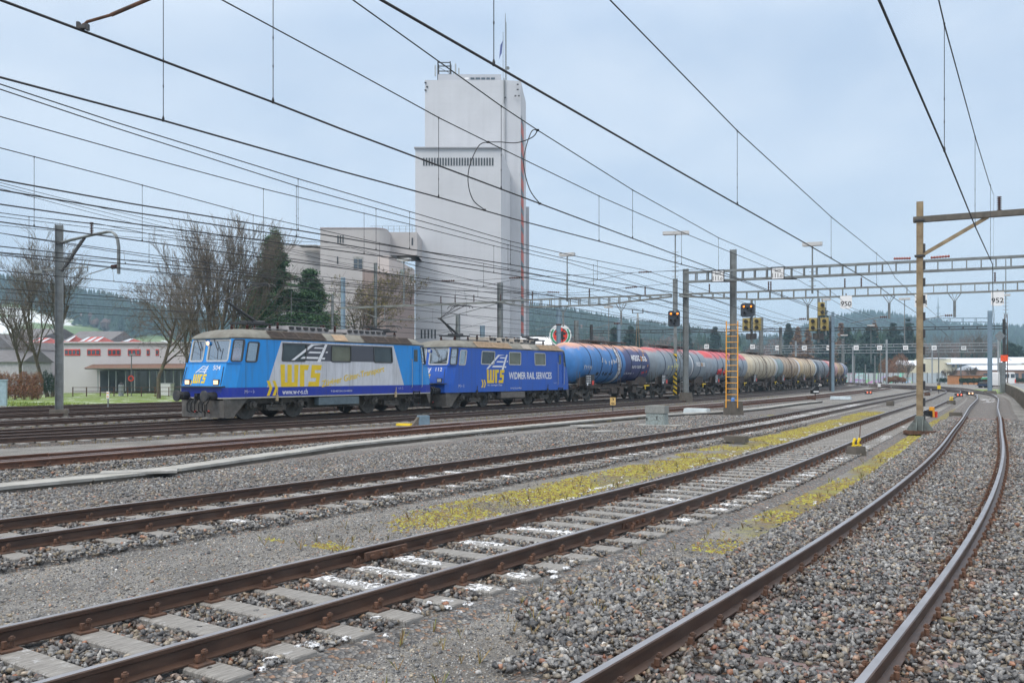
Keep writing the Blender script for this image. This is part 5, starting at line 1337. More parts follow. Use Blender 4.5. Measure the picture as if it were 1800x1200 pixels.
# lattice mast with rusty legs
pL = gp(1768, 688); lt = thing('lattice_mast', 'rusty lattice mast with climbing rungs at the right yard edge', 'mast', pL, RZ2)
hL = at(1768, 552, pL.y).z-pL.z; m = MB()
for x in (-.22, .22):
    for y in (-.22, .22): m.bar((x, y, 0), (x*.7, y*.7, hL), .07, .07)
for i in range(14):
    z = hL*i/14; z2 = hL*(i+1)/14; s_ = 1 if i % 2 else -1; k = .22*(1-.3*i/14)
    for y in (-1, 1): m.bar((-k*s_, k*y, z), (k*s_, k*y, z2), .03, .03)
m.build('lattice', rusty, lt)
m = MB(); m.tube([(0, 0, hL-.5), (0, 0, at(1768, 455, pL.y).z-pL.z)], .06, 6)
for i in range(7): z = hL+.1+i*.45; m.tube([(-.32, 0, z), (.32, 0, z)], .022, 5)
m.build('pole', galv, lt)
m = MB(); m.box((-.45, 0, at(1768, 520, pL.y).z-pL.z+.1), (1.9, .5, .26)); m.build('lamp_box', lampbox, lt)
m = MB(); m.box((0, 0, .35), (.75, .75, 1.5)); m.build('concrete_base', conc, lt)
pS = gp(1757, 690); st = thing('track_sign', 'grey diamond sign on a tall thin post at the right yard edge', 'sign', pS, RZ2*.4)
hS = at(1757, 590, pS.y).z-pS.z; m = MB()
for x in (-.1, .1): m.bar((x, 0, 0), (x, 0, hS-.5), .05, .05)
m.build('post', galv_light, st)
m = MB(); m.prism([(0, hS-.75), (.6, hS), (0, hS+.6), (-.6, hS)], lambda a, b, d: (a, -.1-d, b), .04); m.build('diamond_plate', pm('plate_grey', (.16, .18, .19), .6), st)
pS = gp(1762, 690); st = thing('switch_lamp_post', 'grey post with a small red board beside the lattice mast', 'signal', pS, 0)
m = MB(); m.box((0, 0, 1.1), (.45, .4, 2.2)); m.box((0, 0, 2.9), (.5, .4, 1.4)); m.build('post', galv, st)
m = MB(); m.box((.1, -.25, 4.1), (.85, .05, .75)); m.build('red_board', pm('red_orange', (.8, .09, .02), .5), st)
# far gantries
def far_gantry(u0, v0, u1, v1, Y0, z, h, label, masts, mat=galv, ch=.10):
    a = at(u0, v0, Y0); a.z = z; k = (YH-v1); Y1 = (z-H)*F/k; b = at(u1, v1, Y1); b.z = z
    t = thing('overhead_gantry', label, 'gantry', (0, 0, 0), 0); m = MB(); truss(m, a, b, h, .4, 1.6, ch=ch); m.build('beam', mat, t)
    for u in masts:
        kk = (u-CX)/F; tt = (kk*a.y-a.x)/((b.x-a.x)-kk*(b.y-a.y)); p = a+(b-a)*tt; m = MB(); H_mast(m, (p.x, p.y+.4, -.25), z+.9, .32, RZ2); m.build('mast', mat, t)
    return a, b
far_gantry(1040, 581, 1768, 573, 127, 7.95, .32, 'thin dark third gantry behind the signals', (1040, 1462, 1768), dark_steel)
far_gantry(1466, 560, 1738, 559, 118, 9.1, .5, 'light blue lattice gantry ending at the strong mast at right', (1466,), steel_blue, .08)
far_gantry(1330, 612, 1757, 602, 190, 7.8, .5, 'pale far gantry with a row of small white boards', (1400, 1560, 1757), galv_light)
far_gantry(1345, 621, 1740, 613, 235, 8.0, .7, 'farthest pale lattice gantry before the woods', (1370, 1500, 1640), galv_light)
for i, (u, v) in enumerate(((1367, 611), (1414, 611), (1457, 611), (1505, 611), (1546, 611), (1592, 611), (1642, 611), (1694, 611), (1242, 609), (1323, 609))):
    p = at(u, v, 172); t = thing('number_board', 'small distant white number board hanging in the far row', 'sign', p, RZ2*.5, 'far row of number boards')
    m = MB(); m.box((0, 0, 0), (.85, .05, .85)); m.build('plate', white_p, t); m = MB(); m.bar((0, .05, .4), (0, .05, 1.6), .05, .05); m.build('bracket', galv, t)
    text_obj('lettering', '60', 1, lambda a, b: (-.26+a, -.03, -.2+b), text_black, t, .01, 0, 'LEFT', (.52, .36))
# trolley frame far above the wagons (two armed post)
p = at(1121, 590, 120); t = thing('switch_mast', 'two armed spindly post above the second tank wagon', 'mast', p, RZ2)
m = MB(); m.bar((-.25, 0, -2), (-.05, 0, 2.9), .06, .06); m.bar((.25, 0, -2), (.05, 0, 2.9), .06, .06); m.build('post', old_steel, t)
m = MB(); m.bar((-.75, 0, 2.95), (.75, 0, 2.95), .08, .08)
for x in (-.7, .7): m.tube([(x, 0, 2.95), (x, 0, 3.5)], .07, 6)
m.build('cross_arm', dark_steel, t)

# ------------------------------------------------------------------ overhead wires
def interp_line(pts, u):
    """point of a plan polyline that is seen in picture column u"""
    k = (u-CX)/F; best = None
    for a, b in zip(pts, pts[1:]):
        den = (b.x-a.x)-k*(b.y-a.y)
        if abs(den) < 1e-9: continue
        t = (k*a.y-a.x)/den; p = a.lerp(b, t)
        if p.y > .5 and -0.001 <= t <= 1.001: return p
        if p.y > .5 and (best is None or abs(t-.5) < best[0]): best = (abs(t-.5), p)
    return best[1]
def catenary(label, contact, zc, mess, drops, rc=.014, rm=.011, follow=None, back=10, ext=None, rd=.006):
    """contact / mess: survey points (u, v); the messenger hangs in the vertical plane of the contact wire"""
    t = thing('overhead_line', label, 'overhead wire', (0, 0, 0), 0, 'overhead wires above the yard')
    C = []
    for q in contact:
        u, v = q[:2]; z = q[2] if len(q) > 2 else zc; Y = (z-H)*F/(YH-v); C.append(Vector(((u-CX)/F*Y, Y, z)))
    d = (C[0]-C[1]).normalized(); C = [C[0]+d*back]+C
    if follow:
        path, S0, S1, off = follow
        for S in np.arange(S0, S1, 8): C.append(path.at(S, off, zc))
    elif ext: d = (C[-1]-C[-2]).normalized(); C.append(C[-1]+d*ext)
    m = MB(); m.tube(C, rc, 6); m.build('contact_wire', wire_m, t)
    Mp = []
    for u, v in mess:
        p = interp_line(C, u); Mp.append(Vector((p.x, p.y, H+(YH-v)*p.y/F)))
    if Mp:
        a = Mp[0]+(Mp[0]-Mp[1]).normalized()*back*.8; a.z = max(a.z, Mp[0].z)
        Mp = [a]+Mp
        if follow:
            k = 0
            for S in np.arange(follow[1], follow[2], 8): Mp.append(path.at(S, follow[3], zc+1.15+.35*math.cos(S/22)))
        # smooth the hanging curve
        m = MB(); m.tube(Mp, rm, 6); m.build('messenger_wire', wire_m, t)
        def mz(p):
            for a, b in zip(Mp, Mp[1:]):
                L = (Vector((b.x-a.x, b.y-a.y))).length; s_ = ((p.x-a.x)*(b.x-a.x)+(p.y-a.y)*(b.y-a.y))/max(L*L, 1e-6)
                if -.02 <= s_ <= 1.02: return a.z+(b.z-a.z)*s_
            return Mp[-1].z
        for u in drops:
            p = interp_line(C, u); zt_ = mz(p)
            if zt_-p.z < .1 or zt_-p.z > 4: continue
            m = MB(); m.tube([(p.x, p.y, p.z), (p.x, p.y, zt_)], rd, 5)
            m.tube([(p.x, p.y, p.z-.015), (p.x, p.y, p.z+.03), (p.x, p.y, p.z+.07)], [.018, .018, .006], 6); m.tube([(p.x, p.y, zt_-.05), (p.x, p.y, zt_+.015)], [.006, .017], 6)
            L = zt_-p.z; m.tube([(p.x, p.y, p.z+L*.22), (p.x, p.y, p.z+L*.22+.03)], .01, 5); m.tube([(p.x, p.y, p.z+L*.40), (p.x, p.y, p.z+L*.40+.03)], .01, 5); m.build('dropper', wire_m, t)
    return C, Mp
CA, MA_ = catenary('overhead line above the nearest curving track at right', [(1545, 0), (1660, 265), (1715, 400), (1745, 465)], 5.5, [(1650, 0), (1661, 47), (1714, 240), (1740, 325), (1747, 343)], [1660, 1714, 1741], .014, .011, (PA, 62, 100, .5))
CB, MB_ = catenary('overhead line above the second track, steep in the sky at centre right', [(670, 0), (1200, 305), (1420, 430), (1540, 500)], 5.5, [(1072, 0), (1297, 231), (1463, 383), (1513, 423), (1560, 462)], [868, 1296, 1461, 1541], .015, .011, (PB, 46, 110, .1))
CC1, MC1 = catenary('overhead line passing before the silo top, with a loop cable', [(0, 0), (480, 180), (600, 227), (949, 358), (1112, 419), (1260, 475), (1370, 517)], 5.5, [(480, -98), (620, 0), (880, 186), (945, 229), (1112, 334), (1263, 418), (1350, 455), (1440, 495)], [480, 881, 1112, 1263], .014, .011, (PC, 62, 115, .1))
CC2, MC2 = catenary('overhead line crossing the middle of the silo tower, above the third track', [(0, 136), (287, 212), (600, 301), (771, 347), (900, 384), (1053, 424), (1195, 464), (1290, 489)], 5.5, [(287, -52), (390, 0), (600, 113), (773, 208), (858, 250), (1058, 347), (1203, 410), (1330, 462), (1400, 490)], [287, 771, 1053, 1198], .014, .011, (PC, 66, 115, -.4))
catenary('overhead line with paired droppers, upper of the two left of the silo', [(0, 316), (225, 357), (450, 394), (524, 405), (720, 438), (897, 465), (1100, 500), (1250, 525)], 5.5, [(0, 148), (200, 214), (523, 314), (727, 374), (897, 424), (1020, 452), (1130, 474)], [524, 720, 897, 1050], .016, .012, (PD, 75, 120, 1.0))
catenary('overhead line with paired droppers, lower of the two left of the silo', [(0, 334), (225, 372), (450, 406), (521, 416), (657, 439), (895, 475), (1080, 507)], 5.5, [(0, 157), (200, 224), (521, 327), (727, 385), (891, 430), (1015, 460), (1120, 484)], [521, 661, 893, 1043], .016, .012, (PD, 70, 120, .2))
catenary('overhead line that crosses the sky just below the two paired ones', [(0, 359), (225, 392), (463, 423), (727, 458), (900, 484), (1060, 511)], 5.5, [(0, 205), (225, 268), (463, 332), (727, 396), (868, 432), (1000, 462)], [463, 868, 640], .016, .012, (PD, 66, 120, -1.0))
catenary('overhead line above the rusty check rail track at the left', [(0, 390), (310, 432), (560, 466), (800, 497), (980, 522)], 5.5, [(0, 260), (200, 312), (445, 378), (667, 427), (850, 463)], [445, 667, 60, 250, 850], .016, .012, (PD, 70, 120, -1.4))
catenary('overhead line above the dark track in front of the locomotives', [(0, 433), (310, 467), (620, 500), (900, 528), (1000, 540)], 5.6, [(0, 374), (52, 381), (175, 394), (262, 411), (420, 440), (640, 474), (840, 505)], [51, 262, 420, 640, 840], .017, .012, (PE_, 72, 150, 0))
def run(path, label, off, zc, zm, S0, S1, r1=.018, r2=.014, dmin=8.0):
    t = thing('overhead_line', label, 'overhead wire', (0, 0, 0), 0, 'overhead wires above the yard')
    S = list(np.arange(S0, S1, 2.0)); span = 48
    def zmess(s_): x = ((s_-6) % span)/span; return zm-1.0*4*x*(1-x)
    zz_ = lambda s_: off+.22*math.sin(s_/15)
    m = MB(); m.tube([path.at(s_, zz_(s_), zc) for s_ in S], r1, 5); m.build('contact_wire', wire_m, t)
    m = MB(); m.tube([path.at(s_, zz_(s_)*.5+off*.5, zmess(s_)) for s_ in S], r2, 5); m.build('messenger_wire', wire_m, t)
    for s_ in np.arange(S0+random.uniform(0, 6), min(S1, 150), 9.6):
        a = path.at(s_, zz_(s_), zc); b = path.at(s_, zz_(s_)*.5+off*.5, zmess(s_)); m = MB(); m.tube([a, b], .006, 4); m.tube([a, a+Vector((0, 0, .06))], .02, 5); m.build('dropper', wire_m, t)
run(PE_, 'second thin overhead line in front of the locomotives, slightly lower', -1.2, 5.9, 7.2, -10, 190)
run(PG, 'overhead line touched by the raised pantographs of the locomotives', 0, 6.06, 7.55, -6, 250)
run(PH, 'overhead line held by the curved arm mast at left', -1.0, 6.3, 7.9, -4, 230)
run(PI_, 'overhead line behind the curved arm mast', 0, 6.1, 7.5, 0, 220)
run(PJ, 'overhead line over the track next to last before the grass', 0, 6.0, 7.4, 2, 210)
run(PK, 'overhead line over the farthest track at the yard edge', 0, 5.9, 7.2, 4, 200)
# feeder lines high over the left of the yard
for k, (o_, z_, lab) in enumerate(((-34.6, 8.9, 'high feeder cable over the locomotives, nearest of the feeders'), (-36.2, 9.3, 'high feeder cable over the locomotives, middle feeder'), (-41.5, 9.6, 'high feeder cable over the back tracks'), (-47.5, 9.0, 'farthest high feeder cable over the back tracks'))):
    t = thing('feeder_cable', lab, 'cable', (0, 0, 0), 0, 'high feeder cables'); P_ = Path(o_, [(60, K(800))], smin=-8, L=180); m = MB()
    m.tube([P_.at(s_, 0, z_-1.1*4*(((s_+8) % 46)/46)*(1-((s_+8) % 46)/46)) for s_ in np.arange(-8, 160, 2)], .013, 5); m.build('cable', wire_m, t)
# thin oblique feeders that converge from the top left
for k, (a, b, lab) in enumerate((((0, 321), (450, 428), 'thin slack wire, topmost of the bundle fanning out at left'), ((0, 326), (450, 436), 'thin slack wire, second of the bundle fanning out at left'), ((0, 331), (450, 445), 'thin slack wire, lowest of the bundle fanning out at left'))):
    t = thing('feeder_cable', lab, 'cable', (0, 0, 0), 0, 'high feeder cables'); z = 7.6; pts = []
    for u in range(-200, 1000, 60):
        f_ = u/450; v = a[1]+(b[1]-a[1])*f_-9*f_*(f_-1) if u <= 450 else b[1]+(u-450)*.17
        Y = (z-H)*F/(YH-v); pts.append(Vector(((u-CX)/F*Y, Y, z)))
    m = MB(); m.tube(pts, .009, 5); m.build('cable', wire_m, t)
# loop cables between the two lines in front of the tower
def pt(C, u, v): p = interp_line(C, u); return Vector((p.x, p.y, H+(YH-v)*p.y/F))
def jumper(label, pts, r=.011):
    t = thing('jumper_cable', label, 'cable', (0, 0, 0), 0, 'loop cables in front of the silo'); q = []
    P_ = [pts[0]]+pts+[pts[-1]]
    for i in range(1, len(P_)-2):
        for k in range(6):
            t_ = k/6; a, b, c, d = P_[i-1:i+3]
            q.append(.5*((2*b)+(c-a)*t_+(2*a-5*b+4*c-d)*t_*t_+(3*b-a-3*c+d)*t_**3))
    q.append(pts[-1]); m = MB(); m.tube(q, r, 6); m.build('cable', wire_m, t)
    m = MB()
    for e in (pts[0], pts[-1]): m.box(tuple(e), (.06, .04, .04))
    m.build('clamp', dark_steel, t)
jumper('black loop cable hanging before the slotted top of the lower silo block', [pt(MC2, 858, 250), pt(MC2, 842, 256), pt(MC2, 826, 290), pt(MC2, 823, 322), pt(MC2, 832, 352), pt(MC2, 852, 369)])
jumper('black loop cable hanging just right of the silo tower edge', [pt(MC1, 945, 229), pt(MC1, 934, 232), pt(MC1, 922, 270), pt(MC1, 922, 300), pt(MC1, 932, 335), pt(MC1, 949, 358)])
a_, b_ = pt(MC2, 858, 250), pt(MC1, 945, 229)
jumper('black link cable between the two overhead lines before the silo', [a_, a_.lerp(b_, .25)+Vector((0, 0, -.06)), a_.lerp(b_, .6)+Vector((0, 0, -.16)), a_.lerp(b_, .9)+Vector((0, 0, -.12)), b_])
# pull-off arm in the upper left corner
p0 = pt(CC1, 145, 48); t = thing('pull_off_arm', 'steel pull-off arm clamped to the wire in the top left corner', 'arm', p0)
m = MB(); m.box((0, 0, .0), (.09, .06, .035)); m.box((-.04, 0, .02), (.03, .05, .06)); m.box((.05, 0, .0), (.03, .05, .06)); m.build('clamp', dark_steel, t)
e1 = at(258, 0, p0.y+.15)-p0; e0 = at(150, 42, p0.y)-p0
m = MB(); m.tube([(0.0, 0, .02), e0*.9, e0+Vector((.02, 0, .02)), e1*.45, e1], .016, 8); m.tube([e1*.44, e1*1.9], .022, 8); m.build('arm', rusty, t)

# section insulators and steady arms hung across the middle distance
def cross_gear(pts, label, ins=()):
    t = thing('cross_span_wire', label, 'overhead wire', (0, 0, 0), 0, 'cross span wires before the silo'); q = [at(u, v, Y) for u, v, Y in pts]
    m = MB(); m.tube(q, .014, 5); m.build('wire', wire_m, t)
    for i, f in ins:
        a = q[i].lerp(q[i+1], f); d = (q[i+1]-q[i]).normalized(); m = MB(); insulator(m, a-d*.45, a+d*.45, 6, .06); m.build('insulator', ins_m, t)
cross_gear([(690, 507, 62), (767, 494, 60), (850, 492, 60), (921, 487, 60), (1140, 478, 62), (1250, 472, 64)], 'cross wire with a long insulator right of the brown building', ((1, .25), (2, .8)))
cross_gear([(848, 503, 62), (920, 488, 60), (1010, 500, 60), (1115, 479, 60), (1210, 475, 60)], 'cross wire with insulators beside the floodlight pole', ((3, .2),))
cross_gear([(900, 525, 70), (957, 513, 66), (1010, 515, 66), (1110, 505, 66), (1190, 497, 66)], 'cross wire over the first tank wagon with two insulators', ((1, .3), (3, .0)))
cross_gear([(620, 620, 90), (760, 590, 90), (880, 560, 90)], 'low cross wire above the coupling of the locomotives', ())

# ------------------------------------------------------------------ lineside equipment
def box_thing(name, label, cat, u, v, dims, mat, rz=None, extra=None, lid=None):
    p = gp(u, v); t = thing(name, label, cat, p, PB.ang(20)-math.pi/2 if rz is None else rz); m = MB(); m.box((0, 0, dims[2]/2), dims, top=.96); b = m.build('case', mat, t)
    bm = bmesh.new(); bm.from_mesh(b.data); bmesh.ops.bevel(bm, geom=bm.edges[:], offset=min(dims)*.06, segments=2, affect='EDGES'); bm.to_mesh(b.data); bm.free()
    if lid: m = MB(); m.box((0, 0, dims[2]*1.0+lid[2]/2-.005), lid); m.build('lid', lid and conc, t)
    return t
cab_m = pm('mottled_cabinet_green_grey', (.26, .31, .31), .7, 0, .12, 30, (.18, .2, .19), 14, (.45, .6))
t = box_thing('cable_cabinet', 'mottled grey green cable cabinet standing on the concrete trough', 'cabinet', 1155, 747, (.86, .55, .52), cab_m)
m = MB(); m.box((0, 0, .68), (.88, .57, .32), top=.97); m.build('lid', pm('mottled_lid', (.22, .23, .22), .85, 0, .25, 30), t)
m = MB(); m.box((.1, -.29, .33), (.03, .03, .16)); m.box((-.36, -.285, .28), (.05, .02, .12)); m.build('handle', dark_steel, t)
m = MB(); m.box((.1, -.1, .0), (1.9, .9, .06)); m.build('slab', conc, t)
box_thing('junction_box', 'flat pale cable box lid on the concrete trough right of the cabinet', 'box', 1225, 727, (1.35, .7, .30), pm('pale_lid', (.52, .58, .60), .6, 0, .08, 3))
box_thing('junction_box', 'low blue white box lid by the dwarf signal far along the trough', 'box', 1478, 702, (1.7, .6, .28), pm('pale_lid_b', (.5, .58, .63), .6))
t = box_thing('derailer_box', 'blue grey wedge box beside the yellow plate in front of the locomotives', 'box', 744, 748, (.5, .35, .44), pm('slate_box_b', (.15, .22, .28), .6, 0, .2, 4), .4)
m = MB(); m.prism([(-.55, 0), (-.2, 0), (-.2, .42)], lambda a, b, d: (a, -.15+d, b), .3); m.build('wedge', conc_dark, t)
t = box_thing('marker_plate', 'yellow plate lying by the rail left of the blue grey wedge box', 'plate', 712, 748, (.75, .3, .10), yellow_p)
p = gp(1077, 722); t = thing('marker_sign', 'small tan sign on a short stake before the tank wagons', 'sign', p, .25)
m = MB(); m.bar((0, 0, 0), (0, 0, .5), .05, .04); m.build('stake', dark_steel, t); m = MB(); m.box((0, -.03, .58), (.34, .03, .46)); m.build('plate', pm('tan_plate', (.62, .42, .16), .6), t)
text_obj('lettering', '3', 1, lambda a, b: (-.07+a, -.048, .62+b), text_black, t, .01, 0, 'LEFT', (.13, .15)); text_obj('lettering', '6a', 1, lambda a, b: (-.1+a, -.048, .40+b), text_black, t, .01, 0, 'LEFT', (.2, .14))
def point_lever(u, v, label, arm=True, s_=1.0):
    p = gp(u, v); t = thing('point_lever', label, 'point lever', p, .5, 'yellow hand point levers')
    m = MB(); m.box((0, 0, .13*s_), (.42*s_, .32*s_, .26*s_), top=.9); m.build('case', conc_dark, t)
    m = MB()
    for x in (-.08, .10): m.tube([(x*s_, 0, .24*s_), (x*s_-.03, 0, .36*s_), (x*s_+.02*s_, -.02, .47*s_)], [.035*s_, .03*s_, .045*s_], 8)
    m.tube([(-.15*s_, 0, .28*s_), (.18*s_, 0, .28*s_)], .025*s_, 6); m.build('lever', yellow_p, t)
    if arm: m = MB(); m.tube([(.12*s_, 0, .3*s_), (.22*s_, .05, .85*s_)], .012, 5); m.build('rod', rusty, t)
point_lever(1505, 801, 'yellow point lever on a dark box beside the second track')
point_lever(768, 724, 'yellow point lever beside the coupling between the locomotives', False, 1.3)
point_lever(1113, 703, 'yellow point lever under the first tank wagon bogie', False, 1.3)
point_lever(1672, 711, 'far yellow point lever lying on the path right of the brown mast', False, 1.2)
t = box_thing('point_machine', 'orange point lamp box standing on the path right of the brown mast', 'point machine', 1638, 733, (.16, .22, .52), orange_p, .5); m = MB(); m.box((-.28, 0, .16), (.26, .3, .36)); m.build('dark_case', black_m, t); m = MB(); m.box((.3, 0, .14), (.1, .14, .3)); m.build('red_knob', red_p, t)
for u, v, d, lab in ((1294, 777, (.72, .4, .21), 'dark concrete block on the moss before the third track'), (1565, 713, (.5, .4, .34), 'small black box between the second and third tracks'), (1680, 731, (.62, .4, .2), 'flat black box on the path near the curved rails'), (1630, 695, (.55, .4, .3), 'rust coloured box right of the brown mast foot, far off')):
    box_thing('ballast_block', lab, 'block', u, v, d, conc_dark if 'rust' not in lab else rusty)
p = gp(1668, 1103, -.19); t = thing('marker_peg', 'small square wooden peg in the ballast at lower right', 'peg', p, .5); m = MB(); m.box((0, 0, .03), (.085, .085, .11)); m.build('peg', pm('mossy_peg', (.16, .13, .07), .85, 0, .3, 25), t)
def dwarf(u, v, label, lit, mat=black_m, base=rusty):
    p = gp(u, v); t = thing('dwarf_signal', label, 'signal', p, .3, 'dwarf signals by the tracks'); m = MB(); m.box((0, 0, .35), (.06, .06, .7)); m.box((-.4, 0, .16), (.7, .3, .3)); m.build('base', base, t)
    m = MB(); m.prism([(-.4, .55), (.3, .55), (.3, 1.15), (.0, 1.2), (-.4, .85)], lambda a, b, d: (a, -.12+d, b), .24); m.build('hood', mat, t)
    m = MB(); m.box((0, -.125, .72), (.5, .01, .12)); m.build('lens', lit, t)
dwarf(1433, 703, 'black hooded dwarf signal beside the third track', white_p)
for u, v, lab in ((1527, 694, 'dwarf light pair glowing red white left of the brown mast'), (1686, 699, 'dwarf light pair glowing red on the small mossy island'), (1706, 696, 'dwarf light pair with white lights before the switch')):
    p = gp(u, v); t = thing('dwarf_signal', lab, 'signal', p, .2, 'dwarf signals by the tracks'); m = MB(); m.box((0, .05, .25), (.75, .2, .3)); m.build('base', dark_steel, t)
    for x in (-.18, .18): m = MB(); m.lathe([(0, .10), (-.05, .06), (-.06, .01)], (x, -.06, .28), 'y', 10, 0, True); m.build('lens', LAMP_RD if 'red' in lab else LAMP_ON, t)
for u, v, lab in ((1545, 686, 'white stake plate far between the tracks'), (1650, 691, 'yellow stake plate behind the brown mast')):
    p = gp(u, v); t = thing('marker_sign', lab, 'sign', p, .2); m = MB(); m.bar((0, 0, 0), (0, 0, .6), .06, .05); m.build('stake', dark_steel, t); m = MB(); m.box((0, -.04, .7), (.42, .03, .42)); m.build('plate', white_p if 'white' in lab else yellow_p, t)
for i, (u, v, lab) in enumerate(((190, 722, 'small striped stake in the grass behind the curved arm mast'),)):
    p = gp(u, v); t = thing('marker_sign', lab, 'sign', p); m = MB(); m.bar((0, 0, 0), (0, 0, .8), .07, .06); m.build('stake', galv, t); m = MB(); m.box((0, -.04, .95), (.16, .04, .42)); m.build('plate', white_p, t)
    m = MB(); m.box((0, -.062, 1.06), (.12, .01, .06)); m.box((0, -.062, .86), (.12, .01, .06)); m.build('mark', orange_p, t)
# concrete cable trough
def trough():
    pts = [gp(u, v, -.1) for u, v in ((-120, 866), (0, 852), (150, 838), (300, 822), (450, 801), (600, 780), (800, 760), (900, 750), (1030, 738), (1140, 729), (1280, 722), (1340, 716), (1400, 708), (1440, 704))]
    t = thing('cable_trough', 'long pale concrete cable trough with lids running across the yard', 'cable trough', (0, 0, 0)); m = MB(); mw = MB(); L = 0
    q = []
    for a, b in zip(pts, pts[1:]):
        n = max(1, int((b-a).length/1.0)); q += [a.lerp(b, i/n) for i in range(n)]
    q.append(pts[-1])
    for i, (a, b) in enumerate(zip(q, q[1:])):
        d = (b-a); d.z = 0; d.normalize(); s_ = Vector((-d.y, d.x, 0)); j = random.uniform(-.006, .006); e = d*.006
        vs = [a+e-s_*.28, b-e-s_*.28, b-e+s_*.28, a+e+s_*.28]; vs = [Vector((v.x, v.y, -.10+j)) for v in vs]+[Vector((v.x, v.y, -.16)) for v in vs]
        m.add(vs, [(0, 1, 2, 3), (4, 5, 1, 0), (5, 6, 2, 1), (6, 7, 3, 2), (7, 4, 0, 3)])
        vs = [a-s_*.25, b-s_*.25, b+s_*.25, a+s_*.25]; vs = [Vector((v.x, v.y, -.161)) for v in vs]+[Vector((v.x, v.y, -.30)) for v in vs]; mw.add(vs, [(0, 1, 2, 3), (4, 5, 1, 0), (5, 6, 2, 1), (6, 7, 3, 2), (7, 4, 0, 3)])
    (m.build('lids', pm('trough_lid', (.33, .33, .315), .85, 0, .2, 1.1, (.24, .235, .21), 2.4, (.5, .7), .3), t)); mw.build('trough_wall', conc_dark, t)
    m = MB(); p = gp(245, 828, -.1); m.box((p.x, p.y, -.11), (1.5, .5, .05), .35); p = gp(1028, 748, -.15); m.box((p.x, p.y, -.16), (.8, 1.0, .05), .5); p = gp(1060, 757, -.18); m.box((p.x, p.y, -.2), (.9, .5, .05), .5); m.build('loose_lid', conc, t)
trough()
# ------------------------------------------------------------------ buildings
def wall_mat(name, col, course=.5, line=.90, streak=.25):
    n = NT(name); x, y, z = n.xyz(); c = n.ramp(n.noise(.25, 6, rough=.6), [(.3, [a*.93 for a in col]), (.7, [min(1, a*1.04) for a in col])])
    f = n.ma('FRACT', n.ma('DIVIDE', z, course)); l = n.ma('LESS_THAN', f, .05)
    l = n.ma('MULTIPLY', l, n.ramp(n.noise(.5, 3, n.map((1, 1, 6))), [(.4, .2), (.6, 1)]))
    c = n.mix(l, c, [a*line for a in col])
    s_ = n.ramp(n.noise(.5, 5, n.map((1.6, 1.6, .05)), .7), [(.5, 0), (.85, streak)]); c = n.mix(s_, c, [a*.72 for a in col])
    return n.fin(c, .85)
silo_w = wall_mat('white_clad_concrete', (.515, .53, .56), 1.05, .90, .45)
silo_s = wall_mat('silo_pilaster', (.42, .435, .47), 1.05)
slot_m = pm('dark_slot', (.045, .055, .065), .5); glass_b = pm('office_glass', (.06, .08, .10), .1, 0, .3, .6, spec=.8)
beige_w = wall_mat('pink_beige_render', (.43, .415, .415), 3.0, .97); brown_w = wall_mat('mauve_brown_render', (.27, .215, .20), 2.0, .97, .2)
def extr(mb, plan, z0, z1, m=0, mtop=None):
    n = len(plan); vs = [(x, y, z0) for x, y in plan]+[(x, y, z1) for x, y in plan]
    mb.add(vs, [(i, (i+1) % n, n+(i+1) % n, n+i) for i in range(n)], m); mb.add(vs, [tuple(range(n, 2*n))], m if mtop is None else mtop)
X2 = lambda u, Y: (u-CX)/F*Y
Z2 = lambda v, Y: H+(YH-v)*Y/F
t = thing('silo_tower', 'tall white windowless grain silo tower with antennas on its roof', 'tower', (-8, 160, -.26))
def loc(mb): 
    mb.v = [(a+8, b-160, c+.26) for a, b, c in mb.v]; return mb
zU, zL = Z2(141, 168), Z2(261, 150)
m = MB(); extr(m, [(X2(747, 168), 168), (X2(885, 168), 168), (X2(915.5, 168), 168.6), (2.75, 182), (-15.9, 184)], -.3, zU); loc(m).build('tower_body', silo_w, t, fix=True)
m = MB(); extr(m, [(X2(730, 150), 150), (X2(880.7, 150), 150), (X2(897, 167.9), 167.9), (X2(731, 150)-.1, 167.9)], -.3, zL); lb = loc(m).build('lower_block', silo_w, t, fix=True)
m = MB(); m.box(((X2(730, 150)+X2(880.7, 150))/2, 158.5, zL+.08), (14.3, 17.9, .16)); loc(m).build('parapet', silo_s, t)
for i in range(26):
    u = 745+i*(866-745)/25; m = MB(); m.box((X2(u, 150), 149.97, (Z2(278, 150)+Z2(291, 150))/2), (.24, .10, Z2(278, 150)-Z2(291.5, 150))); loc(m).build('vent_slot', slot_m, lb)
for i in range(5):
    u = 741+i*6; m = MB(); m.box((X2(u, 150), 149.97, (Z2(580, 150)+Z2(594, 150))/2), (.24, .10, 1.45)); loc(m).build('vent_slot', slot_m, lb)
m = MB(); m.box((X2(888, 168), 167.85, zU/2+20), (.05, .3, zU-40)); m.box((X2(886, 168), 167.8, Z2(160, 168)), (.12, .2, 4.5)); loc(m).build('conduit', galv, t)
m = MB()
for u, v in ((748, 146), (748, 159), (751, 153), (910, 149), (910, 158), (912, 169), (888, 172), (906, 169)): m.box((X2(u, 168), 167.9, Z2(v, 168)), (.35, .3, .18))
loc(m).build('roof_lamp', dark_steel, t)
m = MB(); extr(m, [(X2(770, 170), 170), (X2(881, 170), 170), (X2(881, 170), 181), (X2(770, 170), 181)], zU, Z2(131, 170)); pw = loc(m).build('penthouse', silo_s, t, fix=True)
for i, (a, b) in enumerate(((817, 824), (827, 834), (836, 844), (846, 853), (855, 861), (863, 870))):
    m = MB(); m.box((X2((a+b)/2, 170), 169.96, Z2(138.5, 170)), ((b-a)/F*170, .1, .35)); loc(m).build('window', white_p if i == 0 else glass_b, pw)
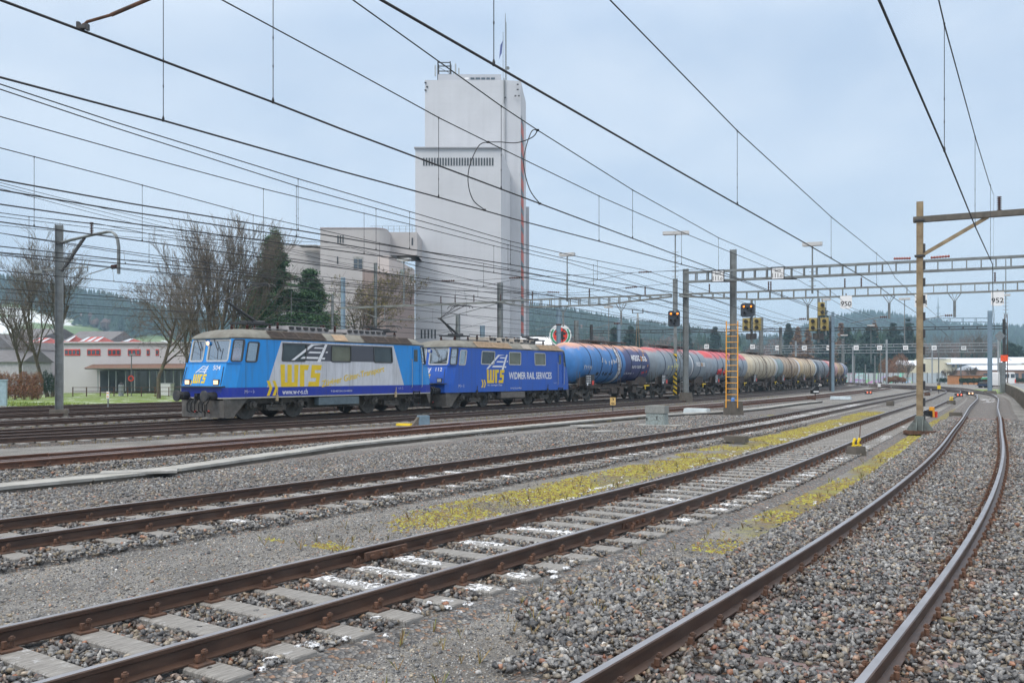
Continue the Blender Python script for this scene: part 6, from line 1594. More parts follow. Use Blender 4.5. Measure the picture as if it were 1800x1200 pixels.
# red light strip with window stack on the stair edge
m = MB(); y0, y1 = 168.9, 175.5
sx_ = lambda y: X2(915.5, 168)+(y-168.6)*(2.75-X2(915.5, 168))/13.4+.04
for i in range(14):
    z0 = 3+i*(zU-9)/14; m.add([(sx_(y0), y0, z0), (sx_(y1), y1, z0), (sx_(y1), y1, z0+(zU-9)/14*.62), (sx_(y0), y0, z0+(zU-9)/14*.62)], [(0, 1, 2, 3)])
loc(m).build('red_stair_strip', pm('dull_red_strip', (.42, .085, .06), .7), t)
m = MB()
for i in range(14):
    z0 = 3+i*(zU-9)/14+(zU-9)/14*.62; m.add([(sx_(y0), y0, z0), (sx_(y1), y1, z0), (sx_(y1), y1, z0+(zU-9)/14*.37), (sx_(y0), y0, z0+(zU-9)/14*.37)], [(0, 1, 2, 3)])
loc(m).build('stair_window', slot_m, t)
m = MB(); extr(m, [(2.0, 183), (3.4, 183), (3.4, 190), (2.0, 190)], 0, Z2(365, 184)); loc(m).build('rear_shaft', silo_s, t, fix=True)
# antennas
m = MB(); zA = Z2(133, 170); cx_ = X2(782, 171)
for x, y in ((-1.3, 0), (1.0, 0), (-1.3, 2), (1.0, 2)): m.bar((cx_+x, 171+y, zU+.6), (cx_+x, 171+y, zU+4.4), .2, .2)
for z in (zU+1.1, zU+2.6, zU+4.2):
    for a, b in (((-1.3, 0), (1.0, 0)), ((1.0, 0), (1.0, 2)), ((-1.3, 0), (-1.3, 2)), ((-1.3, 2), (1.0, 2))): m.bar((cx_+a[0], 171+a[1], z), (cx_+b[0], 171+b[1], z), .16, .16)
m.bar((cx_-1.3, 171, zU+1.1), (cx_+1.0, 171, zU+2.2), .07, .07); m.bar((cx_+1, 171, zU+2.2), (cx_-1.3, 171, zU+3.4), .07, .07); m.box((cx_-.1, 171.4, zU+1.5), (1.0, .7, .9))
loc(m).build('antenna_frame', dark_steel, t)
for dx, h, z in ((-1.75, 2.0, zU+2.6), (2.0, 3.0, zU+2.4), (2.6, 2.2, zU+2.0), (1.6, 1.6, zU+1.6)):
    m = MB(); m.box((cx_+dx, 170.8, z), (.28, .2, h)); loc(m).build('antenna_panel', galv_light, t)
m = MB(); xm = X2(885.5, 172); zT = Z2(24, 172); m.bar((xm+.3, 172, zU), (xm+.3, 172, zT-1.0), .14, .14); m.bar((xm+.55, 172, zU), (xm+.45, 172, zT-1.6), .10, .10)
for i in range(26): z = zU+i*(zT-zU-2)/26; m.bar((xm+.3, 172, z), (xm+.55, 172, z+.3), .05, .05)
m.tube([(xm+.3, 172, zT-1), (xm+.3, 172, zT)], .05, 5); m.lathe([(0, .35), (.15, .3)], (xm+.75, 171.7, zU+3.4), 'y', 10, 0, True); loc(m).build('radio_mast', galv, t)
m = MB(); m.tube([(xm-.12, 171.6, zU), (xm-.12, 171.6, Z2(58, 172))], .05, 6); loc(m).build('flag_pole', galv, t)
m = MB(); zf = Z2(72, 172)
for i in range(6): pass
vs = []
for i in range(7):
    for j in range(4): vs.append((xm-.15-.16*j-.04*i, 171.6+.12*math.sin(j*1.7+i*.5), zf-i*.42-j*.35))
m.add(vs, [(i*4+j, i*4+j+1, (i+1)*4+j+1, (i+1)*4+j) for i in range(6) for j in range(3)]); loc(m).build('flag', pm('blue_flag', (.10, .13, .32), .8), t)

# mill building left of the silo
t = thing('mill_building', 'pinkish beige mill building with a rounded corner left of the silo tower', 'building', (-30, 140, -.26))
def loc2(mb): mb.v = [(a+30, b-140, c+.26) for a, b, c in mb.v]; return mb
Ym = 136; zr_ = Z2(402, Ym); xr_ = X2(672, Ym)
plan = [(X2(563, Ym), Ym), (X2(655, Ym), Ym)]+[(X2(655, Ym)+1.9*math.sin(a), Ym+1.9*(1-math.cos(a))) for a in np.linspace(.3, math.pi/2, 6)]+[(X2(655, Ym)+1.9, 150), (X2(563, Ym), 150)]
m = MB(); extr(m, plan, -.3, zr_); b1 = loc2(m).build('wall', beige_w, t, fix=True)
m = MB(); extr(m, [(x*1.0015-.0, y-.08) for x, y in plan], zr_-.02, zr_+.16); loc2(m).build('roof_edge', pm('mauve_edge', (.32, .27, .27), .7), t, fix=True)
m = MB(); Yw = 139; extr(m, [(X2(495, Yw), Yw), (X2(564, Yw), Yw), (X2(564, Yw), 152), (X2(495, Yw), 152)], -.3, Z2(431, Yw)); loc2(m).build('wing', beige_w, t, fix=True)
m = MB(); m.box((X2(545, 138), 137.4, Z2(433, 137.4)), (2.7, 2.5, .12)); loc2(m).build('canopy_slab', conc, t)
for (u0, u1, v0, v1) in ((593, 595.2, 414, 427), (597.5, 599.5, 414, 427), (602, 604, 414, 427), (592.5, 594.5, 451, 464)):
    m = MB(); m.box((X2((u0+u1)/2, Ym), Ym-.03, Z2((v0+v1)/2, Ym)), ((u1-u0)/F*Ym, .1, (v1-v0)/F*Ym)); loc2(m).build('slot_window', slot_m, b1)
m = MB(); m.box((X2(629.5, Ym), Ym-.03, Z2(461.5, Ym)), (17/F*Ym, .1, 21/F*Ym)); wf = loc2(m).build('window', conc, b1)
for dx in (-1, 1):
    for dz in (-1, 1): m = MB(); m.box((X2(629.5+dx*3.9, Ym), Ym-.09, Z2(463.5+dz*4.4, Ym)), (6.6/F*Ym, .06, 7.6/F*Ym)); loc2(m).build('pane', glass_b, wf)
# bridge to the silo
Yb = 142; m = MB(); extr(m, [(X2(671, Yb), Yb), (X2(733, Yb), Yb), (X2(733, Yb), 150), (X2(671, Yb), 150)], Z2(448, Yb), Z2(408, Yb)); m.box((X2(700, Yb), Yb-.1, Z2(448, Yb)), (5.6, .3, .18)); br = loc2(m).build('link_bridge', beige_w, t, fix=True)
for (u0, u1, v0, v1) in ((723.5, 726, 418, 431),): m = MB(); m.box((X2((u0+u1)/2, Yb), Yb-.03, Z2((v0+v1)/2, Yb)), ((u1-u0)/F*Yb, .1, (v1-v0)/F*Yb)); loc2(m).build('slot_window', slot_m, br)
m = MB(); zt_ = Z2(397, Yb)
for u in (672, 682, 692, 702, 713, 724, 731): m.bar((X2(u, Yb), Yb+.3, Z2(408, Yb)), (X2(u, Yb), Yb+.3, zt_), .05, .05)
for z in (zt_, (zt_+Z2(408, Yb))/2): m.bar((X2(650, Yb), Yb+.3, z), (X2(732, Yb), Yb+.3, z), .04, .04)
loc2(m).build('roof_railing', galv, t)
# mauve brown annexe in front, with roofs that fall away to the right
t = thing('mill_annexe', 'mauve brown annexe building between the rounded mill and the silo tower', 'building', (-20, 132, -.26))
def loc3(mb): mb.v = [(a+20, b-132, c+.26) for a, b, c in mb.v]; return mb
def wedge(mb, A, B, C, z0):     # plan corner A (left) B (corner) C (far right), tops from z
    (ax, ay, az), (bx, by, bz), (cx2, cy2, cz) = A, B, C; D_ = (ax+cx2-bx, ay+cy2-by, (az+cz)/2)
    vs = [(ax, ay, z0), (bx, by, z0), (cx2, cy2, z0), (D_[0], D_[1], z0), (ax, ay, az), (bx, by, bz), (cx2, cy2, cz), (D_[0], D_[1], D_[2])]
    mb.add(vs, [(0, 1, 5, 4), (1, 2, 6, 5), (2, 3, 7, 6), (3, 0, 4, 7), (4, 5, 6, 7)])
m = MB(); wedge(m, (X2(637, 128), 128, Z2(472, 128)), (X2(678, 127), 127, Z2(480, 127)), (X2(728.5, 141), 141, Z2(505, 141)), -.3); loc3(m).build('brown_wall', brown_w, t, fix=True)
m = MB(); wedge(m, (X2(664, 133), 133, Z2(450, 133)), (X2(684, 133), 133, Z2(449, 133)), (X2(729, 146), 146, Z2(474, 146)), -.3); b2 = loc3(m).build('pale_wall', pm('pale_pink_wall', (.52, .47, .45), .85, 0, .05, .3), t, fix=True)
m = MB()
for u, v, Y in ((705, 479, 138.8), (723, 489, 143.8)): m.box((X2(u, Y), Y-.25, Z2(v, Y)), (.8, .5, .85))
loc3(m).build('window', pm('pale_window', (.30, .36, .34), .3), b2)

# white hall with red windows at the left
t = thing('white_hall', 'long white workshop hall with red framed windows and red roof lights at the left', 'building', (-42, 112, -.26))
def loc4(mb): mb.v = [(a+42, b-112, c+.26) for a, b, c in mb.v]; return mb
hall_w = wall_mat('hall_white', (.50, .49, .51), 5, .97); Yh = 110
m = MB(); extr(m, [(X2(112, Yh), Yh), (X2(350, Yh), Yh), (X2(350, Yh), Yh+25), (X2(112, Yh), Yh+25)], -.3, Z2(602, Yh)); m.box((X2(231, Yh), Yh-.1, Z2(602, Yh)), (16.6, .4, .16)); hw_ = loc4(m).build('wall', hall_w, t, fix=True)
for u0, u1 in ((114, 141), (153.5, 176.5), (190, 212), (225, 247), (258, 263), (274, 279)):
    m = MB(); cx_, cz_, wd, ht = X2((u0+u1)/2, Yh), Z2(619, Yh), (u1-u0)/F*Yh, .72; m.box((cx_, Yh-.03, cz_), (wd, .12, ht)); f_ = loc4(m).build('window', red_p, hw_)
    n_ = max(1, int(wd/.45)); m = MB()
    for j in range(n_): m.box((cx_-wd/2+wd*(j+.5)/n_, Yh-.08, cz_), (wd/n_*.74, .08, ht*.68))
    loc4(m).build('pane', glass_b, f_)
m = MB(); extr(m, [(X2(149, 106), 106), (X2(345, 106), 106), (X2(345, 106), 109.9), (X2(149, 106), 109.9)], Z2(649, 106), Z2(647, 106)); loc4(m).build('canopy_edge', conc, t, fix=True)
m = MB(); m.add([(X2(147, 106), 105.9, Z2(647, 106)), (X2(345, 106), 105.9, Z2(647, 106)), (X2(345, 108), 109.9, Z2(638.5, 109)), (X2(150, 108), 109.9, Z2(640, 109))], [(0, 1, 2, 3)]); loc4(m).build('rusty_canopy_roof', pm('rust_red_roof', (.15, .085, .06), .8, 0, .2, 2), t)
m = MB(); m.box((X2(262, 109), 109, 1.15), (11.5, .2, 2.5)); loc4(m).build('glass_front', glass_b, t)
for u in (172, 191, 204, 221, 237, 263, 276, 290, 305, 318): m = MB(); m.box((X2(u, 107), 107, 1.2), (.08, .08, 2.5)); loc4(m).build('post', galv_light, t)
red_roof = pm('red_rooflight', (.36, .07, .06), .6); tile_g = pm('grey_roof', (.14, .14, .15), .8, 0, .15, 2)
for u0, u1, v0, v1 in ((135, 172, 590, 601), (210, 226, 593, 601), (40, 76, 592, 602), (110, 121, 588, 601)):
    m = MB(); Y = Yh+3; a, b = X2(u0, Y), X2(u1, Y); z0, z1 = Z2(v1, Y), Z2(v0, Y)
    m.add([(a, Y, z0), (b, Y, z0), (b-.7, Y+3, z1), (a+.4, Y+3, z1), (b, Y+6, z0)], [(0, 1, 2, 3), (1, 4, 2)]); rf = loc4(m).build('roof_light', red_roof, t)
    m = MB(); k = max(1, int((b-a)/.75))
    for j in range(k):
        p0 = a+(b-a)*(j+.14)/k; p1 = a+(b-a)*(j+.86)/k; s0 = .25; m.add([(p0+.05, Y+.3, z0+(z1-z0)*.1+.03), (p1-.05, Y+.3, z0+(z1-z0)*.1+.03), (p1-.3, Y+2.7, z0+(z1-z0)*.9+.03), (p0-.05+.1, Y+2.7, z0+(z1-z0)*.9+.03)], [(0, 1, 2, 3)])
    loc4(m).build('pane', pm('skylight_glass', (.5, .54, .58), .2), rf)
def house(label, u0, u1, vb, ve, vr, Y, wallm, roofm, depth=10, name='house', group=None, gable=False):
    a, b = X2(u0, Y), X2(u1, Y); t = thing(name, label, 'building', ((a+b)/2, Y, -.26), 0, group); wd = b-a; ze, zr0 = Z2(ve, Y)+.26, Z2(vr, Y)+.26
    m = MB(); extr(m, [(-wd/2, 0), (wd/2, 0), (wd/2, depth), (-wd/2, depth)], 0, ze); m.build('wall', wallm, t, fix=True)
    m = MB()
    if gable: m.add([(-wd/2-.2, -.3, ze), (wd/2+.2, -.3, ze), (wd/2+.2, depth+.3, ze), (-wd/2-.2, depth+.3, ze), (0, -.3, zr0), (0, depth+.3, zr0)], [(0, 1, 4), (2, 3, 5), (1, 2, 5, 4), (3, 0, 4, 5)])
    else: m.add([(-wd/2-.2, -.3, ze), (wd/2+.2, -.3, ze), (wd/2+.2, depth+.3, ze), (-wd/2-.2, depth+.3, ze), (-wd/2-.2, depth/2, zr0), (wd/2+.2, depth/2, zr0)], [(0, 1, 5, 4), (2, 3, 4, 5), (1, 2, 5), (3, 0, 4)])
    m.build('roof', roofm, t, fix=True); return t
house('grey slate roofed shed behind the white hall at the left', 112, 188, 650, 601, 579, 122, hall_w, tile_g)
house('dark grey roofed house left of the curved arm mast', 10, 75, 690, 592, 574, 130, hall_w, tile_g, 12)
house('low shed with a grey roof at the left edge', -30, 40, 690, 636, 614, 96, pm('pale_lilac_wall', (.42, .41, .45), .8), tile_g, 6, 'shed')
house('dark gable with a red edge at the left border of the picture', -30, 22, 690, 612, 586, 118, hall_w, tile_g, 12, 'house', None, True)
m = house('white hall roofed with snow at the left behind the first bare trees', 60, 115, 690, 606, 600, 140, hall_w, red_roof, 10)
# low hall with lettering board and the ladybird disc
t = house('low white hall with a black lettered board behind the second locomotive', 918, 968, 690, 606, 588, 120, pm('white_board_wall', (.62, .64, .63), .7), snow_m, 14, 'depot_hall')
text_obj('lettering', 'n gut', 1, lambda a, b: (a-1.05+.3, -.02, Z2(606, 120)+.26-.55+b-.1), text_black, t, .012, 0, 'LEFT', (2.3, .75))
text_obj('lettering', 'nch', 1, lambda a, b: (a-2.6, -.02, Z2(606, 120)+.26-.55+b+.02), text_black, t, .012, 0, 'LEFT', (1.4, .5))
Yd = 117; t = thing('ladybird_disc_sign', 'round sign with a red ladybird in a white and green ring, over the first wagon', 'sign', (X2(985, Yd), Yd, -.26))
zc_ = Z2(589, Yd)+.26; m = MB(); m.lathe([(0, 1.40), (.12, 1.40)], (0, 0, zc_), 'y', 40, 0, True); m.build('disc', white_p, t)
m = MB()
for a0, a1 in ((140, 245), (-65, 40)):
    q = [R(a0+(a1-a0)*i/12) for i in range(13)]; m.prism([(1.24*math.cos(a), 1.24*math.sin(a)) for a in q]+[(1.02*math.cos(a), 1.02*math.sin(a)) for a in reversed(q)], lambda a, b, d: (a, -.004-d, zc_+b), .012)
m.build('green_arc', pm('sign_green', (.02, .30, .16), .5), t, fix=True)
m = MB(); m.prism([(.92*math.cos(2*math.pi*i/28), .95*math.sin(2*math.pi*i/28)) for i in range(28)], lambda a, b, d: (a, -.004-d, zc_+b), .012); m.build('dark_field', text_black, t, fix=True)
m = MB(); q = [R(a) for a in range(112, 300, 12)]; m.prism([(.86*math.cos(a)-.06, .80*math.sin(a)-.08) for a in q], lambda a, b, d: (a, -.02-d, zc_+b), .012); q = [R(a) for a in range(-75, 72, 12)]; m.prism([(.72*math.cos(a)+.16, .80*math.sin(a)-.08) for a in q], lambda a, b, d: (a, -.02-d, zc_+b), .012); m.prism([(.25*math.cos(2*math.pi*i/10)+.1, .25*math.sin(2*math.pi*i/10)+.72) for i in range(10)], lambda a, b, d: (a, -.02-d, zc_+b), .012); m.build('ladybird', pm('ladybird_red', (.72, .04, .02), .5), t, fix=True)
m = MB()
for x, z, r_ in ((-.5, .15, .2), (-.35, -.42, .17), (.5, .2, .19), (.42, -.38, .17), (.02, -.62, .12), (-.2, .42, .12)): m.prism([(x+r_*math.cos(2*math.pi*i/12), z+r_*math.sin(2*math.pi*i/12)) for i in range(12)], lambda a, b, d: (a, -.034-d, zc_+b), .01)
m.build('ladybird_spot', text_black, t, fix=True)
m = MB(); m.box((-.6, .2, zc_/2-.3), (.15, .15, zc_-.6)); m.box((.6, .2, zc_/2-.3), (.15, .15, zc_-.6)); m.build('stand', galv, t)

# houses and yard at the far right
cream = wall_mat('cream_render', (.60, .57, .44), 6, .98, .1); sky_blue = pm('pale_blue_cladding', (.30, .42, .52), .7)
Yq = 262
t = thing('cream_apartment_house', 'cream two storey house with snowy roof and pale blue upper cladding at far right', 'building', (X2(1700, Yq), Yq, -.26)); ox = X2(1700, Yq)
LX = lambda u: X2(u, Yq)-ox; LZ = lambda v: Z2(v, Yq)+.26
m = MB(); extr(m, [(LX(1640), 0), (LX(1672), 0), (LX(1672), 12), (LX(1640), 12)], 0, LZ(630)); extr(m, [(LX(1672), .6), (LX(1790), .6), (LX(1790), 12), (LX(1672), 12)], 0, LZ(640)); m.build('wall', cream, t, fix=True)
m = MB(); m.add([(LX(1662), -1.0, LZ(638.5)), (LX(1792), -1.0, LZ(638.5)), (LX(1792), 9, LZ(628)), (LX(1650), 9, LZ(628))], [(0, 1, 2, 3)]); m.add([(LX(1639), -.3, LZ(630)), (LX(1663), -.3, LZ(630)), (LX(1663), 12, LZ(628)), (LX(1639), 12, LZ(628))], [(0, 1, 2, 3)]); m.box((LX(1727), -1.0, LZ(639.4)), ((1792-1662)/F*Yq, .15, .25)); m.build('roof', pm('snowy_roof', (.62, .68, .76), .7, 0, .1, .4), t)
for u0, u1 in ((1684, 1708), (1717, 1734)): m = MB(); m.box((LX((u0+u1)/2), .5, LZ(643)), ((u1-u0)/F*Yq, .15, 1.1)); m.build('cladding', sky_blue, t)
for u, v in ((1677, 642), (1690, 642.5), (1679, 656), (1690, 656), (1703, 656), (1716, 656), (1656, 655), (1745, 643)):
    m = MB(); m.box((LX(u), .42 if u > 1672 else -.05, LZ(v)), (.95, .12, 1.15)); f_ = m.build('window', white_p, t); m = MB(); m.box((LX(u), .34 if u > 1672 else -.12, LZ(v)), (.78, .06, .98)); m.build('pane', glass_b, f_)
t = house('small cream house at the end of the graffiti barrier, with a snowy roof', 1590, 1642, 672, 642, 633, 268, cream, pm('snowy_roof_b', (.62, .68, .76), .7), 9)
t = house('long low building with brown infills and snowy roof at the right border', 1724, 1840, 672, 650, 641, 236, pm('brown_infill', (.27, .17, .13), .8), pm('snowy_roof_c', (.64, .70, .78), .7), 14, 'pavilion')
for k, u in enumerate((1733, 1760, 1786, 1800)): m = MB(); m.box(((X2(u, 236)-X2(1782, 236)), -.06, 1.5), (1.2, .1, 2.0)); m.build('window', glass_b, t)
house('white gabled house end at the far right border', 1787, 1830, 672, 638, 627, 285, cream, pm('snowy_roof_d', (.6, .66, .74), .7), 10)
t = house('orange brown garden shed behind the switches', 1684, 1734, 672, 659.5, 658.5, 205, pm('orange_shed', (.45, .20, .08), .8), dark_wood, 5, 'shed')
# graffiti covered noise barrier
Yn = 240; t = thing('noise_barrier', 'pale noise barrier painted with colourful graffiti behind the last tank wagon', 'barrier', (X2(1540, Yn), Yn, -.26)); ox = X2(1540, Yn)
def graff():
    n = NT('graffiti_panel'); v = n.vor(.35, 'Color', n.map((1, 1, 1.6))); hs = n.t.nodes.new('ShaderNodeHueSaturation'); hs.inputs['Saturation'].default_value = 1.2; n.t.links.new(v, hs.inputs['Color'])
    f = n.ramp(n.noise(.55, 5, rough=.7, dist=1.5), [(.50, 0), (.56, .65)]); c = n.mix(f, (.44, .50, .52), hs.outputs['Color'])
    e = n.ramp(n.noise(1.2, 5, rough=.7, dist=2), [(.60, 0), (.66, .8)]); return n.fin(n.mix(e, c, (.55, .08, .12)), .7)
gm = graff(); gm2 = pm('barrier_panel', (.40, .46, .50), .7, 0, .12, 1)
for i in range(27):
    u0 = 1432+i*8.6; u1 = u0+8.4
    m = MB(); m.box((X2((u0+u1)/2, Yn)-ox, 0, 1.3), ((u1-u0)/F*Yn, .12, 2.6)); m.build('panel', gm if i < 20 else gm2, t)
    m = MB(); m.box((X2(u0, Yn)-ox, -.06, 1.35), (.16, .2, 2.75)); m.build('post', galv, t)
# retaining wall and platform at right
m = MB(); wall = [Vector((24, 41, 0)), Vector((33.5, 60, 0)), Vector((46, 84, 0)), Vector((59.7, 111, 0)), Vector((64, 119, 0)), Vector((120, 119, 0))]
t = thing('retaining_wall', 'stained concrete retaining wall with posts along the right edge', 'wall', (0, 0, 0)); zt_ = .80
for a, b in zip(wall, wall[1:]): m.bar(a+Vector((0, 0, .26)), b+Vector((0, 0, .26)), .22, 1.08)
m.build('wall', pm('stained_concrete', (.34, .33, .28), .9, 0, .2, 2.5, (.14, .15, .09), 1.1, (.42, .68), .3), t)
for a, b in zip(wall[:4], wall[1:5]):
    n = int((b-a).length/2.4)
    for i in range(n): p = a.lerp(b, i/n); m = MB(); m.box((p.x-.13, p.y, .24), (.2, .22, 1.02), 1.1); m.build('post', conc_dark, t)
m = MB(); m.add([(24.1, 41, zt_-.02), (33.6, 60, zt_-.02), (46.1, 84, zt_-.02), (59.8, 111, zt_-.02), (64, 118.9, zt_-.02), (140, 118.9, zt_-.02), (140, 41, zt_-.02)], [tuple(range(7))]); tag(m.build('platform', pm('platform_asphalt', (.17, .18, .19), .8, 0, .2, 1, (.5, .52, .55), .35, (.55, .7))), kind='structure')
# white van, covered stack and a parked dark digger near the sheds
p = gp(1774, 671.5, -.2); p = Vector((X2(1774, 150), 150, -.22)); t = thing('parked_van', 'white panel van parked beside the lattice mast at right', 'van', p, .05)
m = MB(); pr = [(-1.0, .35), (1.0, .35), (1.0, 1.3), (.86, 2.45), (.7, 2.55), (-.7, 2.55), (-.86, 2.45), (-1.0, 1.3)]; m.prism(pr, lambda a, b, d: (a, d-.2, b), 4.6); vb_ = m.build('body', white_p, t, fix=True)
bm = bmesh.new(); bm.from_mesh(vb_.data); bmesh.ops.bevel(bm, geom=bm.edges[:], offset=.06, segments=2, affect='EDGES'); bm.to_mesh(vb_.data); bm.free()
for x in (-.46, .46): m = MB(); m.box((x, -.22, 1.95), (.66, .05, .62)); m.build('rear_window', glass_b, t)
for x in (-.88, .88):
    m = MB(); m.box((x, -.22, 1.1), (.16, .06, .6)); m.build('tail_light', red_p, t)
    for y in (.6, 3.5): m = MB(); m.lathe([(-.1, .34), (.1, .34)], (x, y, .34), 'x', 16, 0, True); m.build('wheel', black_m, t)
p = Vector((X2(1748, 165), 165, -.22)); t = thing('covered_stack', 'low timber stack under a green and white tarpaulin beside the van', 'stack', p); m = MB(); m.box((0, 0, .7), (3.6, 1.2, 1.3)); m.build('timber', rusty, t); m = MB(); m.box((0, -.02, 1.5), (4.2, 1.5, .35), top=.9); m.build('tarpaulin', pm('green_tarp', (.05, .25, .13), .6), t); m = MB(); m.box((0, -.02, 1.72), (3.8, 1.3, .12)); m.build('snow_cover', snow_m, t)
p = Vector((X2(1728, 150), 150, -.22)); t = thing('small_trailer', 'dark blue small trailer with a grey cover beside the strong blue mast', 'trailer', p); m = MB(); m.box((0, 0, .9), (3.2, 1.4, .5)); m.bar((-2.6, 0, .5), (-1.6, 0, .8), .1, .1); m.build('bed', pm('navy_paint', (.03, .05, .10), .5), t); m = MB(); m.lathe([(-1.5, .55), (1.5, .55)], (0, 0, 1.35), 'x', 14, 0, True); m.build('cover', dark_steel, t)
for x in (-.8, .9): m = MB(); m.lathe([(-.8, .36), (.8, .36)], (x, 0, .36), 'y', 14, 0, True); m.build('wheel', black_m, t)
t.scale = (.5, .5, .5)

# ------------------------------------------------------------------ grass strip at the left, hedge, railing
def grass_mat():
    n = NT('winter_grass'); c = n.ramp(n.noise(.6, 6, rough=.7), [(.3, (.085, .14, .022)), (.6, (.15, .215, .035)), (.8, (.20, .22, .06))])
    s_ = n.ramp(n.noise(.55, 8, rough=.78), [(.55, 0), (.63, 1)]); c = n.mix(s_, c, (.70, .74, .78))
    n.bump(n.noise(12, 4), .6, .05); return n.fin(c, .85)
grass_m = grass_mat(); m = MB()
g_ = [sw(s_, wd, -.235) for s_ in range(-80, 100, 20) for wd in (-110, -85, -70, -57.6)]
m.add(g_, [(i*4+k, i*4+k+1, (i+1)*4+k+1, (i+1)*4+k) for i in range(8) for k in range(3)]); tag(m.build('grass_field', grass_m), kind='structure')
m = MB(); m.add([(54, 104, -.235), (58.5, 109.5, -.235), (63.5, 120, -.235), (72, 135, -.235), (68, 136, -.235)], [(0, 1, 2, 3, 4)]); tag(m.build('grass_field', grass_m), kind='structure')
m = MB(); n = 26000
for i in range(n):
    s_, wd = random.uniform(-35, 40), -57.3-abs(random.gauss(0, 14))
    p = sw(s_, wd, -.24); u = CX+F*p.x/max(p.y, 1)
    if u < -20 or u > 420 or p.y < 30: continue
    a = random.random()*3.14; h = random.uniform(.06, .16); d = Vector((math.cos(a), math.sin(a), 0))*.05; m.add([p-d, p+d, p+Vector((random.uniform(-.06, .06), random.uniform(-.06, .06), h))], [(0, 1, 2)])
def blade():
    n = NT('grass_blades'); g = n.t.nodes.new('ShaderNodeNewGeometry'); return n.fin(n.ramp(g.outputs['Random Per Island'], [(0, (.09, .155, .022)), (.6, (.17, .24, .035)), (1, (.27, .27, .08))]), .8)
tag(m.build('grass', blade()), kind='stuff')
m = MB(); k = 0
for i in range(420):
    s_, wd = random.uniform(-30, 34), -58-abs(random.gauss(0, 13)); p = sw(s_, wd, -.2); u = CX+F*p.x/max(p.y, 1)
    if -20 < u < 420: blob(m, p, random.uniform(.15, .7), random.uniform(.1, .35), random.random()*3, -.22, .06)
tag(m.build('snow', snow_m), kind='stuff')
a, b = Vector((X2(128, 92), 92, -.24)), Vector((X2(345, 92), 92, -.24)); t = thing('low_railing', 'low rusty two bar railing along the grass at the left', 'railing', a); L = (b-a)
for i in range(10): p = L*i/9; m = MB(); m.bar(p, p+Vector((0, 0, .95)), .08, .08); m.build('post', rusty, t)
m = MB(); m.bar(Vector((0, 0, .9)), L+Vector((0, 0, .9)), .05, .05); m.bar(Vector((0, 0, .5)), L+Vector((0, 0, .5)), .05, .05); m.build('rail', rusty, t)
p = Vector((X2(292, 95), 95, -.24)); t = thing('white_container', 'small white skip container on the grass behind the railing', 'container', p); m = MB(); m.box((0, 0, .65), (1.2, 1.0, 1.2), top=1.08); m.build('tub', white_p, t); m = MB(); m.box((0, 0, 1.28), (1.36, 1.14, .06)); m.build('rim', galv_light, t)
p = Vector((X2(213, 94), 94, -.24)); t = thing('litter_bin', 'pale round bin behind the railing at the left', 'bin', p); m = MB(); m.lathe([(0, .25), (1.1, .28), (1.15, .2)], (0, 0, 0), 'z', 12, 0, True); m.build('drum', galv_light, t); m = MB(); m.lathe([(0, .24), (.25, .1)], (0, 0, 1.14), 'z', 12, 0, True); m.build('cap', dark_steel, t)
p = Vector((X2(231, 93), 93, -.24)); t = thing('street_lamp', 'thin street lamp with an orange ring hanging on it at the left', 'lamp post', p); m = MB(); m.tube([(0, 0, 0), (0, 0, 4.0), (.05, 0, 4.1), (-.1, 0, 4.2)], .05, 6); m.build('pole', galv, t); m = MB(); m.box((.12, 0, 4.2), (.6, .22, .1)); m.build('lamp_head', galv_light, t)
m = MB(); m.lathe([(-.05, .18), (-.05, .30), (.05, .30), (.05, .18), (-.05, .18)], (0, -.1, 1.8), 'y', 16); m.build('life_ring', red_p, t)
p = Vector((X2(-6, 62), 62, -.24)); t = thing('relay_cabinet', 'pale grey blue equipment cabinet at the left border', 'cabinet', p, .4); m = MB(); m.box((0, 0, .95), (1.2, .8, 1.7)); m.box((0, 0, 1.82), (1.3, .9, .08)); m.build('case', pm('cabinet_blue_grey', (.30, .40, .47), .5), t); m = MB(); m.box((0, 0, .06), (1.15, .75, .2)); m.build('plinth', conc, t)

# ------------------------------------------------------------------ trees
bark_d = pm('dark_bark', (.10, .078, .058), .9, 0, .3, 4, (.13, .14, .07), 2, (.5, .7), .4); twig_m = pm('twig_brown', (.13, .108, .088), .9, 0, .3, 3); leaf_y = pm('olive_last_leaves', (.14, .12, .035), .8, 0, .4, 2)
def leaf_mat(name, stops):
    n = NT(name); g = n.t.nodes.new('ShaderNodeNewGeometry'); return n.fin(n.ramp(g.outputs['Random Per Island'], stops), .8)
pine_l = leaf_mat('pine_needles', [(0, (.018, .05, .026)), (.5, (.04, .105, .045)), (1, (.085, .165, .065))]); larch_l = leaf_mat('larch_needles', [(0, (.16, .075, .03)), (.5, (.26, .13, .05)), (1, (.33, .19, .08))])
thick_l = leaf_mat('leafless_thicket', [(0, (.08, .05, .045)), (.5, (.17, .10, .085)), (1, (.26, .16, .13))]); hedge_l = leaf_mat('hedge_autumn', [(0, (.10, .04, .025)), (.4, (.22, .09, .05)), (.75, (.30, .15, .08)), (1, (.14, .13, .05))]); dark_l = leaf_mat('dark_evergreen', [(0, (.01, .03, .022)), (.6, (.022, .058, .036)), (1, (.04, .085, .05))])
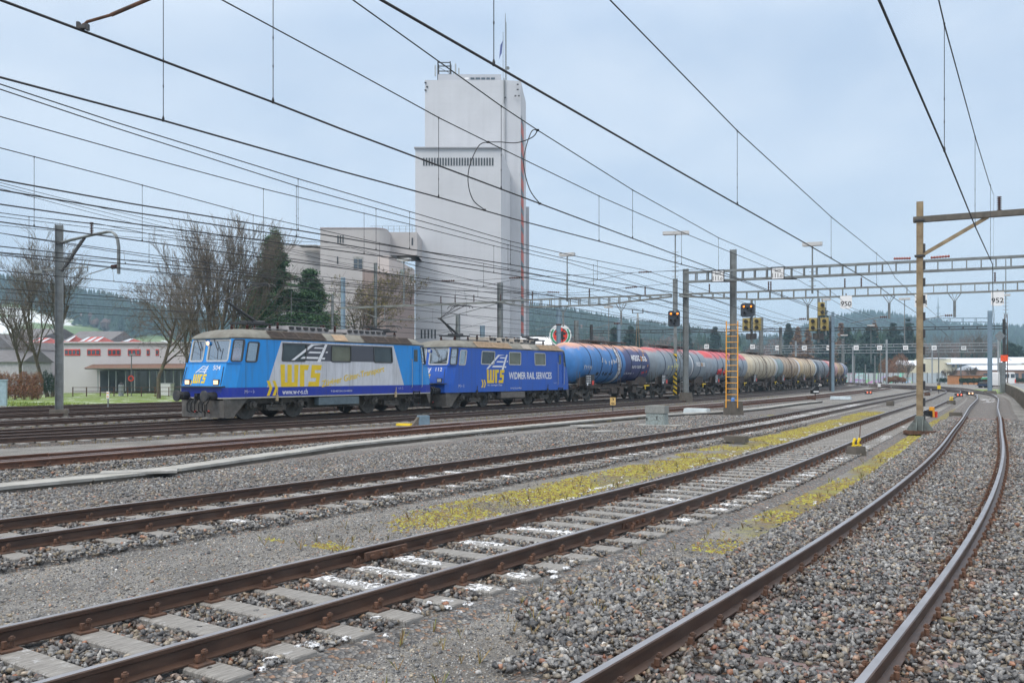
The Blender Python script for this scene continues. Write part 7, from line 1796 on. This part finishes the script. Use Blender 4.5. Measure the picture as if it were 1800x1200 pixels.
def bare_tree(label, u, vb_, vt, Y, spread=.55, stems=1, seed=1, leaves=0, group='bare winter trees left of the silo', levels=5, droop=0.0, density=1.0):
    rd = random.Random(seed); p = Vector((X2(u, Y), Y, -.26)); t = thing('bare_tree', label, 'tree', p, 0, group); h = Z2(vt, Y)+.26
    mt, mc = MB(), MB(); ml = MB()
    def grow(p, d, L, r, lev):
        n = 4 if lev < 2 else 3; pts = [p]; rs = [r]; q = p.copy(); dd = d.copy()
        for i in range(n):
            dd = (dd+Vector((rd.gauss(0, .11), rd.gauss(0, .11), rd.gauss(.05-droop*lev*.03, .06)))).normalized(); q = q+dd*(L/n); pts.append(q.copy()); rs.append(max(.010, r*(1-.5*(i+1)/n)))
        (mt if lev < 2 else mc).tube(pts, rs, 6 if lev < 2 else (4 if lev < 3 else 3), cap=False)
        if lev >= levels:
            if leaves and rd.random() < leaves:
                for _ in range(2):
                    a = q+Vector((rd.gauss(0, .15), rd.gauss(0, .15), rd.gauss(0, .12))); e = Vector((rd.gauss(0, .1), rd.gauss(0, .1), rd.gauss(0, .1))); g = Vector((rd.gauss(0, .1), rd.gauss(0, .1), rd.gauss(0, .1))); ml.add([a, a+e, a+g], [(0, 1, 2)])
            return
        kids = {0: int(7*density), 1: int(6*density), 2: 4, 3: 4, 4: 3}.get(lev, 3)
        for k in range(kids):
            f = .28+.72*(k+rd.random()*.8)/kids if lev else .40+.60*(k+.5*rd.random())/kids
            i = min(n-1, int(f*n)); a = pts[i].lerp(pts[i+1], f*n-i if f*n-i <= 1 else 1)
            az = rd.random()*6.283; o = dd.orthogonal().normalized(); o = Matrix.Rotation(az, 3, dd)@o
            s_ = spread*rd.uniform(.75, 1.25); nd = (dd*math.cos(s_)+o*math.sin(s_)); nd.z += .12-droop*.1; nd.normalize()
            grow(a, nd, L*rd.uniform(.48, .68)*(1.0 if lev else 1-.25*f), max(.010, rs[i]*.55), lev+1)
    for s_ in range(stems):
        az = s_*6.283/stems+rd.random(); d = Vector((math.cos(az)*.28, math.sin(az)*.28, 1)).normalized() if stems > 1 else Vector((rd.gauss(0, .04), rd.gauss(0, .04), 1)).normalized()
        grow(Vector((math.cos(az)*.2, math.sin(az)*.2, 0)) if stems > 1 else Vector((0, 0, 0)), d, h*.62, h*.016*(.8 if stems > 1 else 1), 0)
    zs = sorted(v[2] for v in mc.v); k = h/zs[int(len(zs)*.995)]
    for mb in (mt, mc, ml): mb.v = [(a*k, b*k, c*k) for a, b, c in mb.v]
    mt.build('trunk', bark_d, t, True); mc.build('crown', twig_m, t)
    if leaves: ml.build('leaves', leaf_y, t)
    return t
bare_tree('tall bare tree behind the curved arm mast', 88, 690, 418, 90, .50, 2, 3)
bare_tree('slim young bare tree at the left border', 34, 690, 508, 86, .45, 1, 5, levels=4)
bare_tree('dark crooked bare tree left of the locomotive front', 279, 690, 482, 84, .80, 1, 8, droop=.6)
bare_tree('bare tree directly behind the locomotive cab', 328, 690, 468, 88, .65, 1, 12)
bare_tree('largest bare tree with many stems above the first locomotive', 385, 690, 388, 90, .33, 6, 21, density=.95)
bare_tree('round bare tree with a few olive leaves beside the pale blue tube mast', 622, 690, 480, 98, .62, 1, 34, leaves=.5)
bare_tree('thin bare tree half hidden behind the mast foot at left', 65, 690, 560, 100, .5, 1, 41, levels=4)
def needles(mb, c, r, n, size, rd, flat=.6):
    for _ in range(n):
        a = Vector((rd.gauss(0, r*.5), rd.gauss(0, r*.5), rd.gauss(0, r*.5*flat)))+c; e = Vector((rd.gauss(0, 1), rd.gauss(0, 1), rd.gauss(0, .7))).normalized()*size; g = Vector((rd.gauss(0, 1), rd.gauss(0, 1), rd.gauss(0, .7))).normalized()*size*.55
        mb.add([a, a+e, a+g], [(0, 1, 2)])
def conifer(label, u, vt, Y, wd, mat=pine_l, vb_=None, seed=1, kind='spruce', dens=1.0, group='conifers of the view', bare_to=.12):
    rd = random.Random(seed); p = Vector((X2(u, Y), Y, -.26)); t = thing('conifer', label, 'tree', p, 0, group); h = Z2(vt, Y)+.26; W = wd/F*Y/2*(2.0 if Y > 200 else 1)
    mt, mc = MB(), MB(); mt.tube([(0, 0, 0), (.05*W, 0, h*.5), (0, 0, h*.97)], [h*.017, h*.011, h*.002], 7)
    ns = max(.2, .0042*Y*.55); lay = int(h/(.85 if Y < 150 else 1.1)) if kind != 'pine' else int(h/.75)
    for i in range(lay):
        f = bare_to+(1-bare_to)*i/lay; z = h*f; rr = W*((1-f)**.75*1.05 if kind == 'spruce' else max(.1, 1.0-1.25*max(0, f-.22)**.95))*rd.uniform(.6, 1.2); rr = max(rr, .15)
        nb = int((7 if kind == 'spruce' else 6)*dens)+rd.randint(0, 2)
        for b in range(nb):
            az = rd.random()*6.283; L = rr*rd.uniform(.6, 1.08); e = Vector((math.cos(az)*L, math.sin(az)*L, z-L*(.28 if kind == 'spruce' else -.10)+rd.gauss(0, .15 if kind == 'spruce' else .5)))
            mt.tube([(0, 0, z), e], [.05, .02], 4, cap=False)
            for f2 in ((.30, .55, .78, 1.0) if kind == 'spruce' else (.35, .7, 1.0)):
                c = Vector((0, 0, z)).lerp(e, f2); needles(mc, c, max(.28, L*.26) if kind == 'spruce' else max(.5, L*.32), int(24*dens) if kind == 'spruce' else int(46*dens), ns if kind == 'spruce' else .26, rd, .5)
    needles(mc, Vector((0, 0, h*.97)), .22, 30, .2, rd, 2.0)
    mt.build('trunk', bark_d, t); mc.build('crown', mat, t); return t
conifer('tallest pine, pointed, above the middle of the first locomotive', 481, 410, 96, 215, pine_l, None, 3, 'pine', 1.7)
conifer('broad pine just right of the tallest pine', 545, 472, 98, 205, pine_l, None, 5, 'pine', 1.7)
conifer('low dark pine between the largest bare tree and the tallest pine', 448, 500, 100, 120, pine_l, None, 7, 'pine', 1.4)
for k, (u, vt, Y, wd, lab) in enumerate(((1080, 573, 330, 34, 'dark green conifer above the first tank wagon, left of the pair'), (1108, 571, 330, 30, 'dark green conifer above the first tank wagon, right of the pair'), (1121, 576, 335, 24, 'narrow conifer beside the two armed post'), (1207, 566, 420, 26, 'small conifer on the wooded mound behind the second gantry mast'), (1257, 573, 420, 26, 'pointed conifer on the wooded mound left of the orange ladder'), (1386, 567, 380, 24, 'slender dark conifer left of the orange larches'), (1448, 539, 390, 30, 'tall conifer rising behind the yellow signal backs'), (1530, 569, 350, 44, 'broad dark spruce above the graffiti barrier'), (1570, 565, 360, 40, 'dark spruce left of the brown mast'), (1597, 556, 360, 30, 'tall spruce touching the brown mast'), (1490, 575, 350, 34, 'spruce behind the far end of the train'), (1778, 600, 330, 46, 'dark fir behind the snowy roofs at right'), (1720, 592, 380, 30, 'fir behind the cream house chimney line'), (1792, 606, 340, 34, 'fir at the right border behind the pavilion'))):
    conifer(lab, u, vt, Y, wd, dark_l, None, 60+k, 'spruce', .9)
for k, (u, vt, Y, wd, lab) in enumerate(((1402, 573, 370, 22, 'orange brown larch left of the hanging yellow signals'), (1420, 577, 372, 20, 'orange brown larch behind the hanging yellow signals'), (1478, 566, 372, 20, 'orange brown larch right of the hanging yellow signals'), (1537, 562, 385, 16, 'thin orange larch among the spruces'))):
    conifer(lab, u, vt, Y, wd, larch_l, None, 90+k, 'spruce', .7)
for k, (u, vt, Y, lab) in enumerate(((1690, 578, 330, 'tall bare tree behind the cream house, left of three'), (1712, 572, 330, 'tall bare tree behind the cream house, middle of three'), (1645, 585, 330, 'tall bare tree behind the cream house, by the number board'), (1668, 648, 225, 'small bare garden tree before the cream house'), (1710, 645, 215, 'small bare tree behind the orange shed'), (1590, 634, 240, 'bare pale bush tree at the end of the graffiti barrier'))):
    bare_tree(lab, u, 672, vt, Y, .5, 2 if vt < 600 else 3, 120+k, 0, 'bare trees by the far houses', 4)
# hedge and thickets
def mass(name, label, cat, boxes, n, size, mat, stuff=False, top_t=True):
    t = None if stuff else thing(name, label, cat, (boxes[0][0], boxes[0][1], -.26)); rd = random.Random(len(boxes)*7+n); m = MB(); mt = MB()
    o = Vector((0, 0, 0)) if stuff else Vector((boxes[0][0], boxes[0][1], -.26))
    tot = sum(b[3]*b[5] for b in boxes)
    for x, y, z, rx, ry, rz in boxes:
        for i in range(int(n*rx*rz/tot)):
            d = Vector((rd.gauss(0, 1), rd.gauss(0, 1), rd.gauss(0, 1))).normalized()*rd.random()**.25; c = Vector((x+d.x*rx, y+d.y*ry, max(-.2, z+d.z*rz*rd.uniform(.85, 1.1))))-o
            e = Vector((rd.gauss(0, 1), rd.gauss(0, 1), rd.gauss(0, 1.3))).normalized()*size; g = Vector((rd.gauss(0, 1), rd.gauss(0, 1), rd.gauss(0, 1))).normalized()*size*.5; m.add([c, c+e, c+g], [(0, 1, 2)])
        mt.tube([Vector((x, y, -.26))-o, Vector((x, y, z))-o], [rx*.06+.03, .02], 5)
    if stuff: return tag(m.build(name, mat), kind='stuff')
    m.build('foliage', mat, t); mt.build('stem', bark_d, t); return t
def bx_(u, v0, v1, Y, wu): zc0, zc1 = Z2(v1, Y), Z2(v0, Y); return (X2(u, Y), Y, (zc0+zc1)/2, wu/2/F*Y, wu/2/F*Y, (zc1-zc0)/2)
mass('hedge', 'rust red hedge left of the curved arm mast', 'hedge', [bx_(u, 652+random.uniform(-3, 4), 696, 80, 20) for u in (-4, 10, 26, 42, 56, 66)]+[bx_(u, 676, 702, 79.5, 18) for u in (-4, 10, 26, 42, 56, 66)], 14000, .13, hedge_l)
mass('shrub', 'dark evergreen shrub between the hedge and the mast', 'shrub', [bx_(80, 650, 692, 88, 14), bx_(90, 655, 692, 88, 12)], 2500, .13, dark_l)
mass('shrub', 'reddish brown bush in front of the graffiti barrier', 'shrub', [bx_(1562, 662, 672, 225, 16), bx_(1574, 660, 672, 225, 18), bx_(1586, 663, 672, 225, 14)], 3500, .28, hedge_l)
mass('hedge', 'clipped dark hedge before the orange shed', 'hedge', [bx_(u, 664, 673, 196, 12) for u in (1692, 1702, 1712, 1722)], 3500, .25, dark_l)
mass('hedge', 'dark hedge strip before the cream house', 'hedge', [bx_(u, 664, 672, 228, 10) for u in (1652, 1660, 1668, 1676, 1684)], 2500, .25, dark_l)
mass('hedge', 'long dark hedge before the pavilion at the right border', 'hedge', [bx_(u, 664, 672, 215, 10) for u in range(1782, 1830, 8)], 2500, .25, dark_l)
mass('shrub', 'autumn brown bushy tree above the graffiti barrier', 'shrub', [bx_(1560, 628, 668, 250, 30), bx_(1582, 622, 668, 252, 34), bx_(1575, 640, 668, 248, 40)], 9000, .30, hedge_l)
bx = []
for u, v0, wu in ((930, 606, 40), (965, 600, 50), (1010, 590, 60), (1050, 586, 60), (1090, 596, 50), (1135, 594, 55), (1175, 590, 60), (1210, 596, 60), (1250, 604, 60), (1290, 612, 50), (1330, 602, 55), (1365, 592, 50), (1395, 604, 40), (1430, 610, 50), (1480, 606, 50), (1520, 616, 50), (1560, 610, 60), (1620, 600, 60), (1660, 596, 50), (1700, 592, 60), (1740, 596, 60), (1780, 612, 50), (1820, 606, 50)):
    bx.append(bx_(u, v0, 662, 430+random.uniform(-30, 40), wu))
mass('woods', '', '', bx, 52000, .75, thick_l, True)

# ------------------------------------------------------------------ hills with forest
prof = [(-500, 470), (-200, 490), (0, 512), (60, 520), (130, 534), (210, 550), (300, 566), (420, 588), (560, 600), (800, 585), (920, 557), (960, 562), (1010, 569), (1060, 578), (1140, 588), (1200, 598), (1260, 606), (1330, 618), (1380, 604), (1440, 582), (1480, 570), (1520, 564), (1560, 568), (1610, 578), (1680, 586), (1760, 590), (1830, 594), (2100, 580), (2400, 560)]
def ridge(u): return float(np.interp(u, [a for a, b in prof], [b for a, b in prof]))
def yr_of(u): return float(np.interp(u, [-500, 700, 900, 1300, 1400, 2400], [1150, 1150, 1250, 1300, 1750, 1700]))
us = np.arange(-500, 2401, 20); rows = [(.40, 0), (.52, .14), (.66, .36), (.80, .66), (.92, .92), (1.0, 1.0), (1.12, .95), (1.3, .5)]
def hz(u, f): return float(np.interp(f, [a for a, b in rows], [b for a, b in rows]))
def hill_pt(u, f):
    Yr = yr_of(u); Y = Yr*f; zt_ = max(0, H+(YH-ridge(u))*Yr/F); return Vector((X2(u, Y), Y, -.3+zt_*hz(u, f)+(1.2*math.sin(u*.031+f*9) if 0 < hz(u, f) < 1 else 0)))
m = MB(); vs = [hill_pt(u, f) for f, _ in rows for u in us]; n = len(us); m.add(vs, [(j*n+i, j*n+i+1, (j+1)*n+i+1, (j+1)*n+i) for j in range(len(rows)-1) for i in range(n-1)])
def hill_mat():
    n = NT('hill_fields'); c = n.ramp(n.noise(.012, 4), [(.42, (.10, .16, .05)), (.5, (.16, .22, .09)), (.54, (.62, .66, .68)), (.7, (.70, .74, .76))]); return n.fin(c, .9)
tag(m.build('hills', hill_mat(), None, True), kind='structure')
fv, ff = [], []; rd = np.random.default_rng(5); cnt = 0
def cone_tree(p, h, r, leafless):
    global cnt
    b = len(fv); k = 7
    if leafless:
        for z, q in ((0.0, .25), (.35, .95), (.7, .85), (1.0, .15)):
            for i in range(k): a = 6.283*i/k; e = rd.uniform(.7, 1.2); fv.append((p.x+math.cos(a)*r*q*e, p.y+math.sin(a)*r*q*e, p.z+h*z*.8))
        for j in range(3):
            for i in range(k): ff.append((b+j*k+i, b+j*k+(i+1) % k, b+(j+1)*k+(i+1) % k, b+(j+1)*k+i))
        return
    L = 4
    for j in range(L):
        z0 = h*(.08+.24*j); z1 = min(h, h*(.08+.24*j+.36)); rr = r*(1-.22*j); b = len(fv)
        for i in range(k): a = 6.283*i/k+j; e = rd.uniform(.65, 1.2); fv.append((p.x+math.cos(a)*rr*e, p.y+math.sin(a)*rr*e, p.z+z0-rd.uniform(0, .04)*h))
        fv.append((p.x, p.y, p.z+z1))
        for i in range(k): ff.append((b+i, b+(i+1) % k, b+k))
def forest(name, n, urange, frange, mat, hr, leafless=False, ok=None):
    global fv, ff
    fv, ff = [], []
    for _ in range(n):
        u, f = rd.uniform(*urange), rd.uniform(*frange)
        if ok and not ok(u, f): continue
        p = hill_pt(u, f); h = rd.uniform(*hr); cone_tree(p, h, h*rd.uniform(.16, .24)*(1.9 if leafless else 1), leafless)
    me = bpy.data.meshes.new(name); me.from_pydata(fv, [], ff); me.materials.append(mat); o = bpy.data.objects.new(name, me); sc.collection.objects.link(o); return tag(o, kind='stuff')
far_l = leaf_mat('far_conifer_green', [(0, (.012, .030, .022)), (.6, (.022, .05, .034)), (1, (.035, .07, .045))])
field = lambda u, f: f > (.80 if u < 135 else (.72 if u < 420 else .60))+.03*math.sin(u*.05)
forest('forest', 5200, (-150, 460), (.58, 1.06), far_l, (14, 23), False, field)
forest('forest', 3400, (890, 1300), (.45, 1.06), far_l, (13, 22))
forest('forest', 5600, (1300, 1900), (.45, 1.06), far_l, (14, 25))
def near_wood(name, n, ur, vr, Yr, mat, leafless):
    global fv, ff
    fv, ff = [], []
    for _ in range(n):
        u, Y = rd.uniform(*ur), rd.uniform(*Yr); top = rd.uniform(*vr); h = Z2(top, Y)+.26; cone_tree(Vector((X2(u, Y), Y, -.26)), h, h*rd.uniform(.17, .26)*(1.5 if leafless else 1), leafless)
    me = bpy.data.meshes.new(name); me.from_pydata(fv, [], ff); me.materials.append(mat); o = bpy.data.objects.new(name, me); sc.collection.objects.link(o); tag(o, kind='stuff')
near_wood('conifer_wood', 70, (1490, 1625), (572, 612), (385, 470), dark_l, False)
near_wood('conifer_wood', 46, (1690, 1860), (594, 628), (390, 470), dark_l, False)
near_wood('conifer_wood', 40, (1180, 1300), (580, 612), (450, 520), dark_l, False)
forest('leafless_forest', 500, (130, 460), (.60, .95), thick_l, (10, 16), True, lambda u, f: field(u, f) and math.sin(u*.045+f*9) > .2)
forest('leafless_forest', 700, (900, 1850), (.45, .9), thick_l, (10, 16), True, lambda u, f: math.sin(u*.03+f*11) > .3)
p = at(1649, 585, 1690); t = thing('hilltop_radio_mast', 'faint lattice radio mast on the far hill right of the brown mast', 'radio mast', (p.x, p.y, 70)); m = MB(); h = Z2(523, 1690)-70
m.tube([(0, 0, 0), (0, 0, h*.55)], 1.8, 6); m.tube([(0, 0, h*.55), (0, 0, h)], [1.3, .4], 6)
for k in (.3, .45, .6, .75): m.box((0, 0, h*k), (5.5, 5.5, 1.2))
m.build('shaft', galv, t)

# ------------------------------------------------------------------ damp winter air
m = MB(); m.box((0, 1150, 100), (6400, 2500, 203)); hzo = m.build('haze', bpy.data.materials.new('damp_air')); tag(hzo, kind='stuff')
hm = hzo.data.materials[0]; hm.use_nodes = True; t_ = hm.node_tree; t_.nodes.clear(); o_ = t_.nodes.new('ShaderNodeOutputMaterial'); v_ = t_.nodes.new('ShaderNodeVolumePrincipled')
v_.inputs['Color'].default_value = (.52, .78, 1.0, 1); v_.inputs['Density'].default_value = .00033; v_.inputs['Anisotropy'].default_value = .1
t_.links.new(v_.outputs[0], o_.inputs['Volume'])
